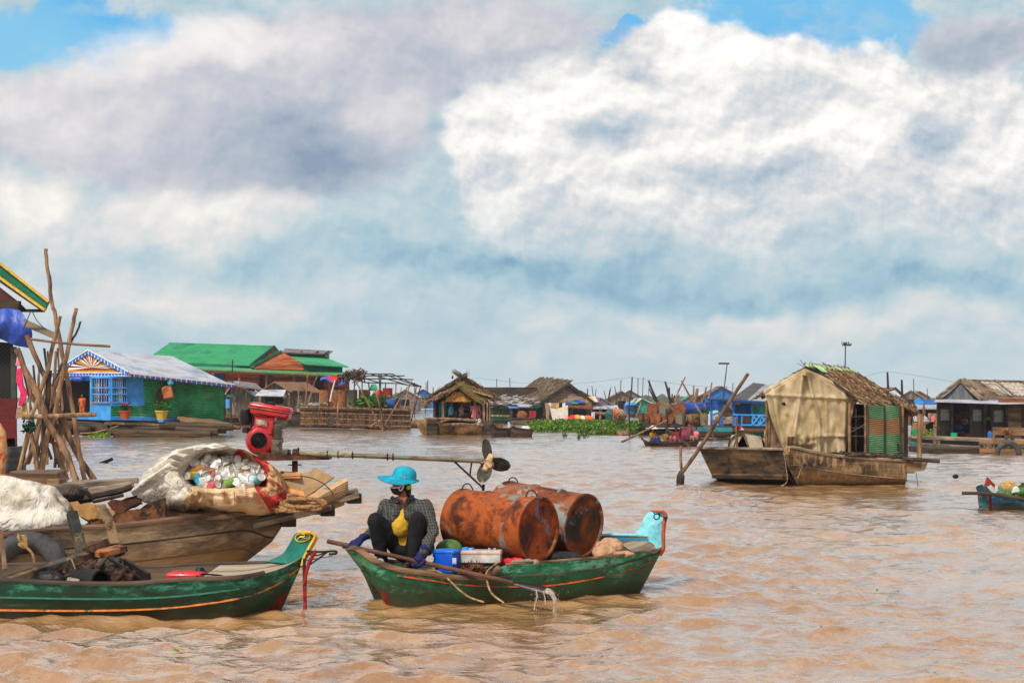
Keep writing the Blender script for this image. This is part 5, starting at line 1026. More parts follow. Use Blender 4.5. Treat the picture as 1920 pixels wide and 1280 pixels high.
# poles leaning together
PL=[([(228,70),(236,150),(248,250),(262,350),(275,400),(300,540),(322,650),(340,740),(358,850),(375,950),(395,1080),(425,1232)],(9,13),33.2,'tallest crooked grey pole rising above the pole cluster'),
([(380,368),(365,440),(350,520),(330,620),(300,760),(285,850),(262,940),(245,1040)],(10,13),33.0,'forked topped pole, second tallest, leaning right'),
([(300,408),(285,480),(262,570),(238,680),(190,820),(155,920),(140,1000),(110,1120),(85,1215)],(10,13),32.8,'long pole leaning from lower left to the grey board'),
([(405,432),(385,480),(355,540),(310,640),(270,760)],(5,8),33.6,'thin pointed dark pole on the right of the cluster'),
([(85,570),(120,660),(170,760),(215,860),(250,960),(300,1035),(335,1100),(385,1235)],(15,17),32.6,'thick pale bent pole crossing the cluster low to the right'),
([(135,500),(165,580),(205,670),(250,760),(285,860),(310,960),(350,1030),(400,1120),(480,1238)],(13,15),33.4,'thick pole from under the tarp down to the right edge of the cluster'),
([(95,600),(135,700),(155,790),(190,860),(240,930),(290,1010)],(9,12),33.8,'brown pole behind the pink clothes'),
([(250,680),(240,760),(235,860),(228,980),(205,1200)],(13,15),32.9,'dark thick upright pole in the middle of the cluster'),
([(150,980),(170,1060),(188,1205)],(12,14),32.5,'short pale pole standing low at the left of the cluster'),
([(245,960),(228,1060),(208,1200)],(12,14),32.7,'orange brown short pole low in the middle of the cluster'),
([(270,1040),(300,1120),(335,1232)],(14,15),33.1,'short thick dark based pole low in the cluster'),
([(262,760),(278,830),(315,910),(350,1010),(375,1080)],(11,12),33.3,'smooth pale pole curving down the right side'),
([(340,660),(300,710),(268,780),(262,850)],(10,11),33.5,'short branch crossing near the top of the cluster'),
([(200,950),(170,1060),(120,1150)],(9,11),33.6,'pale stick spreading low to the left')]
for k,(p,r,d_,lb) in enumerate(PL):
    mb=MB(); q=bend([Z(1,x,y,d_) for x,y in p],3,.012); f=d_/F/2.667; n=len(q)
    mb.tube(q,[(r[0]+(r[1]-r[0])*i/(n-1))*f*(1+.08*random.uniform(-1,1)) for i in range(n)],8); zt('crooked_pole',lb,'pole',mb,m_poledark if k in(7,3) else m_pole,'poles leaning together at the left')
for k in range(16):
    x0=random.uniform(90,340); y0=random.uniform(560,820); x1=x0+random.uniform(-90,130); y1=random.uniform(1120,1190); d_=random.uniform(33.6,35)
    mb=MB(); q=bend([Z(1,x0+(x1-x0)*f+random.uniform(-9,9),y0+(y1-y0)*f,d_) for f in (0,.25,.5,.75,1)],3); r=random.uniform(5,10)*d_/F/2.667
    mb.tube(q,[r*.7,r],7); zt('thin_pole','one of the many thinner sticks tangled within the pole cluster','pole',mb,(m_pole,m_poledark,m_pole)[k%3],'poles leaning together at the left')
mb=MB(); mb.tube(ZL(1,32.6,(110,912),(480,898)),.055,9); zt('log','thick pale log laid level across the pole cluster','log',mb,m_pole)
mb=MB(); mb.tube(bend(ZL(1,32.6,(155,522),(300,540),(420,550),(550,558)),3),.03,8); zt('level_pole','slim brown pole sticking out level from under the blue tarp','pole',mb,m_brown)
mb=MB(); mb.panel(Z(1,120,458,34),Z(1,270,522,34),Z(1,272,488,34),Z(1,118,420,34),.08); zt('grey_board','grey weathered board with a row of holes slanting to the poles','board',mb,m_grey)
mb=MB(); mb.leaves(Z(1,145,960,32.4),(.12,.1,.12),160,.05); zt('green_twine','tangle of dark green twine tied round a pole','twine',mb,M('dark_green_net',[C(10,60,50),C(20,84,66)],rough=.8)); 
mb=MB(); mb.tube(ZL(1,34,(155,380),(115,475)),.012,4); mb.tube(bend(ZL(1,34,(160,380),(185,430),(230,475)),3),.012,4); zt('hanging_wire','thin wires hanging from the left eave','wire',mb,m_cord)
# ================================================================= blue and green house on its raft
t=thing('blue_green_house','small floating house with a blue front, green corrugated side, sunburst gable and grey tin roof','house',Z(1,640,940,71.5))
A=lambda x,y,d:Z(1,x,y,d)
# front wall: 300..555 z1 ; door and window openings
FL,FR=(300,74.2),(555,71.2)
mb=MB(); mb.wall(A(300,918,74.2),A(553,928,71.2),A(553,708,71.2),A(300,705,74.2),[(.0,.25,.0,.9),(.25,.60,.12,.9),(.63,.96,.40,.96)],.12); mb.build('front_wall',m_sky,t)
mb=MB(); mb.panel(A(553,850,71.2),A(553,928,71.15),A(553,928,71.2),A(553,850,71.2),.01)
mb=MB(); mb.wall(A(555,850,71.2),A(722,850,72.2),A(718,708,72.2),A(555,708,71.2),[(.02,.49,.06,.94)],.12); mb.beam(A(555,851,71.1),A(722,851,72.1),.1,.08); mb.build('side_window_wall',m_sky,t)
mb=MB(); mb.panel(A(553,912,71.2),A(722,914,72.2),A(722,853,72.2),A(553,853,71.2),.08,ribs=5,amp=.02,rdir='h'); mb.panel(A(722,914,72.2),A(1125,936,74.6),A(1125,757,74.6),A(718,712,72.2),.08,ribs=19,amp=.028,rdir='h'); mb.build('corrugated_side',m_gcor,t)
mb=MB(); mb.panel(A(553,926,71.1),A(900,932,73.2),A(900,914,73.2),A(553,908,71.1),.05); mb.build('blue_skirting',m_sky,t)
mb=MB(); mb.panel(A(450,848,72.35),A(553,848,71.1),A(553,840,71.1),A(450,840,72.35),.05); mb.build('orange_sill',m_orange,t)
# back/left closing walls and dark floor, so that the room is closed
mb=MB(); mb.panel(A(1125,936,74.6),A(880,915,78.5),A(880,740,78.5),A(1125,757,74.6),.06); mb.panel(A(880,915,78.5),A(300,910,78.2),A(300,705,78.2),A(880,740,78.5),.06); mb.panel(A(300,918,74.2),A(553,926,71.3),A(880,915,78.5),A(300,910,78.2),.06); mb.build('inner_walls',m_black,t)
def curt(g,tc,c):
    x=g.sep(tc.outputs['UV'])[0]; n=g.m('FLOOR',g.m('MULTIPLY',x,19.)); wn=g.node('ShaderNodeTexWhiteNoise',noise_dimensions='1D'); g.put(wn.inputs['W'],n)
    r=g.ramp(wn.outputs[0],[(0,C(20,16,16)),(.3,C(170,50,34)),(.45,C(24,20,20)),(.6,C(214,190,150)),(.75,C(60,30,24)),(.9,C(206,130,50))]); r.node.color_ramp.interpolation='CONSTANT'; return r
m_curt=M('striped_curtain',[C(60,40,30),C(90,60,40)],extra=curt)
mb=MB(); mb.panel(A(460,842,72.5),A(548,842,71.5),A(548,712,71.5),A(460,712,72.5),.04); mb.build('curtain',m_curt,t)
mb=MB(); mb.panel(A(557,842,71.35),A(636,842,71.9),A(636,712,71.9),A(557,712,71.35),.04); mb.build('curtain',m_curt,t)
for (x0,d0,x1,d1) in ((460,72.22,545,71.15),(560,71.1,634,71.55)):
    mb=MB()
    for k in range(8): x_=x0+(x1-x0)*k/7; dd=d0+(d1-d0)*k/7; mb.beam(A(x_,838,dd),A(x_,714,dd),.03,.03)
    for y_ in (714,765,797,838): mb.beam(A(x0,y_,d0-.03),A(x1,y_,d1-.03),.05,.06)
    mb.build('window_bars',m_sky,t)
mb=MB(); mb.panel(A(445,715,72.3),A(356,715,73.4),A(356,705,73.4),A(445,705,72.3),.1); mb.ell(A(400,722,72.8),(.5,.2,.15)); mb.build('door_cloth',m_blued,t)
# roof
ap=(440,578)
mb=MB(); mb.panel(A(635,698,70.6),A(1172,757,74.0),A(865,608,77.2),A(440,578,74.6),.05,ribs=40,amp=.018); mb.build('roof_slope',M('blue_grey_tin',[C(138,146,158),C(178,182,188),C(158,156,156)],sc_=.5,rough=.5,metal=.15,bump=.1,fine=.06,streak=(C(120,112,106),.3)),t)
mb=MB(); mb.panel(A(1172,757,74.0),A(1000,740,80),A(990,700,79.5),A(865,608,77.2),.05); mb.panel(A(420,640,81),A(250,700,78),A(440,578,74.6),A(865,608,77.2),.05); mb.build('rear_roof',m_tin,t)
def fascia(g,tc,c):
    x,y=g.sep(tc.outputs['UV'])[0:2]; r=g.m('FRACT',g.m('MULTIPLY',x,4.5)); f=g.m('LESS_THAN',g.m('ABSOLUTE',g.m('SUBTRACT',r,.5)),.10); return g.mix(f,c,C(226,226,226))
m_fas=M('blue_white_fascia',[C(30,110,196),C(50,134,214)],sc_=3,extra=fascia); m_fasr=M('red_dots',[C(176,50,40),C(206,90,60)])
def scallop(mb,a,b,h,n,t_=.03):
    a=Vector(a);b=Vector(b)
    for k in range(n):
        p=a+(b-a)*k/n; q=a+(b-a)*(k+1)/n; m_=(p+q)/2; mb.poly([p,p-V(0,0,h*.6),m_-V(0,0,h),q-V(0,0,h*.6),q],t_,0,nrm=V(0,-1,0))
mb=MB(); scallop(mb,A(635,690,70.5),A(1174,748,73.9),.20,34)
for k in range(36): mb.box(A(640+k*15,699+k*1.64,70.42+k*.0965),(.05,.03,.05),Matrix.Rotation(R(45),3,'Y'),1)
mb.build('side_fascia',[m_fas,m_fasr],t,smooth=0)
mb=MB(); scallop(mb,A(280,690,74.9),A(635,690,70.5),.17,20); mb.build('front_fascia',m_fas,t,smooth=0)
mb=MB(); mb.beam(A(636,690,70.45),A(1174,747,73.85),.04,.07); mb.beam(A(280,690,74.85),A(636,690,70.45),.04,.06); mb.build('fascia_trim',m_whitep,t)
mb=MB(); mb.beam(A(250,705,75.2),A(440,583,72.8),.06,.22); mb.beam(A(440,583,72.8),A(640,692,70.4),.06,.22); mb.build('gable_board',m_fas,t)
mb=MB(); mb.beam(A(250,697,75.1),A(440,575,72.7),.05,.06); mb.beam(A(440,575,72.7),A(642,684,70.3),.05,.06); mb.build('gable_edging',m_whitep,t)
# sunburst
cx_,cy_=458,664; bnd=[(335,683),(352,655),(385,632),(410,612),(430,600),(452,590),(475,604),(505,622),(540,640),(575,660),(612,683)]
def dgb(x): return 74.0+(x-330)/(612-330)*(71.0-74.0)+.15
cols_=[C(200,130,40),C(226,226,220),C(110,30,26),C(224,224,220),C(30,40,70),C(206,140,50)]
bl=bend([V(x,y,0) for x,y in bnd],3); 
for ci in range(6):
    mb=MB()
    for i in range(len(bl)-1):
        if i%6==ci: p,q=bl[i],bl[i+1]; mb.poly([A(cx_,cy_,dgb(cx_)-.03),A(p.x,p.y,dgb(p.x)-.03),A(q.x,q.y,dgb(q.x)-.03)],.03,nrm=V(-.5,-.85,0).normalized())
    mb.build('sunburst_ray',M('ray%d'%ci,[cols_[ci]]*2,rough=.6),t,smooth=0)
mb=MB(); mb.poly([A(325,686,dgb(325)+.05),A(622,686,dgb(622)+.05),A(445,588,dgb(445)+.05)],.08); mb.build('gable_back',M('dark_red_gable',[C(120,34,26),C(150,60,34)]),t)
mb=MB(); mb.beam(A(330,682,dgb(330)-.06),A(615,682,dgb(615)-.06),.05,.09); mb.build('gable_rail',M('orange_gable',[C(206,130,40),C(220,150,60)]),t)
# raft
t=thing('log_raft','wide raft of planks on big bamboo logs carrying the blue and green house','raft',A(600,1010,70))
mb=MB(); mb.panel(A(240,935,71.2),A(1205,962,72.0),A(1130,935,75.5),A(270,920,77),.12); mb.build('raft_deck',m_deckd,t,smooth=0)
mb=MB(); mb.panel(A(300,1000,71.6),A(1060,1004,71.6),A(1120,950,71.9),A(250,945,71.6),.1); mb.build('underside_shade_panel',m_black,t)  # black sheet painting the shade between the deck and the logs
mb=MB()
for k in range(26):
    x_=545+k*25; mb.box(A(x_,940+k*.9,70.9+k*.03),(.30,.5,.10),Matrix.Rotation(random.uniform(-.1,.1),3,'Z'))
mb.build('plank_ends',m_brown,t)
mb=MB()
for k,(x0,y0,x1,y1,dd) in enumerate(((535,985,1055,1000,69.9),(560,968,1130,975,71.0),(300,955,700,965,71.5),(570,998,900,1005,69.9),(800,952,1165,962,70.8),(880,975,1090,985,70.2))):
    mb.tube([A(x0,y0,dd),A((x0+x1)/2,(y0+y1)/2+2,dd),A(x1,y1,dd)],.19,9)
mb.build('float_logs',wood('wet_bamboo',C(34,28,18),C(104,82,50),st=(.4,3,3)),t)
mb=MB(); mb.panel(A(900,928,70.9),A(1200,958,71.3),A(1080,925,73.5),A(880,905,73.0),.05,wob=.2); mb.build('loose_boards',m_brown,t)
mb=MB()
for x_ in (425,520): mb.ell(A(x_,975,71.2),(.42,.4,.3))
mb.build('round_floats',m_greyd,t)
# pots and hung things
def pot(name,label,c,r,h,mt,leafm,flower=None,grp=None):
    t=thing(name,label,'plant pot',c,grp); mb=MB(); mb.lathe([(.001,0),(r*.72,0),(r,h*.85),(r*1.12,h*.86),(r*1.12,h),(r*.95,h),(r*.9,h*.8),(.001,h*.8)],18,Matrix.Translation(c)); mb.build('pot',mt,t)
    mb=MB(); mb.leaves(Vector(c)+V(0,0,h*1.45),(r*1.15,r*1.15,h*.40),260,.04); mb.build('leaves',leafm,t)
    if flower: mb=MB(); mb.leaves(Vector(c)+V(0,0,h*1.7),(r*1.0,r,h*.25),40,.035); mb.build('flowers',flower,t)
pot('flower_pot','terracotta pot with small red flowers on the raft','' or A(626,920,70.6),.27,.40,M('terracotta',[C(176,70,36),C(206,100,56)],rough=.7),m_leafd,m_red)
pot('flower_pot','yellow pot with green leaves on the raft','' or A(808,927,70.9),.30,.48,M('yellow_pot',[C(196,156,50),C(220,180,80)],rough=.7),m_leaf)
mb=MB(); mb.box(A(806,930,70.7),(.25,.2,.12)); zt('blue_block','small bright blue block under the yellow pot','block',mb,m_sky)
mb=MB()
for k in range(22):
    x_=random.uniform(785,825); mb.tube(bend(ZL(1,72.2,(818+random.uniform(-6,6),745),(x_+random.uniform(-10,10),790),(x_-5+random.uniform(-14,14),830),(x_,random.uniform(850,872))),3),.035,5)
zt('hanging_ropes','dark bundle of rope and net hung on the green wall','rope bundle',mb,m_poledark)
t=thing('jerrycan','orange tan plastic jerrycan hung on the green wall','jerrycan',A(838,822,72)); mb=MB(); mb.box(A(838,788,72.0),(.52,.3,.66),Matrix.Rotation(R(-12),3,'Y')); mb.build('can_body',M('orange_tan_plastic',[C(176,104,60),C(206,134,84)],rough=.5),t,bevel=.09); mb=MB(); mb.tube(bend(ZL(1,72,(818,722),(815,750),(830,760)),3),.03,5); mb.cyl(A(850,760,72),A(853,748,72),.06,8); mb.build('neck_and_cord',m_poledark,t)
t=thing('blue_scoop','light blue plastic scoop hung above the jerrycan','scoop',A(850,750,71.9)); mb=MB(); mb.lathe([(.001,-.12),(.12,-.10),(.16,.10),(.14,.10),(.10,-.08)],14,Matrix.Translation(A(851,740,71.9))@Matrix.Rotation(R(50),4,'Y')); mb.build('scoop_bowl',M('light_blue_plastic',[C(50,180,206),C(80,200,220)],rough=.4),t)
mb=MB(); mb.leaves(A(495,1012,69.3)+V(0,0,.03),(.45,.4,.14),200,.10); zt('floating_weed','small clump of green water weed afloat before the raft','weed',mb,m_leafy)['kind']='stuff'
mb=MB(); mb.tube(ZL(2,41.5,(597,158),(640,143),(676,128)),.05,7); zt('drift_stick','dark stick poking out of the water right of the poles','stick',mb,m_poledark)
mb=MB(); mb.tube(bend(ZL(1,70.2,(400,992),(470,988),(560,965),(592,955)),3),.03,5); zt('raft_rope','pale rope slack along the raft front','rope',mb,m_rope)
# ================================================================= simple figures for the far boats and houses
def figure(label,base,h,shirt,legs,pose='stand',turn=0,hatm=None,arms=None,skin=None):
    """base: foot or seat point; h: standing height; built in local axes facing -Y, turned by `turn`"""
    t=thing('person',label,'person',base); Rz=Matrix.Rotation(turn,3,'Z'); B=Vector(base); s=h/1.65
    P=lambda x,y,z:B+Rz@(V(x,y,z)*s)
    zb=.80 if pose=='stand' else .12; lean=-.02
    hd=P(0,lean-.02,zb+.70); nk=P(0,lean,zb+.56); pel=P(0,0,zb)
    sh=[P(-.17,lean,zb+.47),P(.17,lean,zb+.47)]
    if pose=='stand': legp=[[P(-.09,0,zb),P(-.10,-.03,.45),P(-.10,0,.05),P(-.10,-.12,.03)],[P(.09,0,zb),P(.10,-.01,.45),P(.10,.02,.05),P(.10,-.10,.03)]]
    else: legp=[[P(-.10,0,zb),P(-.16,-.38,.34),P(-.14,-.34,.02),P(-.14,-.45,.0)],[P(.10,0,zb),P(.16,-.38,.34),P(.14,-.34,.02),P(.14,-.45,.0)]]
    arms=arms or [[(-.22,-.02,zb+.22),(-.16,-.20,zb+.06)],[(.22,-.02,zb+.22),(.16,-.20,zb+.06)]]
    ar=[[sh[i]]+[P(*q) for q in arms[i]] for i in (0,1)]
    k=s; mb=MB(); mb.ell(hd,(.075*k,.09*k,.11*k)); mb.ell(hd+Rz@V(0,-.085,-.01)*k,(.012,.014,.018)); mb.chain([nk,hd],[.05*k,.05*k]); mb.caps(P(0,0,zb+.40),pel,.13*k,.12*k)
    for L in legp: mb.chain(L,[.085*k,.06*k,.04*k,.035*k])
    for L in ar:
        mb.chain(L,[.05*k,.038*k,.03*k]); e=L[-1]; dv=(L[-1]-L[-2]).normalized()
        mb.ell(e+dv*.03,(.035*k,.03*k,.035*k))
        for q in range(5): mb.caps(e+dv*.04,e+dv*(.075+.01*(2-abs(q-2)))+V((q-2)*.014,0,-.02),.010*k,.008*k,6)
    mb.build('body',skin or m_skin,t,remesh=.018,sm=1)
    mb=MB(); mb.ell(hd+Rz@V(0,.02,.03)*k,(.085*k,.092*k,.10*k)); mb.build('hair',m_hair,t)
    mb=MB(); mb.caps(P(0,0,zb+.38),P(0,0,zb+.02),.155*k,.15*k); mb.chain([sh[0],P(0,lean,zb+.48),sh[1]],[.08*k,.09*k,.08*k])
    for L in ar: mb.chain([L[0],L[0]*.4+L[1]*.6],[.075*k,.06*k])
    mb.build('shirt',shirt,t,remesh=.022,disp=[(.02,.08)],sm=1)
    mb=MB(); mb.ell(pel,(.15*k,.14*k,.12*k))
    for L in legp: mb.chain([L[0],L[1],L[1]*.3+L[2]*.7],[.11*k,.08*k,.065*k])
    mb.build('trousers',legs,t,remesh=.022,sm=1)
    if hatm: mb=MB(); mb.lathe([(.001,.15),(.10,.09),(.22,.0),(.21,-.006),(.09,.08),(.001,.13)],20,Matrix.Translation(hd+V(0,0,.04))); mb.build('hat',hatm,t)
    return t
m_orgcl=cloth('orange_cloth',C(196,84,40),C(226,120,60)); m_cyan=cloth('cyan_cloth',C(20,150,176),C(60,180,200)); m_beige=cloth('beige_cloth',C(130,110,80),C(170,150,116)); m_maroon=cloth('maroon_cloth',C(120,20,40),C(160,40,60)); m_rose=cloth('rose_cloth',C(196,96,120),C(220,130,150)); m_navy=cloth('navy_cloth',C(30,40,90),C(56,70,130)); m_yol=cloth('ochre_cloth',C(140,104,30),C(180,140,50)); m_straw=M('straw_hat',[C(200,190,160),C(230,224,200)],sc_=20)
figure('small child in orange standing in the doorway of the blue house',A(412,916,73.2),1.25,m_orgcl,m_orgcl)
# ================================================================= far left: green roofed hall and the huts before it
m_dgreen=M('green_wall',[C(0,84,60),C(16,110,78)],rough=.6)
Q=lambda x,y,d:Z(4,x,y,d)
t=thing('green_roof_hall','big orange wooden hall with wide bright green tin roofs and a raised roof lantern','house',Q(700,600,116))
mb=MB(); mb.panel(Q(-36,200,122),Q(672,232,117),Q(832,106,121),Q(130,83,126),.08,ribs=60,amp=.02); mb.build('main_roof',m_gtin,t)
mb=MB(); mb.panel(Q(832,106,121),Q(130,83,126),Q(200,160,133),Q(900,180,128),.08); mb.build('rear_roof',m_gtin,t)
mb=MB(); mb.beam(Q(672,233,116.8),Q(832,106,120.8),.1,.25); mb.beam(Q(832,106,120.8),Q(862,145,122),.1,.25); mb.build('roof_edge',m_dgreen,t)
mb=MB(); mb.poly([Q(700,228,118),Q(885,232,119),Q(858,140,121),Q(832,112,121.2)],.2); mb.build('gable_wall',m_orangew,t)
mb=MB(); mb.poly([Q(680,250,115),Q(1028,262,114.5),Q(1028,218,114.5),Q(882,140,116)],.2); mb.build('wooden_front_gable',m_orangew,t)
mb=MB(); mb.beam(Q(672,240,114.9),Q(882,136,115.9),.2,.2); mb.build('gable_trim',m_dgreen,t)
mb=MB(); mb.panel(Q(1042,222,113.5),Q(1328,238,114.5),Q(1172,176,119),Q(915,162,118),.08,ribs=30,amp=.02); mb.build('lower_roof',m_gtin,t)
mb=MB(); mb.panel(Q(1028,276,114.6),Q(1288,282,115.4),Q(1288,236,115.4),Q(1028,218,114.6),.15); mb.panel(Q(885,165,118.4),Q(1172,182,119.2),Q(1172,146,119.2),Q(885,140,118.4),.15); mb.panel(Q(1172,182,119.2),Q(1200,185,123),Q(1200,150,123),Q(1172,146,119.2),.15); mb.build('green_wall',M('deep_green_wall',[C(0,90,64),C(10,120,84)],rough=.6,planks=(.5,'u')),t)
mb=MB(); mb.panel(Q(882,142,117),Q(1195,152,118),Q(1222,133,120),Q(905,116,119),.1); mb.build('lantern_roof',m_tind,t)
mb=MB(); 
for x_ in (980,1090,1160): mb.beam(Q(x_,160,117.8),Q(x_+40,136,118),.15,.12)
mb.build('lantern_brackets',m_greyd,t)
mb=MB(); mb.panel(Q(290,253,113),Q(1372,300,111),Q(1330,276,115.2),Q(240,234,117),.08,ribs=90,amp=.02); mb.build('verandah_roof',m_gtin,t)
mb=MB(); mb.beam(Q(330,264,113.2),Q(1380,304,111.2),.15,.28); mb.build('verandah_beam',M('orange_beam',[C(150,70,28),C(190,100,44)]),t)
mb=MB(); mb.wall(Q(300,430,116.5),Q(1330,440,114.8),Q(1330,285,114.8),Q(300,250,116.5),[(.09,.19,.15,.90),(.42,.52,.15,.85),(.64,.70,.2,.9),(.78,.84,.2,.9)],.2); mb.build('front_wall',m_orangew,t)
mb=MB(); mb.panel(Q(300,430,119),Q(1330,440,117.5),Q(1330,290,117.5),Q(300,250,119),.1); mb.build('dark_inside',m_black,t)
mb=MB(); mb.panel(Q(-60,300,118.5),Q(690,300,117.6),Q(690,222,117.6),Q(-36,190,122.5),.1); mb.build('upper_wall',m_dgreen,t)
mb=MB(); mb.panel(Q(385,330,116),Q(495,336,115.8),Q(495,283,115.8),Q(385,279,116),.1); mb.build('blue_door_panel',M('navy_door',[C(10,60,130),C(30,90,160)]),t)
for x_ in (425,600,780,965,1065,1200): mb=MB(); mb.beam(Q(x_,400,112.9),Q(x_,268+x_*.028,112.9),.16,.16); mb.build('verandah_post',M('orange_post',[C(140,64,24),C(190,104,48)]),t)
mb=MB(); mb.panel(Q(200,650,118),Q(1330,640,112),Q(1330,420,112),Q(200,420,118),.3); mb.build('lower_wall',m_greyd,t)
for k,(x0,y0,x1,y1,mt) in enumerate(((1140,305,1215,340,m_blued),(1190,300,1260,330,m_redcl),(1260,330,1335,352,m_blued))):
    mb=MB(); mb.panel(Q(x0,y1-8,108),Q(x1,y1,108),Q(x1,y0,109),Q(x0,y0+8,109),.03,wob=.3); zt('awning_sheet',('blue tarp sheet sagging beside the green verandah','red plastic sheet sagging beside the green verandah','blue tarp edge over the brown roofed hut')[k],'tarpaulin',mb,mt)
# generic hut
def hut(name,label,k,x0,x1,yb,ye,ya,d,wm,rm,depth=4,xa=None,opens=(),over=8,grp=None,side=None,rr=16,raft=True,door=m_black,gm=None):
    """gable front hut: x0..x1 wall, yb base, ye eave, ya apex (picture rows); xa apex column; side=(dx,dy) how far the ridge runs on at its back"""
    xa=xa if xa is not None else (x0+x1)/2; t=thing(name,label,'house',Z(k,(x0+x1)/2,yb,d),grp); z=lambda x,y,dd:Z(k,x,y,dd)
    D=V(0,depth,0) if side is None else None
    sx=0 if side is None else side
    off=z(x0+sx,yb,d)-z(x0,yb,d)+V(0,depth,0)
    a,b,c_,e=z(x0,yb,d),z(x1,yb,d),z(x1,ye,d),z(x0,ye,d); ap=z(xa,ya,d)
    mb=MB(); mb.wall(a,b,c_,e,opens,.08); mb.build('front_wall',wm,t)
    mb=MB(); mb.panel(b,b+off,c_+off,c_,.06); mb.panel(a+off,a,e,e+off,.06); mb.build('side_wall',wm,t)
    mb=MB(); mb.panel(b+off,a+off,e+off,c_+off,.06); mb.panel(a,b,b+off,a+off,.05); mb.build('dark_inside',door,t)
    mb=MB(); mb.poly([e+V(0,-.02,0),c_+V(0,-.02,0),ap+V(0,-.02,-.05)],.06); mb.build('gable',gm or wm,t)
    ov=over; el=z(x0-ov,ye+ov*.6,d-.4); er=z(x1+ov,ye+ov*.6,d-.4); ap2=z(xa,ya,d-.4)
    mb=MB(); mb.panel(er,er+off*1.1,ap2+off*1.1,ap2,.05,ribs=rr,amp=.03); mb.panel(el+off*1.1,el,ap2,ap2+off*1.1,.05,ribs=rr,amp=.03); mb.build('roof',rm,t)
    if raft:
        mb=MB(); w=(b-a).length; mb.box((a+b)/2+V(0,depth/2-.3,-.12),(w*1.15,depth+1.4,.2)); mb.build('raft',m_deckd,t)
        for q in (0,.5,1): mb=MB(); p=a+V(0,-.4+q*depth,-.32); mb.tube([p-V(w*.05,0,0),p+V(w*1.1,0,0)],.24,8); mb.build('raft_float',m_greyd,t)
    return t,(a,b,c_,e,ap,off)
t,_=hut('grey_hut','pale grey wooden hut behind the right end of the green wall','4' and 4,505,690,560,425,335,104,m_plankv,m_tin,3.5,xa=560,rr=10)
mb=MB(); mb.panel(Q(508,515,103.8),Q(535,515,103.8),Q(535,455,103.8),Q(508,455,103.8),.05); mb.build('blue_poster',m_sky,t)
mb=MB(); mb.panel(Q(510,440,103.7),Q(700,440,103.7),Q(700,425,103.7),Q(510,425,103.7),.05); mb.panel(Q(660,395,103),Q(705,400,103),Q(700,380,103.4),Q(665,378,103.4),.04); mb.build('upper_trim',m_teal,t)
mb=MB(); mb.panel(Q(515,352,101.8),Q(760,392,101.5),Q(700,345,106),Q(520,332,106),.08,wob=.1); mb.build('sheet_roof',m_tind,t)
t,_=hut('brown_roof_hut','small wooden hut with a brown patched roof and grey raised shutter behind the red engine','4' and 4,738,932,540,400,338,99,m_plankv,M('brown_patched_tin',[C(110,76,50),C(150,112,78),C(120,104,90)],sc_=.8,rough=.7),5,xa=832,opens=[(.16,.80,.38,.85)],side=130,over=16,rr=12)
mb=MB(); mb.panel(Q(702,430,97.5),Q(895,434,97.5),Q(912,392,98.6),Q(752,392,98.6),.06); mb.build('shutter_awning',m_tin,t)
mb=MB(); mb.wall(Q(932,540,99),Q(1020,545,99.5),Q(1020,410,99.5),Q(932,405,99),[(.03,.7,.35,.97)],.08); mb.build('side_room_wall',m_grey,t)
for x_ in (738,930,992): mb=MB(); mb.beam(Q(x_,540,98.8),Q(x_,400,98.8),.16,.16); mb.build('corner_post',m_grey,t)
mb=MB(); scallop(mb,Q(950,398,98.3),Q(1075,402,99.6),.5,9); mb.build('ragged_eave',m_greyd,t,smooth=0)
# boat under the brown roofed hut
HB=Hull((Z(4,880,600,97).x,96.6,Z(4,1060,600,97).x,96.9),[(905,0,0,0,0,0)][:0] or [(539,782,.5,-.1,0,.2),(560,776,.7,-.2,0,.3),(575,774,.6,-.15,0,.4),(583,770,.2,-.1,-.3,.4)],N=10)
mb=MB(); HB.mesh(mb); zt('dark_moored_boat','dark wooden boat end moored below the brown roofed hut','boat',mb,[m_greyd,m_greyd])
# fish pen
t=thing('fish_pen','long fish pen walled with upright bamboo sticks under a bare pole frame','fish pen',Q(1370,655,88))
mb=MB(); xs=np.linspace(1012,1738,96)
for k,x_ in enumerate(xs):
    dd=87.5+1.2*(x_-1012)/726; mb.beam(Q(x_,632+22*(x_-1012)/726+random.uniform(-4,4),dd),Q(x_+random.uniform(-3,3),500+20*(x_-1012)/726+random.uniform(-6,4),dd),random.uniform(.05,.10),.05)
mb.build('stick_wall',wood('bamboo_sticks',C(66,50,34),C(140,108,74),st=(3,3,.5)),t)
mb=MB(); mb.panel(Q(1012,640,88),Q(1735,662,89),Q(1735,524,89),Q(1012,504,88),.1); mb.panel(Q(1735,662,89),Q(1742,640,93),Q(1742,520,93),Q(1735,524,89),.1); mb.build('inner_wall',m_black,t)  # backing coloured black as the shade in the gaps between the sticks
mb=MB()
for y_ in (508,545,582,618): mb.tube([Q(1005,y_,87.3),Q(1370,y_+8,87.6),Q(1745,y_+20,88.4)],.03,6)
mb.build('long_rails',m_pole,t)
mb=MB(); mb.panel(Q(1000,512,87.4),Q(1745,528,88.4),Q(1730,500,94),Q(1040,488,93),.1); mb.build('walkway',m_deckd,t)
fr=[((1250,300),(1400,285)),((1400,285),(1620,288)),((1620,288),(1815,372)),((1440,345),(1660,350)),((1660,350),(1812,372)),((1250,300),(1440,345)),((1330,292),(1540,348)),((1480,290),(1720,360)),((1560,287),(1790,368)),((1420,300),(1700,300)),((1380,320),(1760,325)),((1270,318),(1390,290))]
mb=MB()
for a_,b_ in fr: mb.tube(bend([Q(*a_,89),Q((a_[0]+b_[0])/2,(a_[1]+b_[1])/2+random.uniform(-4,4),89),Q(*b_,90)],3),.038,6)
mb.build('top_frame',m_poledark,t)
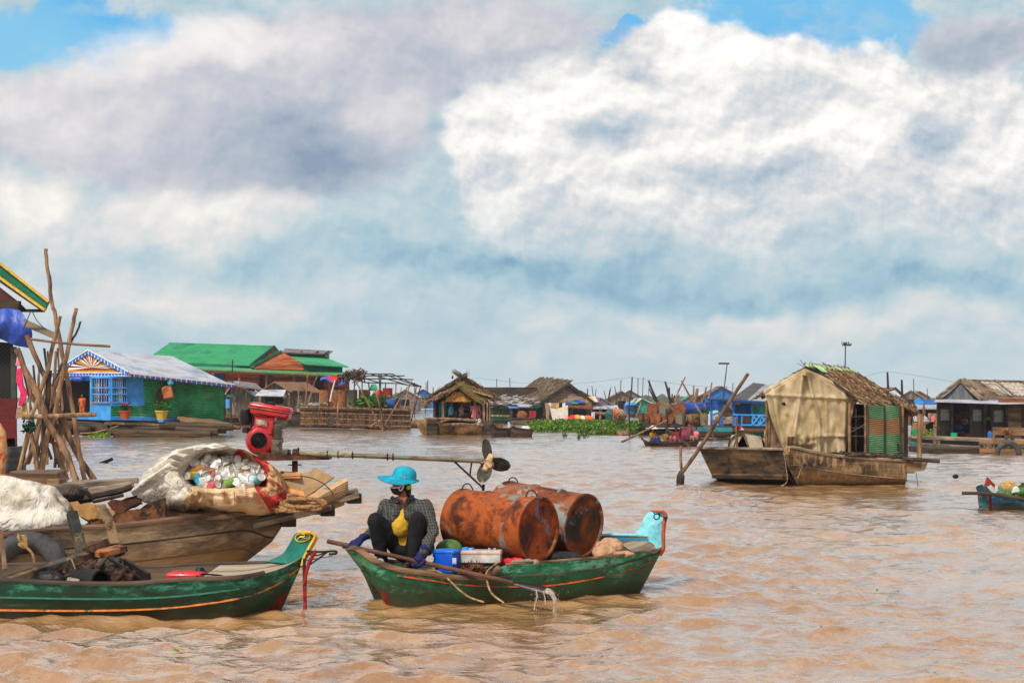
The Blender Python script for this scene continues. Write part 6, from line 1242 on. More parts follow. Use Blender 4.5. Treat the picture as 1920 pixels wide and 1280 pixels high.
mb=MB(); mb.strips(Q(1255,330,88.5),Q(1440,330,88.5),Q(1420,290,90.5),Q(1330,290,90.5),220,(.5,1.4),.07,.02,.15,.5,0,2); mb.build('palm_cover',[m_thatchd,m_greyd],t)
for k,(a_,b_) in enumerate((((1370,300),(1362,500)),((1420,290),(1418,400)),((1575,350),(1570,500)),((1645,352),(1640,440)),((1530,285),(1545,520)),((1740,340),(1690,560)),((1808,372),(1742,612)),((1780,370),(1760,520)),((1460,340),(1470,420)),((1310,400),(1320,310)))):
    mb=MB(); mb.tube([Q(*a_,88.8),Q(*b_,88.6)],.04,6); mb.build('frame_post',(m_poledark,m_pole)[k%2],t)
def far_pole(k,pts,d,r,mt,label,grp='poles standing among the floating houses'):
    mb=MB(); mb.tube(bend([Z(k,x,y,d) for x,y in pts],3),[r*.7,r],6); return zt('mooring_pole',label,'pole',mb,mt,grp)
for pts,lb,mt in (([(555,192),(552,330),(548,480),(543,612)],'tall thin pole right of the green corrugated wall',m_poledark),([(548,430),(570,510),(606,602)],'orange brown leaning pole crossing the tall one by the green wall',m_pole),
    ([(1055,280),(1048,400),(1040,492)],'upright pole left of the drum row on the pen',m_pole),([(1128,285),(1100,350),(1060,480)],'leaning grey pole left of the drum row on the pen',m_pole),([(1138,430),(1130,622)],'pale upright pole before the pen, left of the tyre',m_pole),
    ([(1260,470),(1250,632)],'pale upright pole before the pen, right of the tyre',m_pole),([(1365,320),(1440,450),(1545,650)],'long pole slanting down to the crossed pole bundle',m_pole),([(1545,290),(1540,480),(1572,684)],'upright dark pole of the crossed bundle before the pen',m_poledark),
    ([(1748,335),(1650,490),(1545,676)],'long pole of the crossed bundle leaning right',m_pole),([(1545,560),(1580,684)],'short stout pole of the crossed bundle',m_poledark),([(1500,380),(1545,540),(1560,680)],'thin pole of the crossed bundle leaning left',m_pole),([(1590,600),(1615,684)],'short pole at the right foot of the crossed bundle',m_poledark),([(1238,330),(1220,395),(1205,470)],'white wrapped pole among the drums of the pen',m_whitep),([(645,410),(640,560)],'pale short pole before the pale grey hut',m_pole)):
    far_pole(4,pts,85.5 if pts[0][0]>1300 else 86.8,.055,mt,lb)
tyre_mesh(Q(1210,600,86.9),.20,.06,Matrix.Rotation(R(90),4,'X')); mb=tyre_mesh(Q(1210,600,86.9),.20,.06,Matrix.Rotation(R(90),4,'X')); zt('tyre_fender','black tyre hung on the bamboo wall of the pen','tyre',mb,m_rubber)
# drum proto for all far drums (same shape, painted differently)
def far_drum(mats):
    o=copy_tree(DRUM); o.scale=(1,1,1)
    for ch in o.children:
        ch.data=ch.data.copy(); ch.data.materials.clear(); ch.data.materials.append(mats[1] if ch.name.startswith('drum_end') else mats[0])
    return o
m_rb=rust('drum_orange_brown',[C(96,56,34),C(156,96,54),C(140,90,62)],C(110,92,72),.56,2.4,.2); m_db=M('drum_blue',[C(24,70,140),C(50,100,176)],sc_=2,rough=.5,chips=(C(120,70,50),.62,4)); m_dr=M('drum_red',[C(150,30,26),C(186,50,40)],sc_=2,rough=.6,chips=(C(90,50,40),.6,4)); m_dl=M('drum_lavender',[C(96,90,160),C(130,120,186)],sc_=2,rough=.6,chips=(C(110,70,60),.6,4)); m_dt=M('drum_teal_grey',[C(96,120,110),C(140,120,90)],sc_=2,rough=.6,chips=(C(150,80,40),.56,4))
fd={}
for nm,mt in (('rust',(m_rb,m_rb)),('blue',(m_db,m_rustend)),('red',(m_dr,m_dr)),('lav',(m_dl,m_dl)),('teal',(m_dt,m_dt))): fd[nm]=[far_drum(mt),False]
def drum(nm,c,axis,label,grp,s=1.05,roll=None):
    o,u=fd[nm]
    if u: o=copy_tree(o)
    else: fd[nm][1]=True
    place(o,c,axis,random.random()*6 if roll is None else roll,s); tag(o,label,'oil drum',grp); return o
for k,(x_,nm,lb) in enumerate(((1168,'rust','orange rusty drum standing leftmost on the pen walkway'),(1238,'rust','rusty drum standing second on the pen walkway'),(1285,'rust','rusty drum standing third on the pen walkway'),(1350,'teal','grey green and orange drum standing fourth on the pen walkway'),(1432,'rust','orange drum standing fifth on the pen walkway beside the blue sheet'),(1200,'teal','grey stained drum behind the first two on the pen walkway'))):
    drum(nm,Q(x_,452,89.5+(k==5)*1.2),V(0,0,1),lb,'drums standing on the fish pen',1.2)
drum('red',Q(1588,435,90.5),V(0,0,1),'red drum on the pen behind the pole bundle','drums standing on the fish pen',1.1)
drum('blue',Q(1612,485,89.0),V(.8,-.6,0),'blue barrel lying on the pen behind the pole bundle','drums standing on the fish pen',1.15)
mb=MB(); mb.ell(Q(1535,422,89),(.22,.22,.30)); tag(mb.build('red_buoy',m_redcl),'small red float hung under the pole frame','float')
mb=MB(); mb.panel(Q(1470,458,90),Q(1535,455,90),Q(1530,432,90.5),Q(1475,436,90.5),.04,wob=.15); zt('blue_sheet','light blue sheet draped on the pen by the green leaves','tarpaulin',mb,m_sky)
mb=MB(); mb.leaves(Q(1500,480,89),(1.0,.6,.55),500,.14); zt('leafy_plant','bright green leafy plant growing on the pen','plant',mb,m_leaf)
mb=MB(); mb.leaves(Q(1110,488,89),(.7,.4,.10),200,.05); zt('net_pile','pile of pale and green nets on the left of the pen','net pile',mb,M('pale_net',[C(120,130,110),C(190,186,170)],sc_=6))['kind']='stuff'
mb=MB(); mb.panel(Q(1465,395,91),Q(1530,395,91),Q(1510,355,91.5),Q(1480,355,91.5),.05); zt('green_sign_board','small green board hung under the pole frame','board',mb,m_gcor)
mb=MB(); mb.tube([Q(1470,640,86),Q(1520,610,86),Q(1545,600,86)],.08,6); zt('floating_pole','pale pole lying low beside the crossed bundle','pole',mb,m_pole)
for k,(x0,x1,y_,d_) in enumerate(((1740,1875,606,98),(1735,1870,622,96),(1745,1860,636,92),(1750,1860,600,104))):
    mb=MB(); mb.tube([Q(x0,y_,d_),Q(x1,y_+4,d_)],.14,7); zt('floating_bamboo','bundle log of floating bamboo between the pen and the thatched boat house','log',mb,m_pole,'floating bamboo logs')
# ================================================================= thatched house on a boat with three people
S=lambda x,y,d:Z(7,x,y,d)
t=thing('thatched_boat_house','small ragged thatched house built over a fat wooden boat hull with three people inside','house boat',S(350,560,75))
mb=MB(); mb.panel(S(590,250,75.5),S(570,262,79),S(340,115,79),S(345,108,75.3),.1); mb.panel(S(100,262,79),S(98,258,75.5),S(345,108,75.3),S(340,115,79),.1); 
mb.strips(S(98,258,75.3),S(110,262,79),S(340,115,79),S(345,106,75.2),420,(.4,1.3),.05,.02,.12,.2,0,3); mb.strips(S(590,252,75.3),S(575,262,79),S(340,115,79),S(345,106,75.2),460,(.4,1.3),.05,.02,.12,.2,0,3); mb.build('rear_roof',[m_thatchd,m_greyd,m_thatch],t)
mb=MB(); mb.poly([S(140,262,76),S(560,262,76),S(345,122,76)],.08); mb.strips(S(200,262,75.85),S(520,262,75.85),S(420,180,75.85),S(300,180,75.85),120,(.4,1),.08,.02,.05,.3,0,2); mb.build('rear_gable',[m_thatchd,m_greyd],t)
mb=MB(); mb.panel(S(105,318,73.8),S(120,300,76),S(345,190,76),S(335,195,73.8),.06); mb.panel(S(330,195,73.8),S(345,190,76),S(600,268,76),S(598,272,74.0),.06)
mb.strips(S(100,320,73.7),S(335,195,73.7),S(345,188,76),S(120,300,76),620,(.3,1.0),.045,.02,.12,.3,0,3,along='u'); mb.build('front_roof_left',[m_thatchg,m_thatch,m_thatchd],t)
mb=MB(); mb.panel(S(455,300,73.8),S(600,275,74.5),S(560,250,76),S(345,190,75.6),.06); mb.panel(S(335,192,73.7),S(470,300,73.7),S(560,270,75),S(350,188,75.6),.05); mb.strips(S(345,200,73.6),S(470,300,73.6),S(600,270,75),S(380,190,75.6),460,(.3,1.0),.045,.02,.12,.25,0,2,along='u'); mb.build('front_roof_right',[M('mossy_thatch',[C(96,90,36),C(150,136,66)],sc_=3,rough=.9),m_thatch],t)
mb=MB(); mb.panel(S(225,302,74.0),S(432,300,74.0),S(400,250,74.2),S(240,262,74.2),.04); 
for k in range(70): u=random.random(); x_=225+u*207; mb.beam(S(x_,300+random.uniform(-2,10),73.9),S(330+(x_-330)*.3,225+random.uniform(0,25),74.0),.07,.02)
mb.build('straw_fringe',M('golden_straw',[C(150,104,44),C(206,160,84)],sc_=9,rough=.9),t)
mb=MB(); mb.panel(S(135,470,75.2),S(560,470,75.2),S(560,290,75.2),S(135,290,75.2),.1) if False else None
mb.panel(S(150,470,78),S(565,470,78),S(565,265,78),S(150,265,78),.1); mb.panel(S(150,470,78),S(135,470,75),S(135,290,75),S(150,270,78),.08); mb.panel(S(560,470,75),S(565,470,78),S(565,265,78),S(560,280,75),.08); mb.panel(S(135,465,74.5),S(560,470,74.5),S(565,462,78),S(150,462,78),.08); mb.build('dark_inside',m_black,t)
for x0,x1 in ((178,212),(216,240),(490,512),(516,538)): mb=MB(); mb.panel(S(x0,432,74.9),S(x1,436,74.9),S(x1,308,74.9),S(x0,306,74.9),.06); mb.build('teal_panel',m_teal,t)
mb=MB(); mb.panel(S(365,372,76.5),S(430,372,76.5),S(430,305,76.5),S(365,305,76.5),.03,wob=.1); mb.build('grey_curtain',m_tancl,t)
for x_,y0,y1 in ((208,300,432),(460,300,440),(530,300,460),(570,300,470),(143,320,460),(560,310,470)): mb=MB(); mb.beam(S(x_,y1,74.0),S(x_+2,y0,74.0),.12,.12); mb.build('house_post',m_poledark if x_%2 else m_pole,t)
mb=MB(); mb.tube([S(65,435,73.2),S(300,440,73.2),S(480,452,73.3)],.07,6); mb.tube([S(165,470,73.2),S(270,440,73.2)],.05,6); mb.build('front_rail',m_pole,t)
# fat hull end
mb=MB(); P=[]
for j in range(12):
    v=j/11; a=[]
    for i in range(17):
        u=i/16*2-1; hw=(1-.20*v**2.2)*2.28; x_=u*hw; y_=-1.3*(1-u*u)**.6*(1-.45*v); z_=1.86-(465-0)/1*0
        p=S(348,470,74.6); a.append(V(p.x+x_,p.y+y_,p.z*(1-v)+(-.15)*v - .02*math.sin(u*2)))
    P.append(a)
mb.grid(P,0,lambda i,j:(j*.3,i*.2)); mb.grid([[q+V(0,.12,0) for q in r] for r in P],0,None,True); mb.grid([P[0],[q+V(0,.12,0) for q in P[0]]]); mb.panel(S(165,468,74.6),S(540,472,74.6),S(550,466,79),S(170,462,79),.1)
mb.panel(S(180,560,74.9),S(530,565,74.9),S(530,470,74.9),S(180,470,74.9),.1); mb.build('hull',M('tarred_tan_hull',[C(80,60,40),C(164,130,84),C(206,176,124)],sc_=1.3,st=(1,1,1.2),rough=.8,bump=.6,bsc=8,streak=(C(50,36,24),.7)),t,smooth=60)
mb=MB(); mb.tube([S(180,485,73.4),S(345,478,73.0),S(520,488,73.4)],.06,6); mb.build('hull_rim',m_pole,t)
for x0,y0,y1,w_ in ((132,445,560,.62),(562,470,572,.55)): mb=MB(); c0=S(x0,(y0+y1)/2,73.8); mb.box(c0,(w_,.7,(y1-y0)/F*73.8/4.174+.2)); mb.build('corner_block',m_greyd,t,bevel=.1,jitter=.08)
mb=MB(); mb.leaves(S(495,460,73.0),(.16,.1,.2),70,.03); mb.build('white_flowers',m_white,t)
figure('person in a cyan shirt sitting at the left inside the thatched boat house',S(272,440,74.4),1.6,m_cyan,m_black_cl,'sit',R(70))
figure('person in a beige shirt sitting in the middle inside the thatched boat house',S(352,440,74.5),1.6,m_beige,m_black_cl,'sit',R(100))
figure('person in a pink shirt sitting with back turned inside the thatched boat house',S(462,440,74.3),1.75,m_rose,m_rose,'sit',R(170))
# two canoes
def canoe(name,label,k,pts,d,w,mats,grp,yw):
    A0=Z(k,pts[0][0],pts[0][1],d); B0=Z(k,pts[-1][0],pts[-1][1],d); n=len(pts); st=[]
    for i,(x_,y_) in enumerate(pts):
        f=i/(n-1); e=math.sin(math.pi*f)**.5 if 0<f<1 else 0; px,py=Zp(k,x_,y_); L=(B0-A0).length
        st.append((px,py,max(.06,w*e),-.08*e-.02,(.12 if f<.15 else -.12 if f>.85 else 0)*L*.6,.35))
    Hc=Hull((A0.x,d,B0.x,d+.02),st,m=9); t=thing(name,label,'boat',((A0.x+B0.x)/2,d,0),grp); mb=MB(); Hc.mesh(mb,0,1); mb.build('hull',mats,t,smooth=50)
    mb=MB(); mb.tube(Hc.rim('near'),.035*d/60,5); mb.tube(Hc.rim('far'),.035*d/60,5); mb.build('gunwale',mats[1],t)
    mb=MB(); m_=len(Hc.near)//2; a=Hc.near[m_][0]; b=Hc.far[m_][0]; mb.beam(a-V(0,0,.05),b-V(0,0,.05),.25,.04); mb.build('thwart',mats[1],t)
    return Hc
canoe('dugout_canoe','dark empty canoe with a raised bow moored beside the thatched boat house','' or 7,[(583,505),(600,488),(612,490),(640,518),(690,520),(730,518),(752,505)],70.5,.5,[m_greyd,m_black],'canoes by the thatched boat house',0)
canoe('dugout_canoe','brown empty canoe moored nearest the water hyacinth','' or 7,[(728,530),(762,500),(785,512),(830,520),(880,525),(905,522),(918,535)],70,.5,[wood('brown_canoe',C(56,38,28),C(110,80,58)),m_greyd],'canoes by the thatched boat house',0)
mb=MB(); mb.poly(ZL(7,72.5,(716,520),(718,465),(728,458),(740,480),(742,520)),.4,nrm=V(0,-1,0)); zt('pale_prow','pale grey prow of a boat standing up behind the canoes','boat prow',mb,m_tin,None,bevel=.05)
mb=MB(); mb.ell(S(860,515,72),(.22,.2,.14)); zt('white_bundle','whitish bundle in the water behind the brown canoe','bundle',mb,m_whitep,None,disp=[(.15,.2)])
# ================================================================= middle huts
t=thing('green_shack','low patched green plank shack with a heap of boards on its roof','house',S(740,470,108))
mb=MB(); mb.wall(S(580,465,108),S(745,470,108),S(745,352,108),S(580,348,108),[(.48,.52,.4,1)],.1); mb.build('green_boards',M('patched_green',[C(10,84,60),C(40,120,84)],sc_=.8,rough=.7,planks=(.4,'v'),chips=(C(90,84,70),.6,2)),t)
mb=MB(); mb.panel(S(575,420,107.6),S(748,424,107.6),S(748,408,107.6),S(575,404,107.6),.1); mb.panel(S(655,352,107.6),S(755,352,107.6),S(755,346,107.6),S(655,346,107.6),.1); mb.build('pale_rail',m_pole,t)
mb=MB(); mb.panel(S(745,470,111),S(990,470,111),S(990,300,111),S(745,300,111),.1); mb.panel(S(580,465,111),S(745,470,111),S(745,300,111),S(580,300,111),.1); mb.panel(S(590,462,108),S(990,468,108),S(990,462,111),S(590,455,111),.1); mb.build('dark_inside',m_black,t)
mb=MB(); mb.strips(S(590,350,107.5),S(920,345,107.5),S(880,285,110),S(640,285,110),260,(.7,1.8),.10,.03,.22,.25,0,3,along='u'); mb.panel(S(590,352,107.6),S(910,345,107.6),S(880,290,110.5),S(640,290,110.5),.1); mb.build('board_heap_roof',[m_greyd,m_grey,m_tin],t)
mb=MB(); mb.panel(S(725,352,107.2),S(805,352,107.2),S(790,312,108),S(725,310,108),.05); mb.build('blue_patch',m_sky,t)
mb=MB(); mb.panel(S(805,340,106.8),S(915,342,106.8),S(870,300,109),S(755,298,109),.06,ribs=10,amp=.05); mb.build('tin_awning',m_tin,t)
for x_ in (745,808,880): mb=MB(); mb.beam(S(x_,465,107.4),S(x_,345,107.4),.2,.2); mb.build('shack_post',m_greyd,t)
mb=MB(); mb.panel(S(580,475,107),S(945,478,107),S(945,462,110),S(580,455,110),.3); mb.build('raft',m_greyd,t)
mb=MB(); mb.wall(S(888,465,106.4),S(938,465,106.4),S(938,375,106.4),S(888,375,106.4),(),.15); mb.beam(S(895,412,106.2),S(930,412,106.2),.04,.3); zt('red_sign_panel','tall red panel with faint pale lettering standing beside the green shack','sign',mb,m_dr)
mb=MB(); mb.leaves(S(930,342,106.5),(.4,.3,.18),120,.07); zt('green_red_bundle','green and red bundle hung under the tin awning','bundle',mb,m_dgreen)
mb=MB(); mb.ell(S(832,412,106.8),(.42,.3,.36)); zt('brown_jar','round brown jar inside the green shack opening','jar',mb,m_rb)
hb_=canoe('work_boat','worn boat moored lengthways below the green shack','' or 7,[(735,448),(760,442),(820,436),(880,440),(935,432)],104.5,.6,[m_barge,m_greyd],'',0)
mb=MB(); mb.box(S(728,255,116),(4.4,3,1.3)); mb.panel(S(672,245,113.5),S(792,250,113.5),S(790,233,116),S(676,232,116),.1); zt('blue_topped_box_house','flat dark box house with a pale blue top edge behind the green shack','house',mb,[m_greyd])
# gable house
t=thing('big_thatch_house','large grey thatched house with a broad woven gable end','house',S(1100,470,112))
mb=MB(); mb.panel(S(742,282,117),S(985,303,110.5),S(1190,172,112.5),S(935,148,119),.2,wob=.12); mb.strips(S(742,282,116.9),S(985,303,110.4),S(1190,172,112.4),S(935,148,118.9),2200,(.7,1.8),.10,.03,.12,.10,0,2,along='v'); mb.build('roof_slope',[m_thatchd,M('grey_thatch',[C(80,66,52),C(120,104,84),C(150,132,108)],sc_=3,rough=.9)],t)
mb=MB(); mb.panel(S(1190,172,112.5),S(935,148,119),S(1150,260,124),S(1385,318,116),.2); mb.build('rear_slope',m_thatchd,t)
def woven(g,tc,c):
    x,y=g.sep(tc.outputs['UV'])[0:2]; f=g.m('ADD',g.m('LESS_THAN',g.m('FRACT',g.m('MULTIPLY',x,.7)),.06),g.m('LESS_THAN',g.m('FRACT',g.m('MULTIPLY',y,1.3)),.10),clamp=True); return g.mix(g.m('MULTIPLY',f,.55),c,C(60,46,36))
m_woven=M('woven_gable',[C(120,96,76),C(164,140,116)],sc_=2,st=(.4,1,3),rough=.9,extra=woven)
mb=MB(); mb.poly([S(1005,304,111.2),S(1375,318,113),S(1190,178,112.8)],.2); mb.build('gable',m_woven,t)
mb=MB(); mb.beam(S(985,305,110.6),S(1192,170,112.3),.25,.25); mb.beam(S(1192,170,112.3),S(1388,320,113.5),.25,.25); mb.build('verge_board',m_greyd,t)
mb=MB(); mb.wall(S(985,468,111),S(1375,468,113),S(1375,318,113),S(985,303,111),[(.54,.98,.02,.9)],.15); mb.panel(S(850,468,116),S(985,468,111),S(985,303,111),S(850,300,116),.15); mb.build('wall',m_plankh,t)
mb=MB(); mb.panel(S(985,468,114.5),S(1375,468,116),S(1375,318,116),S(985,303,114.5),.15); mb.build('dark_inside',m_black,t)
for x_ in (1215,1345): mb=MB(); mb.beam(S(x_-10,468,111.8),S(x_+12,330,111.8),.2,.2); mb.build('wall_post',m_pole,t)
mb=MB(); mb.panel(S(980,475,110),S(1390,475,111.5),S(1390,466,115),S(985,466,114),.4); mb.build('raft',m_greyd,t)
mb=MB(); mb.panel(S(1170,345,109.8),S(1388,360,110.6),S(1370,322,112.8),S(1175,316,112),.06,ribs=22,amp=.02); zt('rusty_awning','rusty brown tin awning before the big thatched house','awning',mb,m_rb)
mb=MB(); mb.panel(S(1170,312,111.2),S(1315,322,111.8),S(1312,288,113),S(1175,288,112.4),.05,wob=.25); zt('blue_awning_tarp','blue and green tarp lying over the rusty awning','tarpaulin',mb,m_blued)
mb=MB(); mb.panel(S(1215,318,111.0),S(1270,318,111.4),S(1265,300,112.4),S(1220,300,112),.04); zt('green_patch','green sheet patch on the blue tarp','sheet',mb,m_gcor)
mb=MB(); mb.poly(ZL(7,109.6,(1048,352),(1100,362),(1188,330),(1190,468),(1120,458),(1075,462),(1062,420)),.08,nrm=V(0,-1,0)); zt('hung_cream_cloth','large cream cloth hung across the front of the big thatched house','cloth',mb,m_white,None)
CL=[(1010,1030,m_tancl),(1034,1058,m_white),(1062,1090,m_tancl),(1092,1118,m_ycl),(1122,1142,m_black_cl),(1146,1168,m_white)]
for k,(x0,x1,mt) in enumerate(CL): mb=MB(); mb.panel(S(x0,358+k%2*8,109.8),S(x1,352+k%3*6,109.8),S(x1,312,109.9),S(x0,315,109.9),.04,wob=.1); zt('laundry',('pale tan','white','beige','yellow','black','cream')[k]+' laundry piece on the line of the big thatched house','laundry',mb,mt,'laundry on the thatched house')
mb=MB(); mb.poly(ZL(7,109.7,(1012,322),(1050,330),(1040,420),(1045,460),(1020,450)),.06,nrm=V(0,-1,0)); zt('hanging_rags','reddish brown rags hanging at the left of the cream cloth','cloth',mb,m_tancl)
mb=MB(); mb.poly(ZL(7,109.2,(1372,390),(1398,380),(1400,462),(1368,465)),.08,nrm=V(0,-1,0)); zt('pale_sack','pale sack hanging at the right of the big thatched house','sack',mb,m_tin)
for k,(x_,c_) in enumerate(((1300,m_white),(1345,m_orgcl),(1232,m_redcl),(1262,m_ycl))): mb=MB(); mb.ell(S(x_,455-k*2,109.3),(.55,.4,.4)); zt('bundle',('white','orange brown','dark red','yellow')[k]+' bundle on the raft before the big thatched house','bundle',mb,c_,None,disp=[(.15,.3)])
# grey hut with striped roof
t,_=hut('striped_roof_hut','small grey hut with a red, yellow and white striped roof edge','' or 7,1385,1570,452,345,272,118,m_plankv,m_tind,6,xa=1445,opens=[(.05,.55,.0,.9),(.62,.92,.2,.85)],side=-60,gm=m_tin)
for k,(c_) in enumerate((m_red,m_yel,m_whitep,m_red)): mb=MB(); a_=1325+k*24; mb.panel(S(a_+28,300-k*0,117.0),S(a_+52,302,116.6),S(a_+28,264,121),S(a_+2,262,121),.08); mb.build('roof_stripe',c_,t)
mb=MB(); mb.panel(S(1380,356,115.6),S(1590,358,115.6),S(1575,332,117.8),S(1390,330,117.8),.06,ribs=20,amp=.02); mb.build('tin_awning',m_tin,t)
for x_ in (1440,1500,1560): mb=MB(); mb.beam(S(x_,455,115.8),S(x_+3,350,115.8),.18,.18); mb.build('awning_post',m_pole,t)
mb=MB(); mb.tube([S(1390,395,115),S(1600,402,115)],.12,6); zt('rail_pole','level rail pole across the front of the striped roof hut','pole',mb,m_pole)
for k,(x_,c_,lb) in enumerate(((1525,m_teal,'teal'),(1560,m_orgcl,'orange'),(1600,m_tancl,'tan'))): mb=MB(); mb.ell(S(x_,410,115),(.5,.4,.5)); zt('bundle',lb+' bundle hung at the front of the striped roof hut','bundle',mb,c_,None,disp=[(.12,.3)])
# teal tarp house
t,_=hut('teal_tarp_house','far house with a bright teal tarp wall and pale tin roof','' or 7,1725,1860,400,320,276,150,m_tealt,m_tin,8,xa=1770,over=20,rr=10)
mb=MB(); mb.box(S(1682,352,152),(1.3,3,.9)); mb.build('blue_side_room',m_blue,t)
mb=MB(); mb.panel(S(1636,326,149),S(1725,324,149),S(1725,308,151),S(1640,308,151),.1); mb.build('blue_porch_roof',m_sky,t)
mb=MB(); mb.poly([S(1690,310,148.5),S(1712,310,148.5),S(1735,276,149.5),S(1722,276,149.5)],.1); mb.build('green_roof_edge',m_gcor,t)
# hyacinth bank
mb=MB(); 
def hyac(x0,x1,d0,d1,n,size):
    for k in range(n):
        d=d0+(d1-d0)*random.random(); px=random.uniform(x0,x1); 
        edge=mn.noise(V(px*.02,d*.12,3)); 
        if edge<-.25: continue
        p=W(px,748,d); p.z=random.uniform(.0,.26)*(1+.6*mn.noise(V(px*.06,d*.3,1))); a=V(random.gauss(0,.5),random.gauss(0,.5),1).normalized(); b=a.orthogonal().normalized(); b=(b*math.cos(k)+a.cross(b)*math.sin(k)); q=size*random.uniform(.6,1.4)
        mb.add([p-b*q*.2,p+a*q*1.2-b*q*.7,p+a*q*2.0,p+a*q*1.2+b*q*.7],[(0,1,2,3)],random.randrange(3))
hyac(995,1180,80,108,16000,.075); hyac(1085,1195,74,84,7000,.07); hyac(1180,1195,84,96,900,.08); hyac(975,1000,86,92,300,.07)
zt('water_hyacinth','bank of bright green water hyacinth floating before the huts','water plants',mb,[m_leaf,m_leafd,m_leafy],None)['kind']='stuff'
t=thing('leafy_bush','loose twiggy green bush standing in the hyacinth bank','bush',S(1590,520,84)); mb=MB()
for k in range(16): a_=S(1590+random.uniform(-25,25),520,84); mb.tube(bend([a_,a_+V(random.uniform(-.3,.3),0,.6),a_+V(random.uniform(-1.1,1.1),random.uniform(-.5,.5),random.uniform(.8,1.5))],3),[.02,.008],5)
mb.build('stems',m_poledark,t); mb=MB()
for k in range(12): mb.leaves(S(1590+random.uniform(-55,55),random.uniform(410,515),84),(.3,.3,.16),90,.035,nm=2)
mb.build('leaves',[m_leafd,M('dry_leaf',[C(120,96,50),C(150,124,70)],trans=.2,bump=0)],t)
for k,(x_,y_) in enumerate(((1165,585),(1328,590),(1275,598))): mb=MB(); c_=S(x_,y_,4960/(680+y_/4.174-748)); mb.leaves(c_+V(0,0,.1),(.1+.1*(k==1),.1,.10),40,.035,el=2.2); zt('floating_sprig',('small sprig afloat left of the others before the hyacinth bank','larger green sprig standing in the water before the hyacinth bank','tiny sprig afloat between the two others')[k],'plant',mb,m_leafd)
for k,(x0,y0,x1,y1) in enumerate(((1500,518,1630,526),(1570,550,1670,556),(1660,462,1765,468))): mb=MB(); d_=4960/(680+(y0+16)/4.174-748); mb.tube([S(x0,y0,d_),S(x1,y1,d_)],.16,8); mb.tube([S(x0+10,y0+10,d_-.3),S(x1,y1+8,d_-.3)],.12,8); zt('floating_log',('pale log pair at the right end of the hyacinth bank','pale log pair nearest the drum platform','far log pair beyond the thin pole')[k],'log',mb,m_pole)
# ================================================================= drum platform
T=lambda x,y,d:Z(8,x,y,d)
t=thing('drum_platform','low wooden platform of dark poles and beams under the stacked drums','platform',T(660,900,75))
mb=MB(); mb.panel(T(350,772,74.2),T(1000,782,74.6),T(990,762,77),T(360,755,77),.12); mb.build('platform_deck',m_deckd,t)
mb=MB(); mb.beam(T(345,770,74.0),T(1010,782,74.4),.15,.22); mb.beam(T(350,840,74.3),T(990,848,74.6),.12,.14); mb.build('front_beam',m_greyd,t)
for x_,y0,y1 in ((375,650,860),(625,600,870),(805,640,850),(345,780,850),(900,780,870),(985,640,850)): mb=MB(); mb.tube([T(x_,y1,74),T(x_-4,y0,74)],.07,6); mb.build('platform_post',m_poledark if x_%2 else m_pole,t)
mb=MB(); mb.tube([T(370,868,74.8),T(980,872,75)],.3,8); mb.tube([T(380,870,76),T(970,872,76.3)],.3,8); mb.build('platform_floats',m_greyd,t)
grp='stacked rusty drums on the platform'; fwd=V(.30,-.95,0)
for k,(x_,y_,nm,s) in enumerate(((480,605,'rust',1.05),(560,590,'rust',1.05),(600,612,'teal',1.1),(682,612,'rust',1.12),(778,600,'rust',1.1))):
    drum(nm,T(x_+18,y_,75.2+.25*(k%2)),V(-.45,-.85,0) ,('leftmost rusty drum of the top row on the platform','second rusty drum of the top row on the platform','grey ended drum of the top row on the platform','big orange drum in the middle of the top row on the platform','orange drum at the right of the top row, next to the blue one')[k],grp,s)
drum('blue',T(880,605,75.2),V(-.86,-.5,0),'blue drum with a rusty end lying on top of the platform stack','drums on the platform',1.3)
drum('lav',T(985,612,75.8),V(-.9,-.4,0),'pale lavender drum lying at the right end of the platform stack','drums on the platform',1.1)
for k,(x_,y_,nm) in enumerate(((392,700,'rust'),(450,705,'rust'),(515,697,'rust'),(585,708,'rust'),(650,706,'rust'),(720,700,'rust'))):
    drum(nm,T(x_+10,y_,75.1+.1*(k%2)),V(-.35,-.93,0),('leftmost','second','third','fourth','fifth','sixth')[k]+' rusty drum of the bottom row on the platform',grp,1.0)
drum('teal',T(782,702,74.6),V(-.2,-.95,0),'pinkish orange drum seen end on before the long rusty drum','drums on the platform',1.05)
drum('rust',T(890,725,75.0),V(-.92,-.3,0),'long orange rusty drum lying lengthways at the lower right of the platform','drums on the platform',1.35)
mb=MB(); mb.leaves(T(350,815,74),(.3,.3,.5),260,.06); zt('platform_weed','dark green weeds clinging at the left corner of the drum platform','plant',mb,m_leafd)
mb=MB(); mb.leaves(T(1050,680,74),(.55,.4,.45),600,.07,el=2); mb.leaves(T(1130,690,74),(.5,.4,.4),500,.07,el=2); zt('potted_shrubs','row of green leafy shrubs in tubs on the blue house deck','plants',mb,[m_leafd]) 
for x_ in (1080,1155,1030): 
    t=thing('plant_tub',{1080:'small white',1155:'grey',1030:'greenish'}[x_]+' tub holding a green shrub on the blue house deck','tub',T(x_,775,73.6)); mb=MB(); mb.lathe([(.001,0),(.24,0),(.30,.62),(.25,.62),(.2,.1)],16,Matrix.Translation(T(x_,778,73.6))); mb.build('tub_body',{1080:m_whitep,1155:m_tin,1030:MATS['drum_teal_grey']}[x_],t); mb=MB(); mb.leaves(T(x_,715,73.6),(.25,.25,.12),90,.05); mb.build('leaves',m_leafd,t)
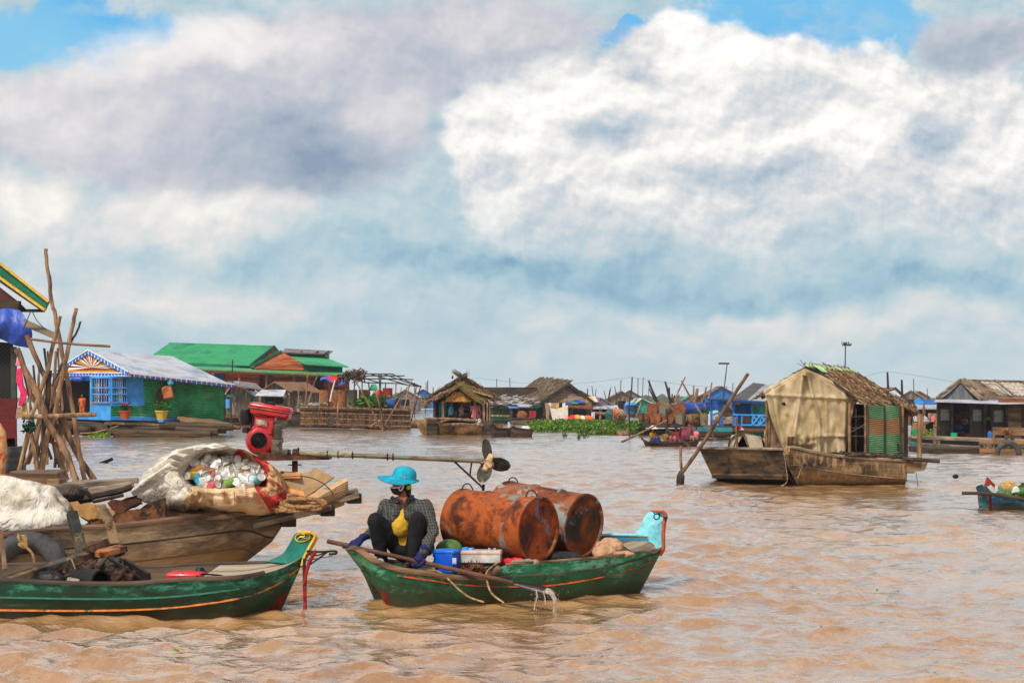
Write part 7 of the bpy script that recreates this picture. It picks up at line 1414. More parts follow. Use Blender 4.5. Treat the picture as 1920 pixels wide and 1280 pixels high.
# poles in the middle distance
far=[(7,[(1692,110),(1685,240),(1668,330),(1672,610)],70,.045,m_poledark,'tall crooked thin pole left of the drum platform'),
(8,[(430,300),(470,410),(530,540)],76,.07,m_poledark,'stout dark pole leaning right above the drums, longer of the left pair'),(8,[(435,380),(470,460),(505,520)],76.3,.045,m_poledark,'short dark pole of the left pair above the drums'),
(8,[(605,310),(630,400),(662,545)],76,.07,m_poledark,'stout dark pole with a knobbly top above the drums'),(8,[(648,370),(650,450),(668,540)],76.2,.06,m_poledark,'shorter dark pole beside the knobbly topped one'),
(8,[(945,385),(935,470),(930,560)],76,.11,m_pole,'pale thick post behind the blue drum'),
(8,[(778,305),(880,490),(1010,690),(1138,945)],64,.05,m_pole,'long thin pole slanting down to the water right of the drums'),
(8,[(820,262),(770,360),(690,540)],80,.05,m_pole,'very thin pale pole leaning left above the drums'),
(8,[(1100,320),(1085,400),(1062,490)],90,.05,m_pole,'thin pole above the blue verandah roof'),(8,[(1040,370),(1020,460),(985,570)],84,.06,m_pole,'thin pale pole leaning behind the lavender drum'),
(8,[(908,350),(905,500)],84,.05,m_pole,'thin upright pole behind the blue drum'),(8,[(372,475),(340,570),(295,690)],90,.06,m_pole,'thin leaning pole before the teal tarp house'),
(8,[(770,990),(768,1129)],33,.03,m_pole,'pale thin stake standing before the small crowded boat'),
(8,[(755,450),(700,530)],80,.06,m_pole,'short leaning pole, right one behind the knobbly topped poles'),(8,[(705,455),(690,540)],80,.06,m_poledark,'short pole, middle one behind the knobbly topped poles'),(8,[(680,440),(675,535)],80,.05,m_poledark,'short pole, left one behind the knobbly topped poles'),(8,[(735,440),(690,520)],81,.05,m_poledark,'short crossing pole behind the knobbly topped poles')]
for k,pts,d_,r,mt,lb in far: far_pole(k,pts,d_,r,mt,lb)
for k in range(9):
    x_=1310+k*0+random.uniform(0,340); far_pole(7,[(x_+random.uniform(-25,25),random.uniform(170,230)),(x_+random.uniform(-6,6),300),(x_,345)],135,.05,m_greyd,'one of the thin bare poles fanned out behind the striped roof hut','thin poles behind the striped roof hut')
for k in range(7):
    x_=950+k*13; far_pole(8,[(x_+random.uniform(-22,22),random.uniform(440,480)),(x_,560)],95,.04,m_greyd,'one of the short sticks fanned out behind the pale thick post','short sticks behind the drums')
for x_,y0,y1,d_ in ((92,135,250,150),(135,190,300,150),(628,200,300,120),(640,225,290,120),(288,100,125,77)): far_pole(7,[(x_,y0),(x_-4,y1)],d_,.07 if d_>100 else .06,m_poledark,'thin upright pole %s'%{92:'right of the fish pen, taller one',135:'right of the fish pen, shorter one',628:'left of the flat box house, taller one',640:'left of the flat box house, shorter one',288:'stub at the ridge of the thatched boat house'}[x_])
def wire(pts,d,r,label):
    mb=MB(); mb.tube(bend([W(x,y,d) for x,y in pts],8),r,4); zt('overhead_wire',label,'wire',mb,m_cord,'overhead wires')
wire([(890,708),(950,715),(1000,719),(1080,719),(1183,707)],125,.012,'thin wire sagging from the thatched boat house to the tall crooked pole')
wire([(1186,707),(1250,717),(1330,725),(1420,727)],110,.011,'thin wire from the tall crooked pole towards the blue house roof')
wire([(1600,712),(1640,701),(1664,697),(1720,704),(1790,716)],100,.01,'thin wire over the roofs at the right')
mb=MB(); mb.tube([T(1195,670,67),T(1262,122,67)],[.03,.022],6); mb.tube([T(1262,122,67),T(1205,118,67)],.03,5); mb.box(T(1228,120,67),(.5,.1,.08)); zt('street_lamp','tall thin lamp pole with a short arm on the blue house deck','lamp pole',mb,m_poledark)
# ================================================================= crowded small boat
canoe('crowded_boat','small dark wooden boat crowded with people and a maroon bundle','' or 8,[(355,905),(385,935),(440,958),(560,962),(700,960),(850,955),(940,935),(985,905)],56.5,.48,[wood('brown_hull',C(44,32,26),C(104,84,66)),m_greyd],'',0)
figure('person in ochre shirt and white conical hat rowing at the left of the crowded boat',T(470,960,56.6)-V(0,0,.05),1.15,m_yol,m_navy,'sit',R(40),m_straw,[[(-.25,-.2,.36),(-.40,-.42,.42)],[(.25,-.2,.40),(.34,-.40,.52)]])
figure('small child in a yellow top sitting in the middle of the crowded boat',T(608,955,56.5),.8,m_yol,m_yol,'sit',R(160))
figure('person in a maroon shirt and dark hat rowing in the middle of the crowded boat',T(722,958,56.5),1.15,m_maroon,m_rose,'sit',R(-40),M('dark_hat',[C(20,18,20),C(40,36,38)]),[[(-.30,-.15,.30),(-.62,-.25,.38)],[(.22,-.1,.3),(.1,-.4,.22)]])
figure('person in a pale pink top sitting at the right end of the crowded boat',T(935,945,56.5),1.0,m_pink2,m_tancl,'sit',R(-60))
mb=MB(); mb.ell(T(822,880,56.6),(.30,.2,.26)); mb.box(T(818,840,56.6),(.44,.3,.36),Matrix.Rotation(.15,3,'Y')); zt('maroon_bundle','tall rose maroon cloth covered bundle in the crowded boat','bundle',mb,cloth('dusty_maroon',C(110,44,60),C(156,84,100)),None,remesh=.03,disp=[(.06,.2)])
mb=MB(); mb.ell(T(500,940,56.2),(.22,.2,.09)); zt('blue_grey_bundle','blue grey cloth bundle at the left of the crowded boat','bundle',mb,m_navy,None,disp=[(.1,.2)])
mb=MB(); mb.leaves(T(650,890,56.9),(.2,.15,.12),140,.035); zt('green_vegetables','heap of green vegetables in the crowded boat','vegetables',mb,m_leafd)
mb=MB(); mb.tube([T(620,722,56),T(150,948,55.2)],.035,6); mb.beam(T(290,882,55.5),T(148,950,55.2),.16,.05); zt('long_oar','long pale oar reaching from the ochre shirted rower to the water','oar',mb,m_brown)
mb=MB(); mb.tube([T(605,800,56),T(872,998,55.3)],.03,6); mb.beam(T(740,900,55.7),T(872,998,55.3),.14,.04); zt('short_oar','dark oar held by the maroon shirted rower','oar',mb,m_poledark)
mb=MB(); mb.tube([T(850,770,56.6),T(880,800,56.6),T(905,850,56.6)],.05,6); zt('bundle_stick','short brown stick behind the maroon bundle','stick',mb,m_brown)
# ================================================================= blue house
t=thing('blue_house','bright blue wooden house with a verandah, cross braced railing and grey and white tin roof','house',T(1500,800,68))
mb=MB(); mb.panel(T(1310,490,68.5),T(1480,505,67.6),T(1665,340,74),T(1540,323,75),.06,ribs=14,amp=.02); mb.build('grey_roof',m_tind,t)
mb=MB(); mb.panel(T(1475,508,67.4),T(1740,515,67.4),T(1780,345,74),T(1660,343,74),.06,ribs=14,amp=.02); mb.build('white_roof',m_tin,t)
mb=MB(); mb.panel(T(1055,494,66.0),T(1700,532,66.0),T(1700,508,69.5),T(1075,480,69.5),.10); mb.build('verandah_roof',M('dark_blue_edge',[C(10,46,92),C(24,70,120)]),t)
mb=MB(); mb.wall(T(1330,765,68),T(1515,770,68),T(1515,545,68),T(1330,540,68),(),.1); mb.beam(T(1492,655,67.9),T(1492,545,67.9),.05,.05); mb.build('blue_wall',m_blue,t)
mb=MB(); mb.panel(T(1515,770,70.5),T(1760,775,70.5),T(1760,540,70.5),T(1515,540,70.5),.1); mb.build('green_rear_wall',m_gcor,t)
mb=MB(); mb.panel(T(1330,770,74),T(1760,775,74),T(1760,520,74),T(1330,500,74),.1); mb.build('back_wall',m_black,t)
mb=MB(); mb.panel(T(1328,558,67.7),T(1402,558,67.7),T(1400,514,67.7),T(1328,514,67.7),.05); mb.build('yellow_panel',m_yel,t)
for x_,y0 in ((1095,490),(1210,498),(1330,515),(1525,525),(1608,525),(1180,497)): mb=MB(); mb.beam(T(x_,780,66.4),T(x_,y0,66.4),.10,.10); mb.build('verandah_post',m_blue,t)
mb=MB(); mb.beam(T(1325,660,66.3),T(1690,668,66.3),.07,.07); mb.beam(T(1325,768,66.3),T(1690,772,66.3),.07,.07)
for x0,x1 in ((1530,1610),(1612,1690)): mb.beam(T(x0,665,66.3),T(x1,768,66.3),.05,.06); mb.beam(T(x0,768,66.25),T(x1,668,66.25),.05,.06)
for x_ in (1365,1415,1530,1611): mb.beam(T(x_,770,66.32),T(x_,660,66.32),.06,.06)
mb.build('railing',m_sky,t)
mb=MB(); mb.panel(T(1000,800,65.6),T(1760,815,65.6),T(1760,778,71),T(1010,770,71),.15); mb.build('deck',m_deckd,t)
mb=MB(); mb.ell(T(1460,715,67.2),(.2,.2,.24)); zt('tan_bundle','tan bundle behind the blue verandah railing','bundle',mb,m_tancl,None,disp=[(.12,.2)])
t=thing('teal_pontoon','rounded teal and brown boat hull floating under the blue house deck','hull',T(1150,910,65))
mb=MB(); P=[]
for j in range(9):
    v=j/8; P.append([V(p.x,p.y-.35*math.sin(math.pi*v)+.5*v,p.z) for p in [T(x_,800+v*108-(0 if 1000<x_<1280 else 8*v),65.0) for x_ in np.linspace(945+40*v**2,1310,16)]])
mb.grid(P,0,lambda i,j:(j*.3,i*.2)); mb.grid([[q+V(0,1.6,0) for q in r] for r in P],0,None,True); mb.grid([[r[0] for r in P],[r[0]+V(0,1.6,0) for r in P]]); mb.grid([P[0],[q+V(0,1.6,0) for q in P[0]]])
def twoband(g,tc,c): z=g.sep(g.node('ShaderNodeNewGeometry').outputs['Position'])[2]; return g.mix(g.mr(g.m('ADD',z,g.m('MULTIPLY',g.noise(tc.outputs['Object'],3,5),.2)),.38,.46,1,0.),c,C(104,84,64))
mb.build('hull',M('teal_brown_hull',[C(10,96,104),C(40,130,130)],sc_=1.6,extra=twoband),t)
mb=MB(); mb.panel(T(1300,900,66),T(1800,905,66),T(1800,835,66),T(1300,835,66),1.2); mb.build('second_float',m_teal,t)
mb=MB(); mb.box(T(1105,575,76),(.8,1,.5)); mb.panel(T(1040,600,74),T(1165,605,74),T(1160,560,74),T(1045,556,74),.1); zt('blue_sheet_hut','dark hut with a blue sheet wall behind the drums and shrubs','house',mb,[m_blued])
t,_=hut('grey_far_hut','small grey roofed hut seen through the blue verandah','' or 8,1215,1335,720,620,565,82,m_grey,m_tind,3,over=10,rr=8)
mb=MB(); mb.box(T(1240,705,72),(.9,.8,.2)); mb.box(T(1270,740,71),(1.6,.6,.15)); mb.ell(T(1300,720,71),(.3,.3,.2)); zt('deck_clutter','low table with bowls on the blue house deck','table',mb,m_grey)
mb=MB(); mb.ell(T(1130,640,72.5),(.28,.2,.12)); zt('pale_blue_heap','pale blue and white cloth heap behind the shrubs','cloth heap',mb,M('pale_blue_cloth',[C(110,170,190),C(190,206,210)],sc_=5),None,disp=[(.2,.3)])
# ================================================================= houseboat in front at the right
U=lambda x,y,d:Z(9,x,y,d)
def hbpaint(g,tc,c):
    P=tc.outputs['Object']; z=g.sep(g.node('ShaderNodeNewGeometry').outputs['Position'])[2]
    f=g.mr(g.noise(g.v('MULTIPLY',P,(9,9,.8)),1.4,5,.65),.48,.62); c=g.mix(g.m('MULTIPLY',f,.7),c,C(176,140,96))
    c=g.mix(g.mr(g.m('ADD',z,g.m('MULTIPLY',g.noise(P,2,5),.25)),.25,.42,.5,0.),c,C(120,84,46))
    return g.mix(g.mr(z,.02,.12,.7,0.),c,C(50,46,22))
m_hb=M('old_houseboat_planks',[C(70,56,42),C(120,98,74),C(150,124,92)],sc_=1.8,st=(.5,1,2.4),rough=.85,bump=.7,bsc=12,extra=hbpaint,fine=.4)
m_hbd=M('dark_houseboat_planks',[C(40,32,26),C(92,76,58),C(128,100,66)],sc_=1.8,st=(.5,1,2.4),rough=.85,bump=.7,bsc=12,fine=.4,extra=lambda g,tc,c:g.mix(g.mr(g.noise(tc.outputs['Object'],4,8,.7),.56,.62),c,C(34,26,20)))
t=thing('houseboat','old plank houseboat with a pale sheet over its front, thatched roof and green corrugated doors','house boat',U(1000,1120,31.5))
mb=MB() # hull
tA,tB,tC_,tE=U(192,842,31.9),U(822,852,30.5),U(830,1050,30.7),U(288,1042,32.0)
mb.panel(tE,tC_,tB,tA,.06,nu=8); mb.panel(U(288,1060,31.95),U(832,1072,30.6),U(830,1046,30.55),U(286,1036,31.9),.08); mb.build('bow_board',m_hbd,t)
mb=MB(); mb.panel(U(370,1105,32.6),U(925,1126,30.8),U(832,1055,30.8),U(290,1048,32.1),.05); mb.build('bow_rake',M('near_black_planks',[C(16,12,10),C(40,30,22)],rough=.6),t)  # near-black boards on the raked bottom of the bow
mb=MB(); P=[]
top=[(822,842),(870,838),(920,846),(1000,866),(1100,886),(1250,906),(1400,917),(1550,925),(1700,934)]; mid=[(838,968),(870,965),(930,974),(1000,985),(1100,1004),(1250,1025),(1400,1042),(1550,1056),(1690,1068)]; bot=[(905,1095),(915,1108),(960,1120),(1020,1120),(1110,1121),(1250,1122),(1400,1124),(1550,1126),(1664,1128)]
for j in range(11):
    v=j/10; row=[]
    for i in range(9):
        if v<.5: a,b,f=top[i],mid[i],v*2
        else: a,b,f=mid[i],bot[i],v*2-1
        row.append(U(a[0]*(1-f)+b[0]*f,a[1]*(1-f)+b[1]*f,30.45+.35*v**2-.25*i/8*(0)+(.03 if v>.5 else 0)))
    P.append(row)
mb.grid(P,0,lambda i,j:(j*.4,i*.1)); mb.grid([[q+V(0,.06,0) for q in r] for r in P],0,None,True)
mb.grid([P[0],[q+V(0,.06,0) for q in P[0]]])
e=[r[-1] for r in P]; mb.grid([e,[q+V(-.1,2.2,0) for q in e]]); mb.panel(U(1660,1125,33),U(370,1105,33.5),U(192,842,33.5),U(1700,934,33),.06)
mb.build('hull_side',m_hb,t,smooth=30)
mb=MB(); mb.panel(U(200,850,31.95),U(825,858,30.55),U(1700,940,30.5),U(1690,925,33),.04,nu=2) if False else None
mb.poly([U(205,850,31.9),U(826,856,30.6),U(1250,912,30.5),U(1700,938,30.5),U(1700,934,33),U(200,846,33.5)],.05,nrm=V(0,0,1)); mb.build('deck',m_deckd,t)
mb=MB(); mb.tube([P[0][i]+V(0,-.01,0) for i in range(9)],.035,6); mb.tube([p[0]+V(0,-.01,0) for p in P],.03,6); mb.tube([P[5][i]+V(0,-.02,0) for i in range(9)],.012,5); mb.tube([tA,tB],.03,6); mb.build('edge_rim',m_grey,t)
mb=MB(); mb.poly([U(1690,925,30.35),U(1845,940,30.3),U(1822,1003,30.3),U(1755,1010,30.3),U(1745,1026,30.3),U(1690,1024,30.35)],.08,nrm=V(0,-1,0)); mb.build('end_plank',m_hb,t,bevel=.01)
mb=MB(); mb.tube(bend([U(1660,918,30.3),U(1780,928,30.2),U(1925,938,30.2)],3),.045,7); mb.build('end_pole',m_poledark,t)
for k,(x0,y0,x1,y1) in enumerate(((1250,885,1500,905),(1350,895,1640,912),(1280,880,1660,905),(1400,905,1670,915))): mb=MB(); mb.tube(bend([U(x0,y0,30.4+.05*k),U((x0+x1)/2,(y0+y1)/2+random.uniform(-4,4),30.4+.05*k),U(x1,y1,30.45+.05*k)],3),.035,6); mb.build('ledge_pole',m_poledark,t)
mb=MB(); mb.cyl(U(852,850,30.6),U(855,762,30.6),.07,10); mb.build('mooring_post',m_rustd,t)
# roof
rl=[U(950,275,31.6),U(1300,300,33.6)]
A1,B1,C1,D1=U(1320,498,30.9),U(1745,585,33.0),U(1300,300,33.8),U(960,270,31.4)
mb=MB(); mb.panel(A1,B1,C1,D1,.05,wob=.05); mb.strips(A1,B1,C1,D1,1500,(.15,.55),.022,.008,.07,.22,0,4); mb.strips(A1-V(0,.03,.03),B1-V(0,.03,.03),B1*.85+C1*.15,A1*.85+D1*.15,420,(.15,.4),.02,.008,.05,.2,0,4)
mb.build('thatch_roof',[m_thatch,m_thatchd,m_thatchg,M('orange_brown_thatch',[C(96,60,36),C(140,92,58)],sc_=9,rough=.9)],t,smooth=0)
mb=MB(); mb.panel(A1*.06+D1*.94+V(0,-.02,.075),B1*.08+C1*.92+V(0,-.02,.075),B1*.01+C1*.99+V(0,0,.09),D1+V(0,0,.09),.02,ribs=12,amp=.012) ; mb.panel(A1*.20+D1*.80+V(.18,-.02,.07),A1*.20+D1*.55+C1*.25+V(0,-.02,.07),D1*.70+C1*.30+V(0,0,.08),D1+V(.18,0,.08),.02,ribs=8,amp=.012); mb.build('green_ridge_sheet',M('pale_green_tin',[C(140,180,120),C(186,216,160)],sc_=3,rough=.5),t)
mb=MB(); mb.panel(U(640,480,33),U(700,455,31.4),D1,U(1150,275,34),.05); mb.strips(U(620,490,33),U(700,440,31.3),D1,U(1100,280,33.5),320,(.15,.5),.022,.01,.05,.22,0,3); mb.build('far_roof',[m_thatchd,m_thatch,m_greyd],t,smooth=0)
mb=MB(); mb.tube([U(850,335,31.2),U(960,268,31.1),U(1010,275,31.2)],.025,6); mb.tube([U(960,262,31.1),U(1060,300,31.2),U(1320,480,30.8)],.03,6); mb.tube([U(1320,300,34),U(1560,450,33.4),U(1780,585,33.0)],.035,6); mb.build('roof_poles',m_greyd,t)
mb=MB(); mb.panel(U(1640,540,31.2),U(1780,600,31.4),U(1700,540,34),U(1520,430,33.4),.04); mb.strips(U(1640,540,31.2),U(1780,596,31.4),U(1700,540,34),U(1520,430,33.4),160,(.2,.5),.025,.01,.04,.2,0,3); mb.build('porch_roof',[m_thatchd,m_thatch,m_brown],t,smooth=0)
# frame and walls
for x_,y0,y1,d_,r in ((1278,890,515,30.9,.035),(1395,905,525,30.7,.035),(1782,915,600,31.0,.045),(1660,895,540,30.8,.03),(1320,880,520,32.4,.03),(1350,880,600,32.4,.02),(682,850,500,31.5,.03),(700,850,480,32.6,.03)): mb=MB(); mb.tube([U(x_,y1 if False else y0,d_),U(x_,y1,d_)],r,6); mb.build('frame_post',m_brown if x_<1700 else m_pole,t)
mb=MB()
for y_ in (620,700,760): mb.tube([U(1285,y_,30.95),U(1395,y_-3,30.9)],.014,5)
mb.tube([U(1290,730,30.95),U(1395,670,30.9)],.022,5); mb.tube([U(1325,860,30.95),U(1325,560,30.95)],.012,5); mb.build('side_frame',m_poledark,t)
mb=MB(); mb.panel(U(1280,900,33),U(1700,910,33),U(1700,560,33),U(1280,520,33),.04); mb.panel(U(1655,905,30.9),U(1700,905,33),U(1700,570,33),U(1655,545,30.9),.04); mb.build('dark_inside',m_black,t) 
def rustband(g,tc,c):
    P=tc.outputs['Object']; x,y,z=g.sep(P); n=g.m('MULTIPLY',g.noise(P,5,6),.25)
    zz=g.m('ADD',z,n); a=g.m('MULTIPLY',g.mr(zz,1.30,1.33),g.mr(zz,1.63,1.66,1,0.)); xs=g.m('MULTIPLY',g.mr(x,.99,1.01),1.); return g.mix(g.m('MULTIPLY',g.m('MULTIPLY',a,g.mr(g.noise(P,9,5),.35,.55,.55,1.)),.85),c,C(140,84,52))
m_gdoor=M('green_corrugated_doors',[C(66,116,84),C(112,150,112)],sc_=2.4,rough=.55,extra=rustband,chips=(C(60,80,60),.66,12),streak=(C(120,90,60),.4))
dz_=wloc(t).z
for x0,x1 in ((1408,1530),(1536,1640)): mb=MB(); mb.panel(U(x0,886,30.6),U(x1,893,30.65),U(x1-4,545,30.65),U(x0,530,30.6),.02,ribs=26,amp=.009,rdir='h'); mb.build('corrugated_door',m_gdoor,t)
mb=MB(); mb.panel(U(1646,893,30.7),U(1668,895,31.1),U(1650,560,31.1),U(1640,548,30.7),.02,ribs=26,amp=.008,rdir='h'); mb.build('corrugated_edge',m_gdoor,t)
mb=MB(); mb.beam(U(1532,893,30.55),U(1530,538,30.55),.03,.035); mb.beam(U(1404,890,30.55),U(1404,530,30.55),.03,.04); mb.beam(U(1662,893,30.55),U(1636,545,30.55),.03,.03); mb.beam(U(1400,893,30.55),U(1665,897,30.55),.04,.04); mb.build('door_frame',m_poledark,t)
mb=MB(); mb.box(U(1628,835,30.55),(.04,.03,.16)); mb.build('door_latch',m_iron,t)
mb=MB(); mb.ell(U(1315,800,31.8),(.28,.2,.55)); zt('dark_barrel','dark barrel standing inside the open side of the houseboat','barrel',mb,m_iron)
mb=MB(); mb.beam(U(720,468,31.1),U(1225,475,31.1),.06,.06); 
for x_ in (800,945,1040,1115): mb.beam(U(x_,850,31.15),U(x_,(470 if x_!=945 else 290),31.15),.05,.05)
mb.beam(U(1040,470,31.15),U(1045,360,31.15),.05,.05); mb.beam(U(1040,755,31.15),U(1230,755,31.15),.05,.05); mb.beam(U(700,440,31.2),U(955,300,31.2),.05,.05); mb.beam(U(955,300,31.2),U(1315,485,31.2),.05,.05)
mb.build('gable_frame',m_brown,t)
# the sheet hung over the front: outline rows from top to bottom
L_=[(955,292),(800,372),(675,440),(690,520),(705,600),(735,690),(770,780),(790,835)]; R_=[(958,292),(1130,370),(1318,485),(1310,545),(1290,640),(1268,730),(1258,810),(1245,890)]
mb=MB(); P=[]; nr_=44
Lb=bend([V(a,b,0) for a,b in L_],8); Rb_=bend([V(a,b,0) for a,b in R_],8)
for j,(a,b) in enumerate(zip(Lb,Rb_)):
    row=[]; v=j/(len(Lb)-1)
    for i in range(61):
        u=i/60; x_=a.x*(1-u)+b.x*u; y_=a.y*(1-u)+b.y*u + (10*math.sin(u*6.28*2) if v>.97 else 0)
        f1=math.exp(-((x_-(945-90*v*.9))/16)**2)*(.5+v)*1.0; f2=math.exp(-((x_-(965+95*min(1,v*1.7)))/13)**2); f3=math.exp(-((y_-470-.05*(x_-900))/9)**2); f4=math.exp(-((x_-(700+100*v))/20)**2); f5=math.exp(-((x_-(1240+5*v))/16)**2); f6=math.exp(-((x_-1112)/11)**2)*(y_>480); f7=math.exp(-((y_-757)/8)**2)*(x_>1040)
        dsp=-.16*f1-.15*f2-.06*f3-.12*f4-.10*f5-.05*f6-.06*f7+.12*mn.ridged_multi_fractal(V(x_*.007,y_*.0035,3),1,2,3,1,2)*.35+.07*mn.noise(V(x_*.006,y_*.004,0))+.07*mn.noise(V(x_*.022,y_*.009,5)) - .14*math.exp(-((y_-780)/60)**2)*math.exp(-((x_-960)/90)**2)*(1+mn.noise(V(x_*.03,y_*.03,9)))
        edge=.12*(max(0,1-u*14)+max(0,1-(1-u)*14)) 
        row.append(U(x_,y_,30.95+dsp+edge))
    P.append(row)
mb.grid(P,0,lambda i,j:(j*.05,i*.05)); mb.grid([[q+V(0,.008,0) for q in r] for r in P],0,None,True)
mb.tube([r[0]+V(0,-.02,0) for r in P[:18]],.055,8); mb.tube([r[-1]+V(0,-.02,0) for r in P[:18]],.06,8)
m_sheet=M('dirty_cream_sheet',[C(176,154,112),C(214,194,152),C(232,216,182)],sc_=1.5,st=(1,1,.7),rough=.6,bump=.5,bsc=7,bdist=.03,trans=.35,alpha=.82,lo=.3,hi=.6,streak=(C(140,104,60),.35))
mb.build('front_sheet',m_sheet,t,smooth=180)
mb=MB(); mb.cyl(U(950,320,30.8),U(958,275,30.8),.05,8); mb.build('sheet_knot',m_sheet,t)
mb=MB(); mb.panel(U(690,860,33.2),U(1290,900,33.2),U(1290,500,33.2),U(690,470,33.2),.04); mb.build('rear_wall',m_tancl,t)
mb=MB(); mb.poly([U(810,262,0+31.15) if False else U(785,520,30.85),U(812,512,30.85),U(822,535,30.85),U(805,542,30.85)],.02,nrm=V(0,-1,0)); mb.build('sheet_tear',m_iron,t)
mb=MB()
for k in range(5): mb.tube(bend([U(830+random.uniform(-15,20),830,30.4),U(815+k*8,850,30.35),U(800+k*10,880+random.uniform(-5,25),30.35)],3),.010,5)
mb.tube(bend([U(808,860,30.35),U(818,960,30.4),U(830,1080,30.5),U(780,1120,30.6)],4),.010,5); mb.tube(bend([U(935,980,30.35),U(905,1060,30.35)],2),.010,5); zt('bow_ropes','frayed pale ropes tied at the houseboat corner and trailing to the water','rope',mb,m_rope)
mb=MB(); mb.tube(bend([U(1757,1015,30.3),U(1765,1070,30.3),U(1772,1130,30.3)],4),.008,4); zt('hanging_line','thin dark line hanging from the houseboat stern plank into the water','line',mb,m_cord)
mb=MB(); mb.ell(U(1340,892,30.4),(.3,.05,.03)); mb.strips(U(1250,905,30.4),U(1670,918,30.4),U(1670,900,30.7),U(1250,885,30.7),140,(.1,.4),.02,.01,.04,.4,0,2,along='u'); zt('dry_twigs','loose dry twigs lying along the houseboat ledge','twigs',mb,[m_thatchd,m_greyd])
# aerial
t=thing('tv_aerial','thin mast with a small television aerial on top behind the houseboat roof','aerial',U(1247,310,36))
mb=MB(); mb.tube([U(1245,330,36),U(1249,112,36)],.014,6); mb.build('mast',m_iron,t)
mb=MB(); mb.box(U(1245,97,36),(.07,.05,.08)); mb.tube([U(1225,98,36),U(1290,100,36)],.012,5)
for k in range(5): mb.tube([U(1222+k*12,78,36.0),U(1226+k*12,112,36)],.009,4)
mb.tube([U(1265,88,36),U(1292,92,36),U(1290,106,36),U(1262,106,36)],.010,4); mb.build('aerial_head',m_iron,t)
# tent boat behind the bow
t=thing('tent_boat','small boat with a rounded cream sheet tent open to the front, behind the houseboat bow','boat',U(530,860,34))
mb=MB(); P=[]
for j in range(14):
    v=j/13; a=math.pi*v; row=[]
    for i in range(9):
        u=i/8; cx2=535+ (20)*u; hw=(132-12*u)*(1+.05*math.sin(v*9)); hh=(128-18*u)*(1+.04*math.sin(v*7+u*3)); row.append(U(cx2-math.cos(a)*hw,858-math.sin(a)**.8*hh,33.6+u*2.0+.05*mn.noise(V(v*6,u*5,2))))
    P.append(row)
mb.grid(P,0); mb.grid([[q-V(0,0,.01) for q in r] for r in P],0,None,True)
mb.panel(U(400,858,33.65),U(445,858,33.65),U(520,740,33.6),U(430,750,33.65),.02,wob=.04); mb.panel(U(560,850,33.55),U(665,858,33.6),U(640,760,33.6),U(515,738,33.55),.02,wob=.05); mb.build('tent_sheet',M('cream_tent_sheet',[C(186,172,140),C(226,216,190)],sc_=3,rough=.6,bump=.6,bsc=7,bdist=.03,trans=.2),t,smooth=180)
mb=MB(); mb.tube([U(437,858,33.5),U(470,760,33.5),U(518,748,33.5),U(560,860,33.5)],.025,5); mb.build('tent_hoop',m_brown,t)
mb=MB(); mb.panel(U(400,865,35.4),U(670,865,35.4),U(650,755,35.4),U(430,755,35.4),.02); mb.build('dark_inside',m_black,t)
mb=MB(); mb.panel(U(395,900,33.9),U(680,900,33.9),U(680,850,33.9),U(395,850,33.9),1.8); mb.build('hull',m_greyd,t)
mb=MB(); mb.tube([U(470,848,33.3),U(465,690,33.3),U(458,620,33.3)],.028,6); zt('tent_pole','pale upright pole in front of the cream tent','pole',mb,m_pole)
mb=MB(); mb.tube([U(483,700,33.8),U(492,625,33.8)],.02,6); zt('tent_stick','short dark stick behind the tent pole','pole',mb,m_poledark)
mb=MB(); mb.poly([U(470,715,33.4),U(485,715,33.4),U(505,695,33.4),U(478,682,33.4)],.05,nrm=V(0,-1,0)); zt('red_flag_rag','small red rag on top of the cream tent','rag',mb,m_redcl)
mb=MB(); mb.poly([U(487,712,33.4),U(520,712,33.4),U(500,688,33.4)],.05,nrm=V(0,-1,0)); zt('white_green_rag','small white and green rag on top of the cream tent','rag',mb,m_whitep)
mb=MB(); mb.ell(U(722,750,34.5),(.18,.2,.35)); mb.ell(U(700,800,34.6),(.14,.2,.35)); zt('brown_bags','brown bags standing left of the houseboat sheet','bags',mb,m_tancl,None,disp=[(.1,.1)])
mb=MB(); mb.panel(U(705,720,34.2),U(750,720,34.2),U(735,590,34.4),U(705,590,34.4),.04,wob=.1); zt('blue_hanging_cloth','deep blue cloth hanging left of the houseboat sheet','cloth',mb,m_blued)
for k,(x0,y0,y1,m_) in enumerate(((690,835,520,m_brown),(735,840,740,m_pole),(755,840,720,m_pole),(775,845,760,m_brown))): mb=MB(); mb.tube([U(x0,y0,33.2+.2*k),U(x0-4,y1,33.2+.2*k)],.03,6); zt('mooring_pole',('tall brown pole left of the houseboat sheet','short pale pole left of the houseboat sheet, left one','short pale pole left of the houseboat sheet, middle one','short brown pole left of the houseboat sheet, right one')[k],'pole',mb,m_)
# the big slanting pole and its root
t=thing('slanting_pole','long thick brown pole slanting up over the water with a tangle at its foot','pole',U(62,1100,31.2))
mb=MB(); mb.tube(bend([U(548,308,30.6),U(440,470,30.75),U(330,640,30.9),U(210,830,31.1),U(62,1035,31.2)],4),[.036,.044],8); mb.build('pole',wood('slanting_pole_wood',C(80,56,38),C(140,108,78),st=(3,3,1)),t)
mb=MB()
for k in range(46): mb.tube(bend([U(62+random.uniform(-10,10),1010,31.2),U(62+random.uniform(-28,28),1050,31.15),U(60+random.uniform(-30,30),random.uniform(1070,1112),31.2)],3),.011,5)
mb.ell(U(62,1070,31.2),(.07,.07,.2)); mb.build('tangled_roots',m_poledark,t)
mb=MB(); mb.tube(bend([U(64,830,31.3),U(62,920,31.3),U(72,1020,31.3)],3),.032,7); zt('upright_stake','pale upright stake at the foot of the slanting pole','pole',mb,m_pole)
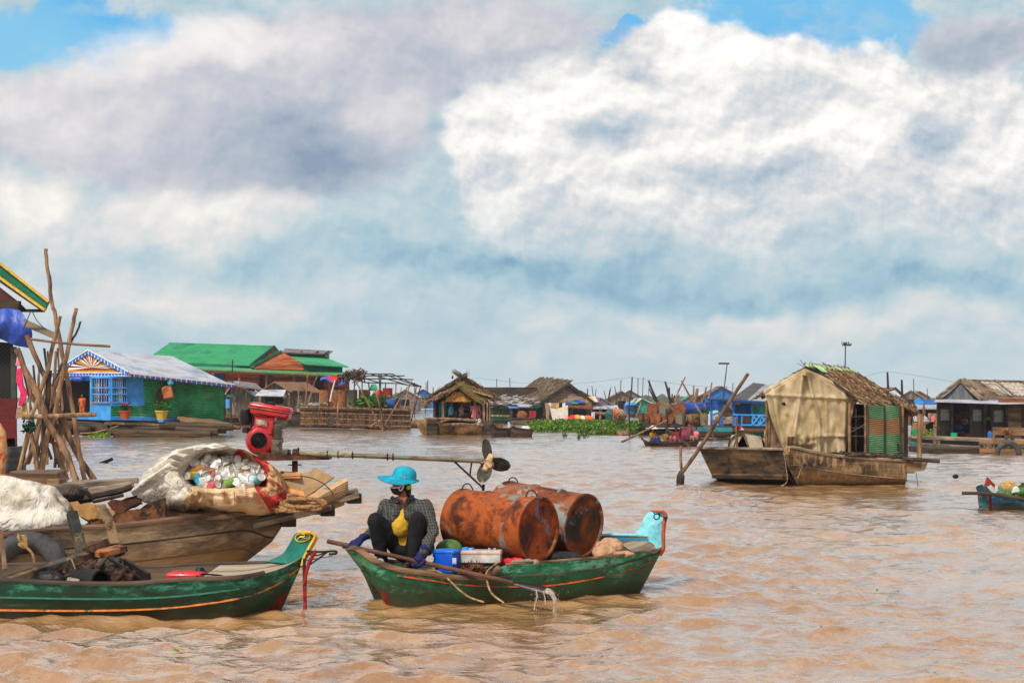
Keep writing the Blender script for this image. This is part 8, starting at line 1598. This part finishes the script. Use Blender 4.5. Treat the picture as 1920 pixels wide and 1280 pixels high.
# ================================================================= right hand houses
X=lambda x,y,d:Z(10,x,y,d)
t=thing('dark_wood_house','dark weathered wooden floating house with open doors, brown roof and plank steps','house',X(900,760,58))
mb=MB(); mb.panel(X(905,292,58.3),X(1300,300,58.3),X(1300,150,63),X(690,136,60.5),.06,nu=2); 
mb.build('front_roof',M('brown_tin_roof',[C(92,72,54),C(140,116,92),C(120,100,86)],sc_=1.1,st=(1.5,1,1),rough=.75,bump=.4,bsc=10,planks=(.5,'v'),streak=(C(70,50,36),.5)),t)
mb=MB(); mb.panel(X(500,283,62),X(500,286,57.2),X(690,138,58.6),X(700,136,63),.06); mb.build('far_roof',m_tind,t)
mb=MB(); mb.panel(X(850,295,57.2),X(910,294,57.4),X(735,140,59.2),X(688,136,58.4),.06); mb.build('roof_corner',MATS['brown_tin_roof'],t)
mb=MB(); mb.beam(X(498,284,57.1),X(688,137,58.2),.10,.14); mb.beam(X(688,137,58.2),X(856,293,57.0),.10,.14); mb.beam(X(735,145,58.4),X(905,290,57.6),.06,.10); mb.beam(X(755,147,58.6),X(1140,288,57.9),.06,.09); mb.beam(X(962,138,60.5),X(1130,268,58.0),.06,.08); mb.beam(X(710,128,58.8),X(730,134,58.8),.1,.1); mb.beam(X(690,138,60.4),X(1300,152,62.9),.12,.08); mb.build('roof_battens',m_grey,t)
mb=MB(); mb.panel(X(870,280,57.9),X(1150,288,58.2),X(1060,160,60.2),X(750,145,59.0),.02) if False else None
mb.panel(X(1000,255,59.0),X(1250,262,59.2),X(1180,162,61.8),X(850,150,60.6),.03,ribs=8,amp=.02); mb.build('bleached_roof_sheet',M('bleached_tin',[C(150,136,120),C(196,184,168),C(120,98,78)],sc_=1.5,st=(.6,1,5),rough=.7),t)
mb=MB(); mb.poly([X(530,288,57.6),X(842,296,57.6),X(688,158,58.2)],.08); mb.build('gable_boards',M('grey_blue_boards',[C(84,90,94),C(126,128,128)],sc_=1.5,st=(3,1,.5),rough=.8,planks=(.35,'u')),t)
mb=MB(); mb.panel(X(478,304,56.2),X(1060,322,56.0),X(1020,298,57.8),X(500,288,57.6),.05); mb.panel(X(995,322,56.0),X(1330,318,56.0),X(1330,296,58),X(990,298,57.8),.05); mb.build('porch_roof',m_tin,t)
mb=MB(); mb.beam(X(990,300,56.4),X(1330,302,56.4),.08,.14); mb.build('red_eave_trim',m_rb,t)
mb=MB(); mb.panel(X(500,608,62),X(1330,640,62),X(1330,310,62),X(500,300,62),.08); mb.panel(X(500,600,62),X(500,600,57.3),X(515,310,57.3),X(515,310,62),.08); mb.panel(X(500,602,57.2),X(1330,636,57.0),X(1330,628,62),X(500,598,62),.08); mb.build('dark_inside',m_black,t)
def doorp(name,x0,x1,y0,y1,glass=True):
    mb=MB(); mb.wall(X(x0,y1,57.2),X(x1,y1+3,57.2),X(x1,y0,57.2),X(x0,y0,57.2),[(.12,.88,.52,.86)],.06); d=mb.build(name,M('dark_grey_door',[C(48,44,38),C(84,78,66)],sc_=2,rough=.7),t)
    w=x1-x0; h=y1-y0
    mb=MB(); mb.panel(X(x0+w*.12,y1-h*.52,57.25),X(x1-w*.12,y1-h*.52,57.25),X(x1-w*.12,y1-h*.86,57.25),X(x0+w*.12,y1-h*.86,57.25),.02); mb.build('pale_pane',M('frosted_pane',[C(104,116,112),C(150,158,150)],sc_=3,rough=.35,spec=.6),d)
doorp('door_panel',515,612,335,595); doorp('door_panel',775,872,335,605); doorp('door_panel',942,1050,340,618)
for x_ in (508,618,770,880,938,1055,1190): mb=MB(); mb.beam(X(x_,600+(x_-500)*.04,57.05),X(x_,308,57.05),.10,.10); mb.build('door_post',m_greyd,t)
mb=MB(); mb.panel(X(1058,625,57.1),X(1190,628,57.1),X(1190,345,57.1),X(1058,335,57.1),.08,ribs=7,amp=.05,rdir='h',prof='saw'); mb.panel(X(1192,628,57.3),X(1330,630,57.3),X(1330,345,57.3),X(1192,345,57.3),.08,ribs=6,amp=.05,rdir='h',prof='saw'); mb.build('lapped_board_wall',m_plankh,t,smooth=0)
mb=MB(); mb.panel(X(380,608,55.2),X(1330,648,54.4),X(1330,628,57.4),X(380,596,57.4),.10); mb.build('porch_deck',m_deck,t)
mb=MB(); mb.beam(X(378,612,55.0),X(1330,645,54.2),.12,.30); mb.beam(X(340,670,50.6),X(845,698,50.0),.15,.28); mb.build('deck_beams',m_grey,t)
mb=MB(); mb.panel(X(335,672,50.4),X(850,698,49.8),X(850,688,54),X(380,655,54),.10); mb.build('lower_deck',m_deck,t)
mb=MB(); mb.panel(X(380,740,52.5),X(1330,775,52.0),X(1330,650,52.0),X(380,610,52.5),.1); mb.build('underside_shade_panel',m_black,t)  # black sheet coloured as the shade below the porch deck
mb=MB(); mb.panel(X(340,745,50.8),X(850,765,50.2),X(850,700,50.2),X(340,690,50.8),.1); mb.build('lower_float',M('near_black_float',[C(14,12,10),C(36,30,24)],rough=.6),t)  # near-black face from the lower deck down to the water
for x_,y0,y1,d_ in ((480,515,660,50.4),(510,620,670,50.4),(848,625,762,48.6),(952,560,768,48.4),(1055,540,768,48.2),(1102,560,700,48.2),(1130,640,720,48.2),(1010,630,700,48.3),(900,628,690,48.4)): mb=MB(); mb.beam(X(x_,y1,d_),X(x_,y0,d_),.09,.12); mb.build('deck_post',m_pole if x_%2 else m_grey,t)
mb=MB(); mb.beam(X(840,700,48.3),X(1330,712,48.0),.12,.16); mb.beam(X(950,735,48.2),X(1330,745,48.0),.12,.22); mb.beam(X(840,632,48.4),X(1060,640,48.3),.08,.10); mb.beam(X(945,545,48.1),X(1330,552,48.0),.08,.26); mb.beam(X(950,628,48.1),X(1330,655,48.0),.10,.18); mb.build('landing_rails',m_brown,t)
mb=MB(); mb.panel(X(848,690,48.7),X(950,694,48.6),X(950,634,48.6),X(848,630,48.7),.05); mb.panel(X(960,690,48.5),X(1035,694,48.4),X(1035,640,48.4),X(960,636,48.5),.05,ribs=4,amp=.03,rdir='h',prof='saw'); mb.build('landing_boards',m_plankh,t,smooth=0)
mb=MB(); mb.box(X(1090,740,49.8),(6.5,2.4,.6)); mb.build('landing_float',m_greyd,t)
_=MB(); mb=tyre_mesh(X(1068,728,47.6),.36,.10,Matrix.Rotation(R(90),4,'X')@Matrix.Rotation(R(15),4,'Z')); zt('tyre_fender','grey tyre hung on the landing of the dark wooden house','tyre',mb,m_rubber)
mb=MB(); mb.lathe([(.001,0),(.12,0),(.14,.2),(.12,.21),(.09,.03)],14,Matrix.Translation(X(635,602,56.8))); zt('green_basin','bright green plastic bucket in the open door','bucket',mb,M('mint_plastic',[C(20,160,120),C(60,190,150)],rough=.4))
t2=thing('blue_barrel','blue plastic barrel standing in the narrow doorway','barrel',X(922,615,56.8)); mb=MB(); mb.lathe([(.001,0),(.09,0),(.10,.05),(.10,.27),(.08,.31),(.05,.33),(.001,.33)],14,Matrix.Translation(X(922,615,56.8))); mb.build('barrel_body',m_blue,t2); mb=MB(); mb.lathe([(.001,.03),(.05,.02),(.05,0)],12,Matrix.Translation(X(922,615,56.8)+V(0,0,.33))); mb.build('red_lid',m_redcl,t2)
for k,(x_,y_,c_,lb) in enumerate(((672,520,m_blue,'blue'),(690,570,m_rb,'brown'),(740,590,m_rose,'pink'),(655,575,m_navy,'navy'),(720,470,m_tancl,'tan'),(660,440,m_maroon,'maroon'))): mb=MB(); mb.ell(X(x_,y_,58.5),(.15,.12,.15)); zt('household_bundle',lb+' bundle stored in the dark doorway of the right house','bundle',mb,c_,None,disp=[(.1,.2)])
mb=MB(); mb.panel(X(885,458,60),X(925,458,60),X(925,432,60),X(885,432,60),.05); zt('lime_poster','lime green panel seen through the narrow doorway','panel',mb,m_leafy)
for x_ in (690,720,750): mb=MB(); mb.box(X(x_,410,59.5),(.14,.1,.25)); zt('hanging_item','small dim item hanging in the dark doorway, %s of three'%{690:'left',720:'middle',750:'right'}[x_],'hanging item',mb,m_greyd)
mb=MB(); mb.tube(bend([X(700,752,48),X(770,740,48),X(832,728,48)],3),.025,5); zt('slack_rope','green grey rope slack under the lower deck','rope',mb,m_cord)
mb=MB(); mb.ell(X(1060,540,47.9),(.07,.06,.09)); mb.tube(bend([X(1010,560,47.9),X(1050,528,47.9),X(1075,560,47.9),X(1100,545,47.9)],3),.03,5); zt('brown_rag','reddish brown rag knotted on the landing rail','rag',mb,m_rb)
# huts between the houseboat and the dark house
t=thing('white_edge_hut','brown roofed hut with a white gable edge behind the houseboat','house',X(200,700,64))
mb=MB(); mb.panel(X(40,240,62),X(165,205,63),X(160,195,68),X(50,198,68),.06); mb.panel(X(165,200,62.5),X(335,360,62),X(330,350,68),X(165,195,68),.06); mb.build('roof',MATS['brown_tin_roof'],t)
mb=MB(); mb.poly([X(130,225,62.6),X(310,345,62.4),X(120,345,62.6)],.06); mb.build('white_gable',m_tin,t); mb=MB(); mb.beam(X(160,200,62.3),X(335,362,62.0),.07,.12); mb.build('gable_edge',m_greyd,t)
mb=MB(); mb.panel(X(60,700,63),X(300,700,63),X(300,345,63),X(60,345,63),.08); mb.build('wall',m_grey,t)
t=thing('blue_roof_hut','hut with a pale blue roof edge and grey awning left of the dark wooden house','house',X(420,600,68))
mb=MB(); mb.panel(X(320,335,67),X(520,325,67),X(510,298,70),X(365,296,70),.06,ribs=12,amp=.02); mb.build('blue_roof',m_blue,t)
mb=MB(); mb.panel(X(305,362,64.5),X(520,362,64.5),X(515,335,66.5),X(320,333,66.5),.06,ribs=14,amp=.02); mb.build('grey_awning',m_tin,t)
mb=MB(); mb.panel(X(300,600,69),X(520,600,69),X(520,345,69),X(300,345,69),.1); mb.build('dark_inside',m_black,t)
mb=MB(); mb.beam(X(375,298,66.5),X(325,330,66.5),.1,.3); mb.build('blue_barge_board',m_sky,t)
for x_ in (308,395,505): mb=MB(); mb.beam(X(x_,600,64.6),X(x_,350,64.6),.1,.1); mb.build('awning_post',m_pole,t)
IT=[('rusty_metal_sheet',[(205,500),(290,508),(292,430),(208,425)],62,m_rb,'rusty brown metal panel right of the houseboat','sheet'),('white_stained_sheet',[(212,605),(290,585),(292,505),(215,500)],61.8,m_tin,'white stained sheet below the rusty panel','sheet'),
 ('white_awning_sheet',[(320,470),(460,470),(400,425),(310,425)],61.5,m_whitep,'white sheet stretched between poles right of the houseboat','sheet'),('green_net',[(300,585),(360,590),(345,480),(305,470)],61.7,m_gcor,'green net cloth hanging behind the porch pole','cloth'),
 ('orange_cloth',[(315,520),(335,520),(338,480),(318,478)],61.2,m_orgcl,'small orange cloth hanging right of the rusty panel','cloth'),('yellow_cloth',[(470,505),(508,508),(508,440),(478,445)],61,m_ycl,'mustard cloth hanging at the corner of the dark house','cloth'),('brown_cloth',[(378,510),(440,480),(445,470),(395,475)],61,m_brown,'brown cloth slung over a pole','cloth'),('tan_net',[(420,460),(505,450),(505,400),(430,405)],61.3,m_tancl,'tan laundry hung high under the grey awning','cloth'),('pink_cloth',[(455,470),(475,470),(478,425),(458,428)],60.9,m_pink2,'small pinkish cloth by the mustard cloth','cloth')]
for nm,pts,d_,mt,lb,ct in IT: mb=MB(); mb.poly([X(x,y,d_) for x,y in pts],.05,nrm=V(0,-1,0)); zt(nm,lb,ct,mb,mt,None,bevel=.01,jitter=.05)
mb=MB(); mb.leaves(X(415,580,60.5),(.45,.3,.22),220,.06); zt('lime_plant','bright lime leafed plant below the hanging cloths','plant',mb,m_leafy)
t=thing('clutter_raft','low raft heaped with boards and baskets between the houseboat and dark house','raft',X(310,720,58)); mb=MB(); mb.panel(X(225,735,57),X(380,735,57),X(380,640,60),X(225,640,60),.15); mb.build('raft_deck',m_greyd,t)
mb=MB(); 
for k in range(6): mb.beam(X(225+k*12,610+k*6,58.5),X(275+k*12,700+k*3,57.5),.12,.04)
mb.build('leaning_boards',m_brown,t)
for k,(x_,y_,c_,lb) in enumerate(((258,688,m_orange,'orange'),(320,650,m_teal,'teal'),(315,600,m_grey,'grey'),(350,705,m_greyd,'dark'),(325,700,m_whitep,'white'))): mb=MB(); mb.ell(X(x_,y_,57.2),(.2,.18,.1)); zt('raft_bundle',lb+' bundle on the cluttered low raft','bundle',mb,c_,None,disp=[(.12,.2)])
far_pole(10,[(102,75),(108,210)],66,.06,m_poledark,'thin pole rising behind the houseboat roof, left one'); far_pole(10,[(217,135),(220,270)],66,.06,m_poledark,'thin pole rising behind the houseboat roof, right one'); far_pole(10,[(395,330),(378,520),(365,700)],58,.05,m_pole,'thin pale pole leaning beside the houseboat porch post')
# floating bits
mb=MB(); mb.ell(X(648,908,31.5),(.07,.05,.05)); zt('floating_object','small dark object afloat between the houseboat and the melon boat','float',mb,m_iron)
# ================================================================= melon boat at the right edge
m_bl=worn('peeling_blue_boat_paint',C(14,100,130),C(50,140,160),C(10,70,100),C(50,60,40),C(40,56,60),.18)
Hm=canoe('melon_boat','blue boat with a red and white tipped prow, carrying melons at the right edge','' or 10,[(883,985),(905,1010),(935,1040),(985,1068),(1060,1090),(1195,1105),(1400,1110),(1600,1090),(1700,1060)],24.3,.42,[m_bl,wood('melon_boat_rim',C(30,60,70),C(60,110,120))],'',0)
t=thing('painted_prow','red, white and blue painted prow board of the melon boat','prow',X(900,1030,24)); 
mb=MB(); mb.poly([X(882,985,24.0),X(905,914,24.0),X(965,975,24.1),X(962,1012,24.1),X(925,985,24.05)],.06,nrm=V(0,-1,0)); mb.build('red_tip',M('faded_red',[C(150,50,40),C(190,80,66)],sc_=6,rough=.6),t)
mb=MB(); mb.poly([X(920,985,23.98),X(930,975,23.98),X(962,1002,24.0),X(960,1012,24.0)],.02,nrm=V(0,-1,0)); mb.poly([X(965,980,23.98),X(985,988,23.98),X(985,1010,23.98),X(964,1010,23.98)],.02,nrm=V(0,-1,0)); mb.build('white_band',M('cream_paint',[C(206,196,150),C(226,220,190)]),t)
mb=MB(); mb.poly([X(985,988,24.02),X(1012,990,24.02),X(1010,1018,24.02),X(985,1012,24.02)],.02,nrm=V(0,-1,0)); mb.build('blue_band',m_sky,t)
mb=MB(); mb.ell(X(1068,1000,24.4),(.16,.14,.12)); zt('straw_ball','round tan woven basket on the melon boat','basket',mb,M('woven_straw',[C(150,112,60),C(206,170,110)],sc_=24,rough=.9,bump=.8,bsc=40),None,disp=[(.03,.04)])
for k,(x_,y_) in enumerate(((1020,1045),(1085,1035),(1125,1012),(1165,1030),(1150,1055),(1190,1005),(1060,1052),(1230,1030))): 
    mb=MB(); mb.ell(X(x_,y_,24.3+.05*(k%3)),(.10,.09,.075),Matrix.Rotation(k,3,'Z')); zt('melon',('leftmost','second','third, dark','fourth','low middle','upper right','low left','rightmost')[k]+' green melon heaped in the blue boat','melon',mb,m_leafd if k%3==2 else MATS['melon_skin'],'melons in the blue boat',smooth=180)
mb=MB(); mb.poly([X(1100,1040,24.1),X(1160,1035,24.1),X(1150,990,24.1),X(1118,992,24.1)],.05,nrm=V(0,-1,0)); zt('white_bag','translucent white plastic bag on the melons','bag',mb,m_whitep,None,bevel=.02,jitter=.03)
mb=MB(); mb.tube(bend([X(700,1042,23.6),X(860,1044,23.6),X(1000,1058,23.6),X(1240,1098,23.6)],4),.03,7); zt('long_bamboo','dark bamboo pole laid along the melon boat past its prow','pole',mb,wood('old_bamboo',C(50,38,30),C(104,84,62)))
mb=MB(); mb.tube([X(930,1185,23.8),X(922,1052,23.7)],.028,7); zt('red_stake','red brown stake standing at the melon boat prow','stake',mb,M('red_brown_paint2',[C(96,24,20),C(130,40,34)]))
mb=MB(); mb.tube([X(838,1050,23.7),X(840,1080,23.7)],.015,5); zt('pole_peg','small peg hanging from the long bamboo pole','peg',mb,m_brown)
mb=MB(); mb.tube(bend([X(915,1100,23.7),X(890,1150,23.7),X(850,1178,23.7),X(720,1165,23.7)],3),.006,4); zt('prow_line','thin line trailing from the red stake','line',mb,m_cord)
mb=MB(); mb.tube([X(1192,1080,24.6),X(1196,960,24.6)],.05,7); zt('dark_post','dark post standing in the melon boat at the picture edge','post',mb,m_iron)
# ================================================================= distance: shore, far huts
mb=MB()
def shore(x0,x1,d,h,n,sz):
    for k in range(n):
        px=random.uniform(x0,x1); p=W(px,748,d*random.uniform(.94,1.06)); hh=h*(.55+.6*mn.noise(V(px*.012,2,0))+.35*mn.noise(V(px*.06,5,0))); p.z=random.uniform(0,max(.6,hh)); a=V(random.gauss(0,1),random.gauss(0,.4),random.gauss(0,1)).normalized(); b=a.cross(V(0,1,0)).normalized(); q=sz*random.uniform(.5,1.3); mb.add([p-a*q,p+b*q*.8,p+a*q,p-b*q*.8],[(0,1,2,3)],random.randrange(2))
shore(-400,2400,900,4.5,12000,.9); shore(1100,1340,700,4.8,2600,.8); shore(500,900,800,4,1500,.8)
zt('far_treeline','low far line of hazy green trees along the horizon','trees',mb,[m_leafd,M('far_green',[C(60,90,50),C(90,116,64)])],None,smooth=0)['kind']='stuff'
HUTS=[(752,768,.9,'tin','grey'),(770,786,.8,'brown','plank'),(786,800,1,'tin','blue'),(738,750,.8,'green','plank'),(926,938,.8,'tin','plank'),(940,952,.7,'brown','blue'),(1080,1096,.9,'tin','plank'),(1160,1172,.8,'brown','plank'),(1174,1188,.9,'tin','grey'),(1325,1340,.9,'tin','plank'),(1345,1362,1.,'brown','blue'),(1700,1716,.9,'tin','plank'),(1716,1734,.9,'brown','plank'),(806,818,.7,'green','plank'),(700,716,.8,'tin','plank'),(1290,1306,.7,'green','grey')]
RM={'tin':m_tin,'brown':MATS['brown_tin_roof'],'green':m_gtin}; WM={'grey':m_tind,'plank':m_plankv,'blue':m_blue}
for k,(x0,x1,s_,r_,w_) in enumerate(HUTS):
    d_=random.uniform(185,270); yb=748+4960/d_; h_=s_*2.2*F/d_; r2=s_*1.2*F/d_; wd_=4.2*F/d_*s_; cx3=(x0+x1)/2
    k0=ZO; ZO[0]=(1,0,0); hut('far_hut','%s from the left of the tiny far huts, %s walls and %s roof'%(('first second third fourth fifth sixth seventh eighth ninth tenth eleventh twelfth thirteenth fourteenth fifteenth sixteenth').split()[sorted(HUTS).index(HUTS[k])],w_,{'tin':'pale tin','brown':'brown','green':'green'}[r_]),0,cx3-wd_/2,cx3+wd_/2,yb-3,yb-3-h_,yb-3-h_-r2,d_,WM[w_],RM[r_],4,opens=[(.35,.65,0,.8)],over=2,grp='tiny far huts',rr=4,raft=False)
for k in range(16):
    x_=random.choice((random.uniform(700,810),random.uniform(925,965),random.uniform(1150,1230),random.uniform(1300,1380),random.uniform(1690,1760))); d_=random.uniform(140,220); mb=MB(); mb.tube([W(x_,750+4960/d_,d_),W(x_+random.uniform(-4,4),random.uniform(705,738),d_)],.05,5); zt('far_pole','one of the thin far poles standing before the distant huts','pole',mb,m_greyd,'far poles')
# a few leaves and bits on the near water
for k in range(9):
    x_,y_=random.choice(((1340,1135),(1645,1232),(1750,1268),(1400,1078),(330,1260),(420,1222),(1100,1200),(900,1240),(1880,1105))) if False else ((1400,1078),(1645,1110),(1750,1268),(1870,1262),(330,1224),(415,1222),(1100,1205),(905,1242),(1540,1180))[k]
    d_=4960/(y_-748); mb=MB(); c_=W(x_,y_,d_); mb.leaves((c_.x,c_.y,.025),(.01,.01,.004),2,.016); zt('floating_leaf','tiny yellow leaf afloat on the open brown water','leaf',mb,m_leafy,'floating leaves')
# ================================================================= haze
mb=MB(); mb.box((0,1450,6),(4000,3300,18)); hz=mb.build('haze',(lambda m:m)(bpy.data.materials.new('haze_air')),None,smooth=0)
m=hz.data.materials[0]; m.use_nodes=True; g=G(m.node_tree); g.n.remove(g.n['Principled BSDF']); pv=g.node('ShaderNodeVolumePrincipled'); pv.inputs['Color'].default_value=(.82,.9,1,1); pv.inputs['Density'].default_value=.0003; pv.inputs['Anisotropy'].default_value=.2
g.l.new(pv.outputs[0],g.n['Material Output'].inputs['Volume']); hz['kind']='stuff'; tag(hz,'pale even haze in the air over the river','haze'); hz['kind']='stuff'
sc.cycles.volume_bounces=1; sc.cycles.max_bounces=8; sc.cycles.transparent_max_bounces=8
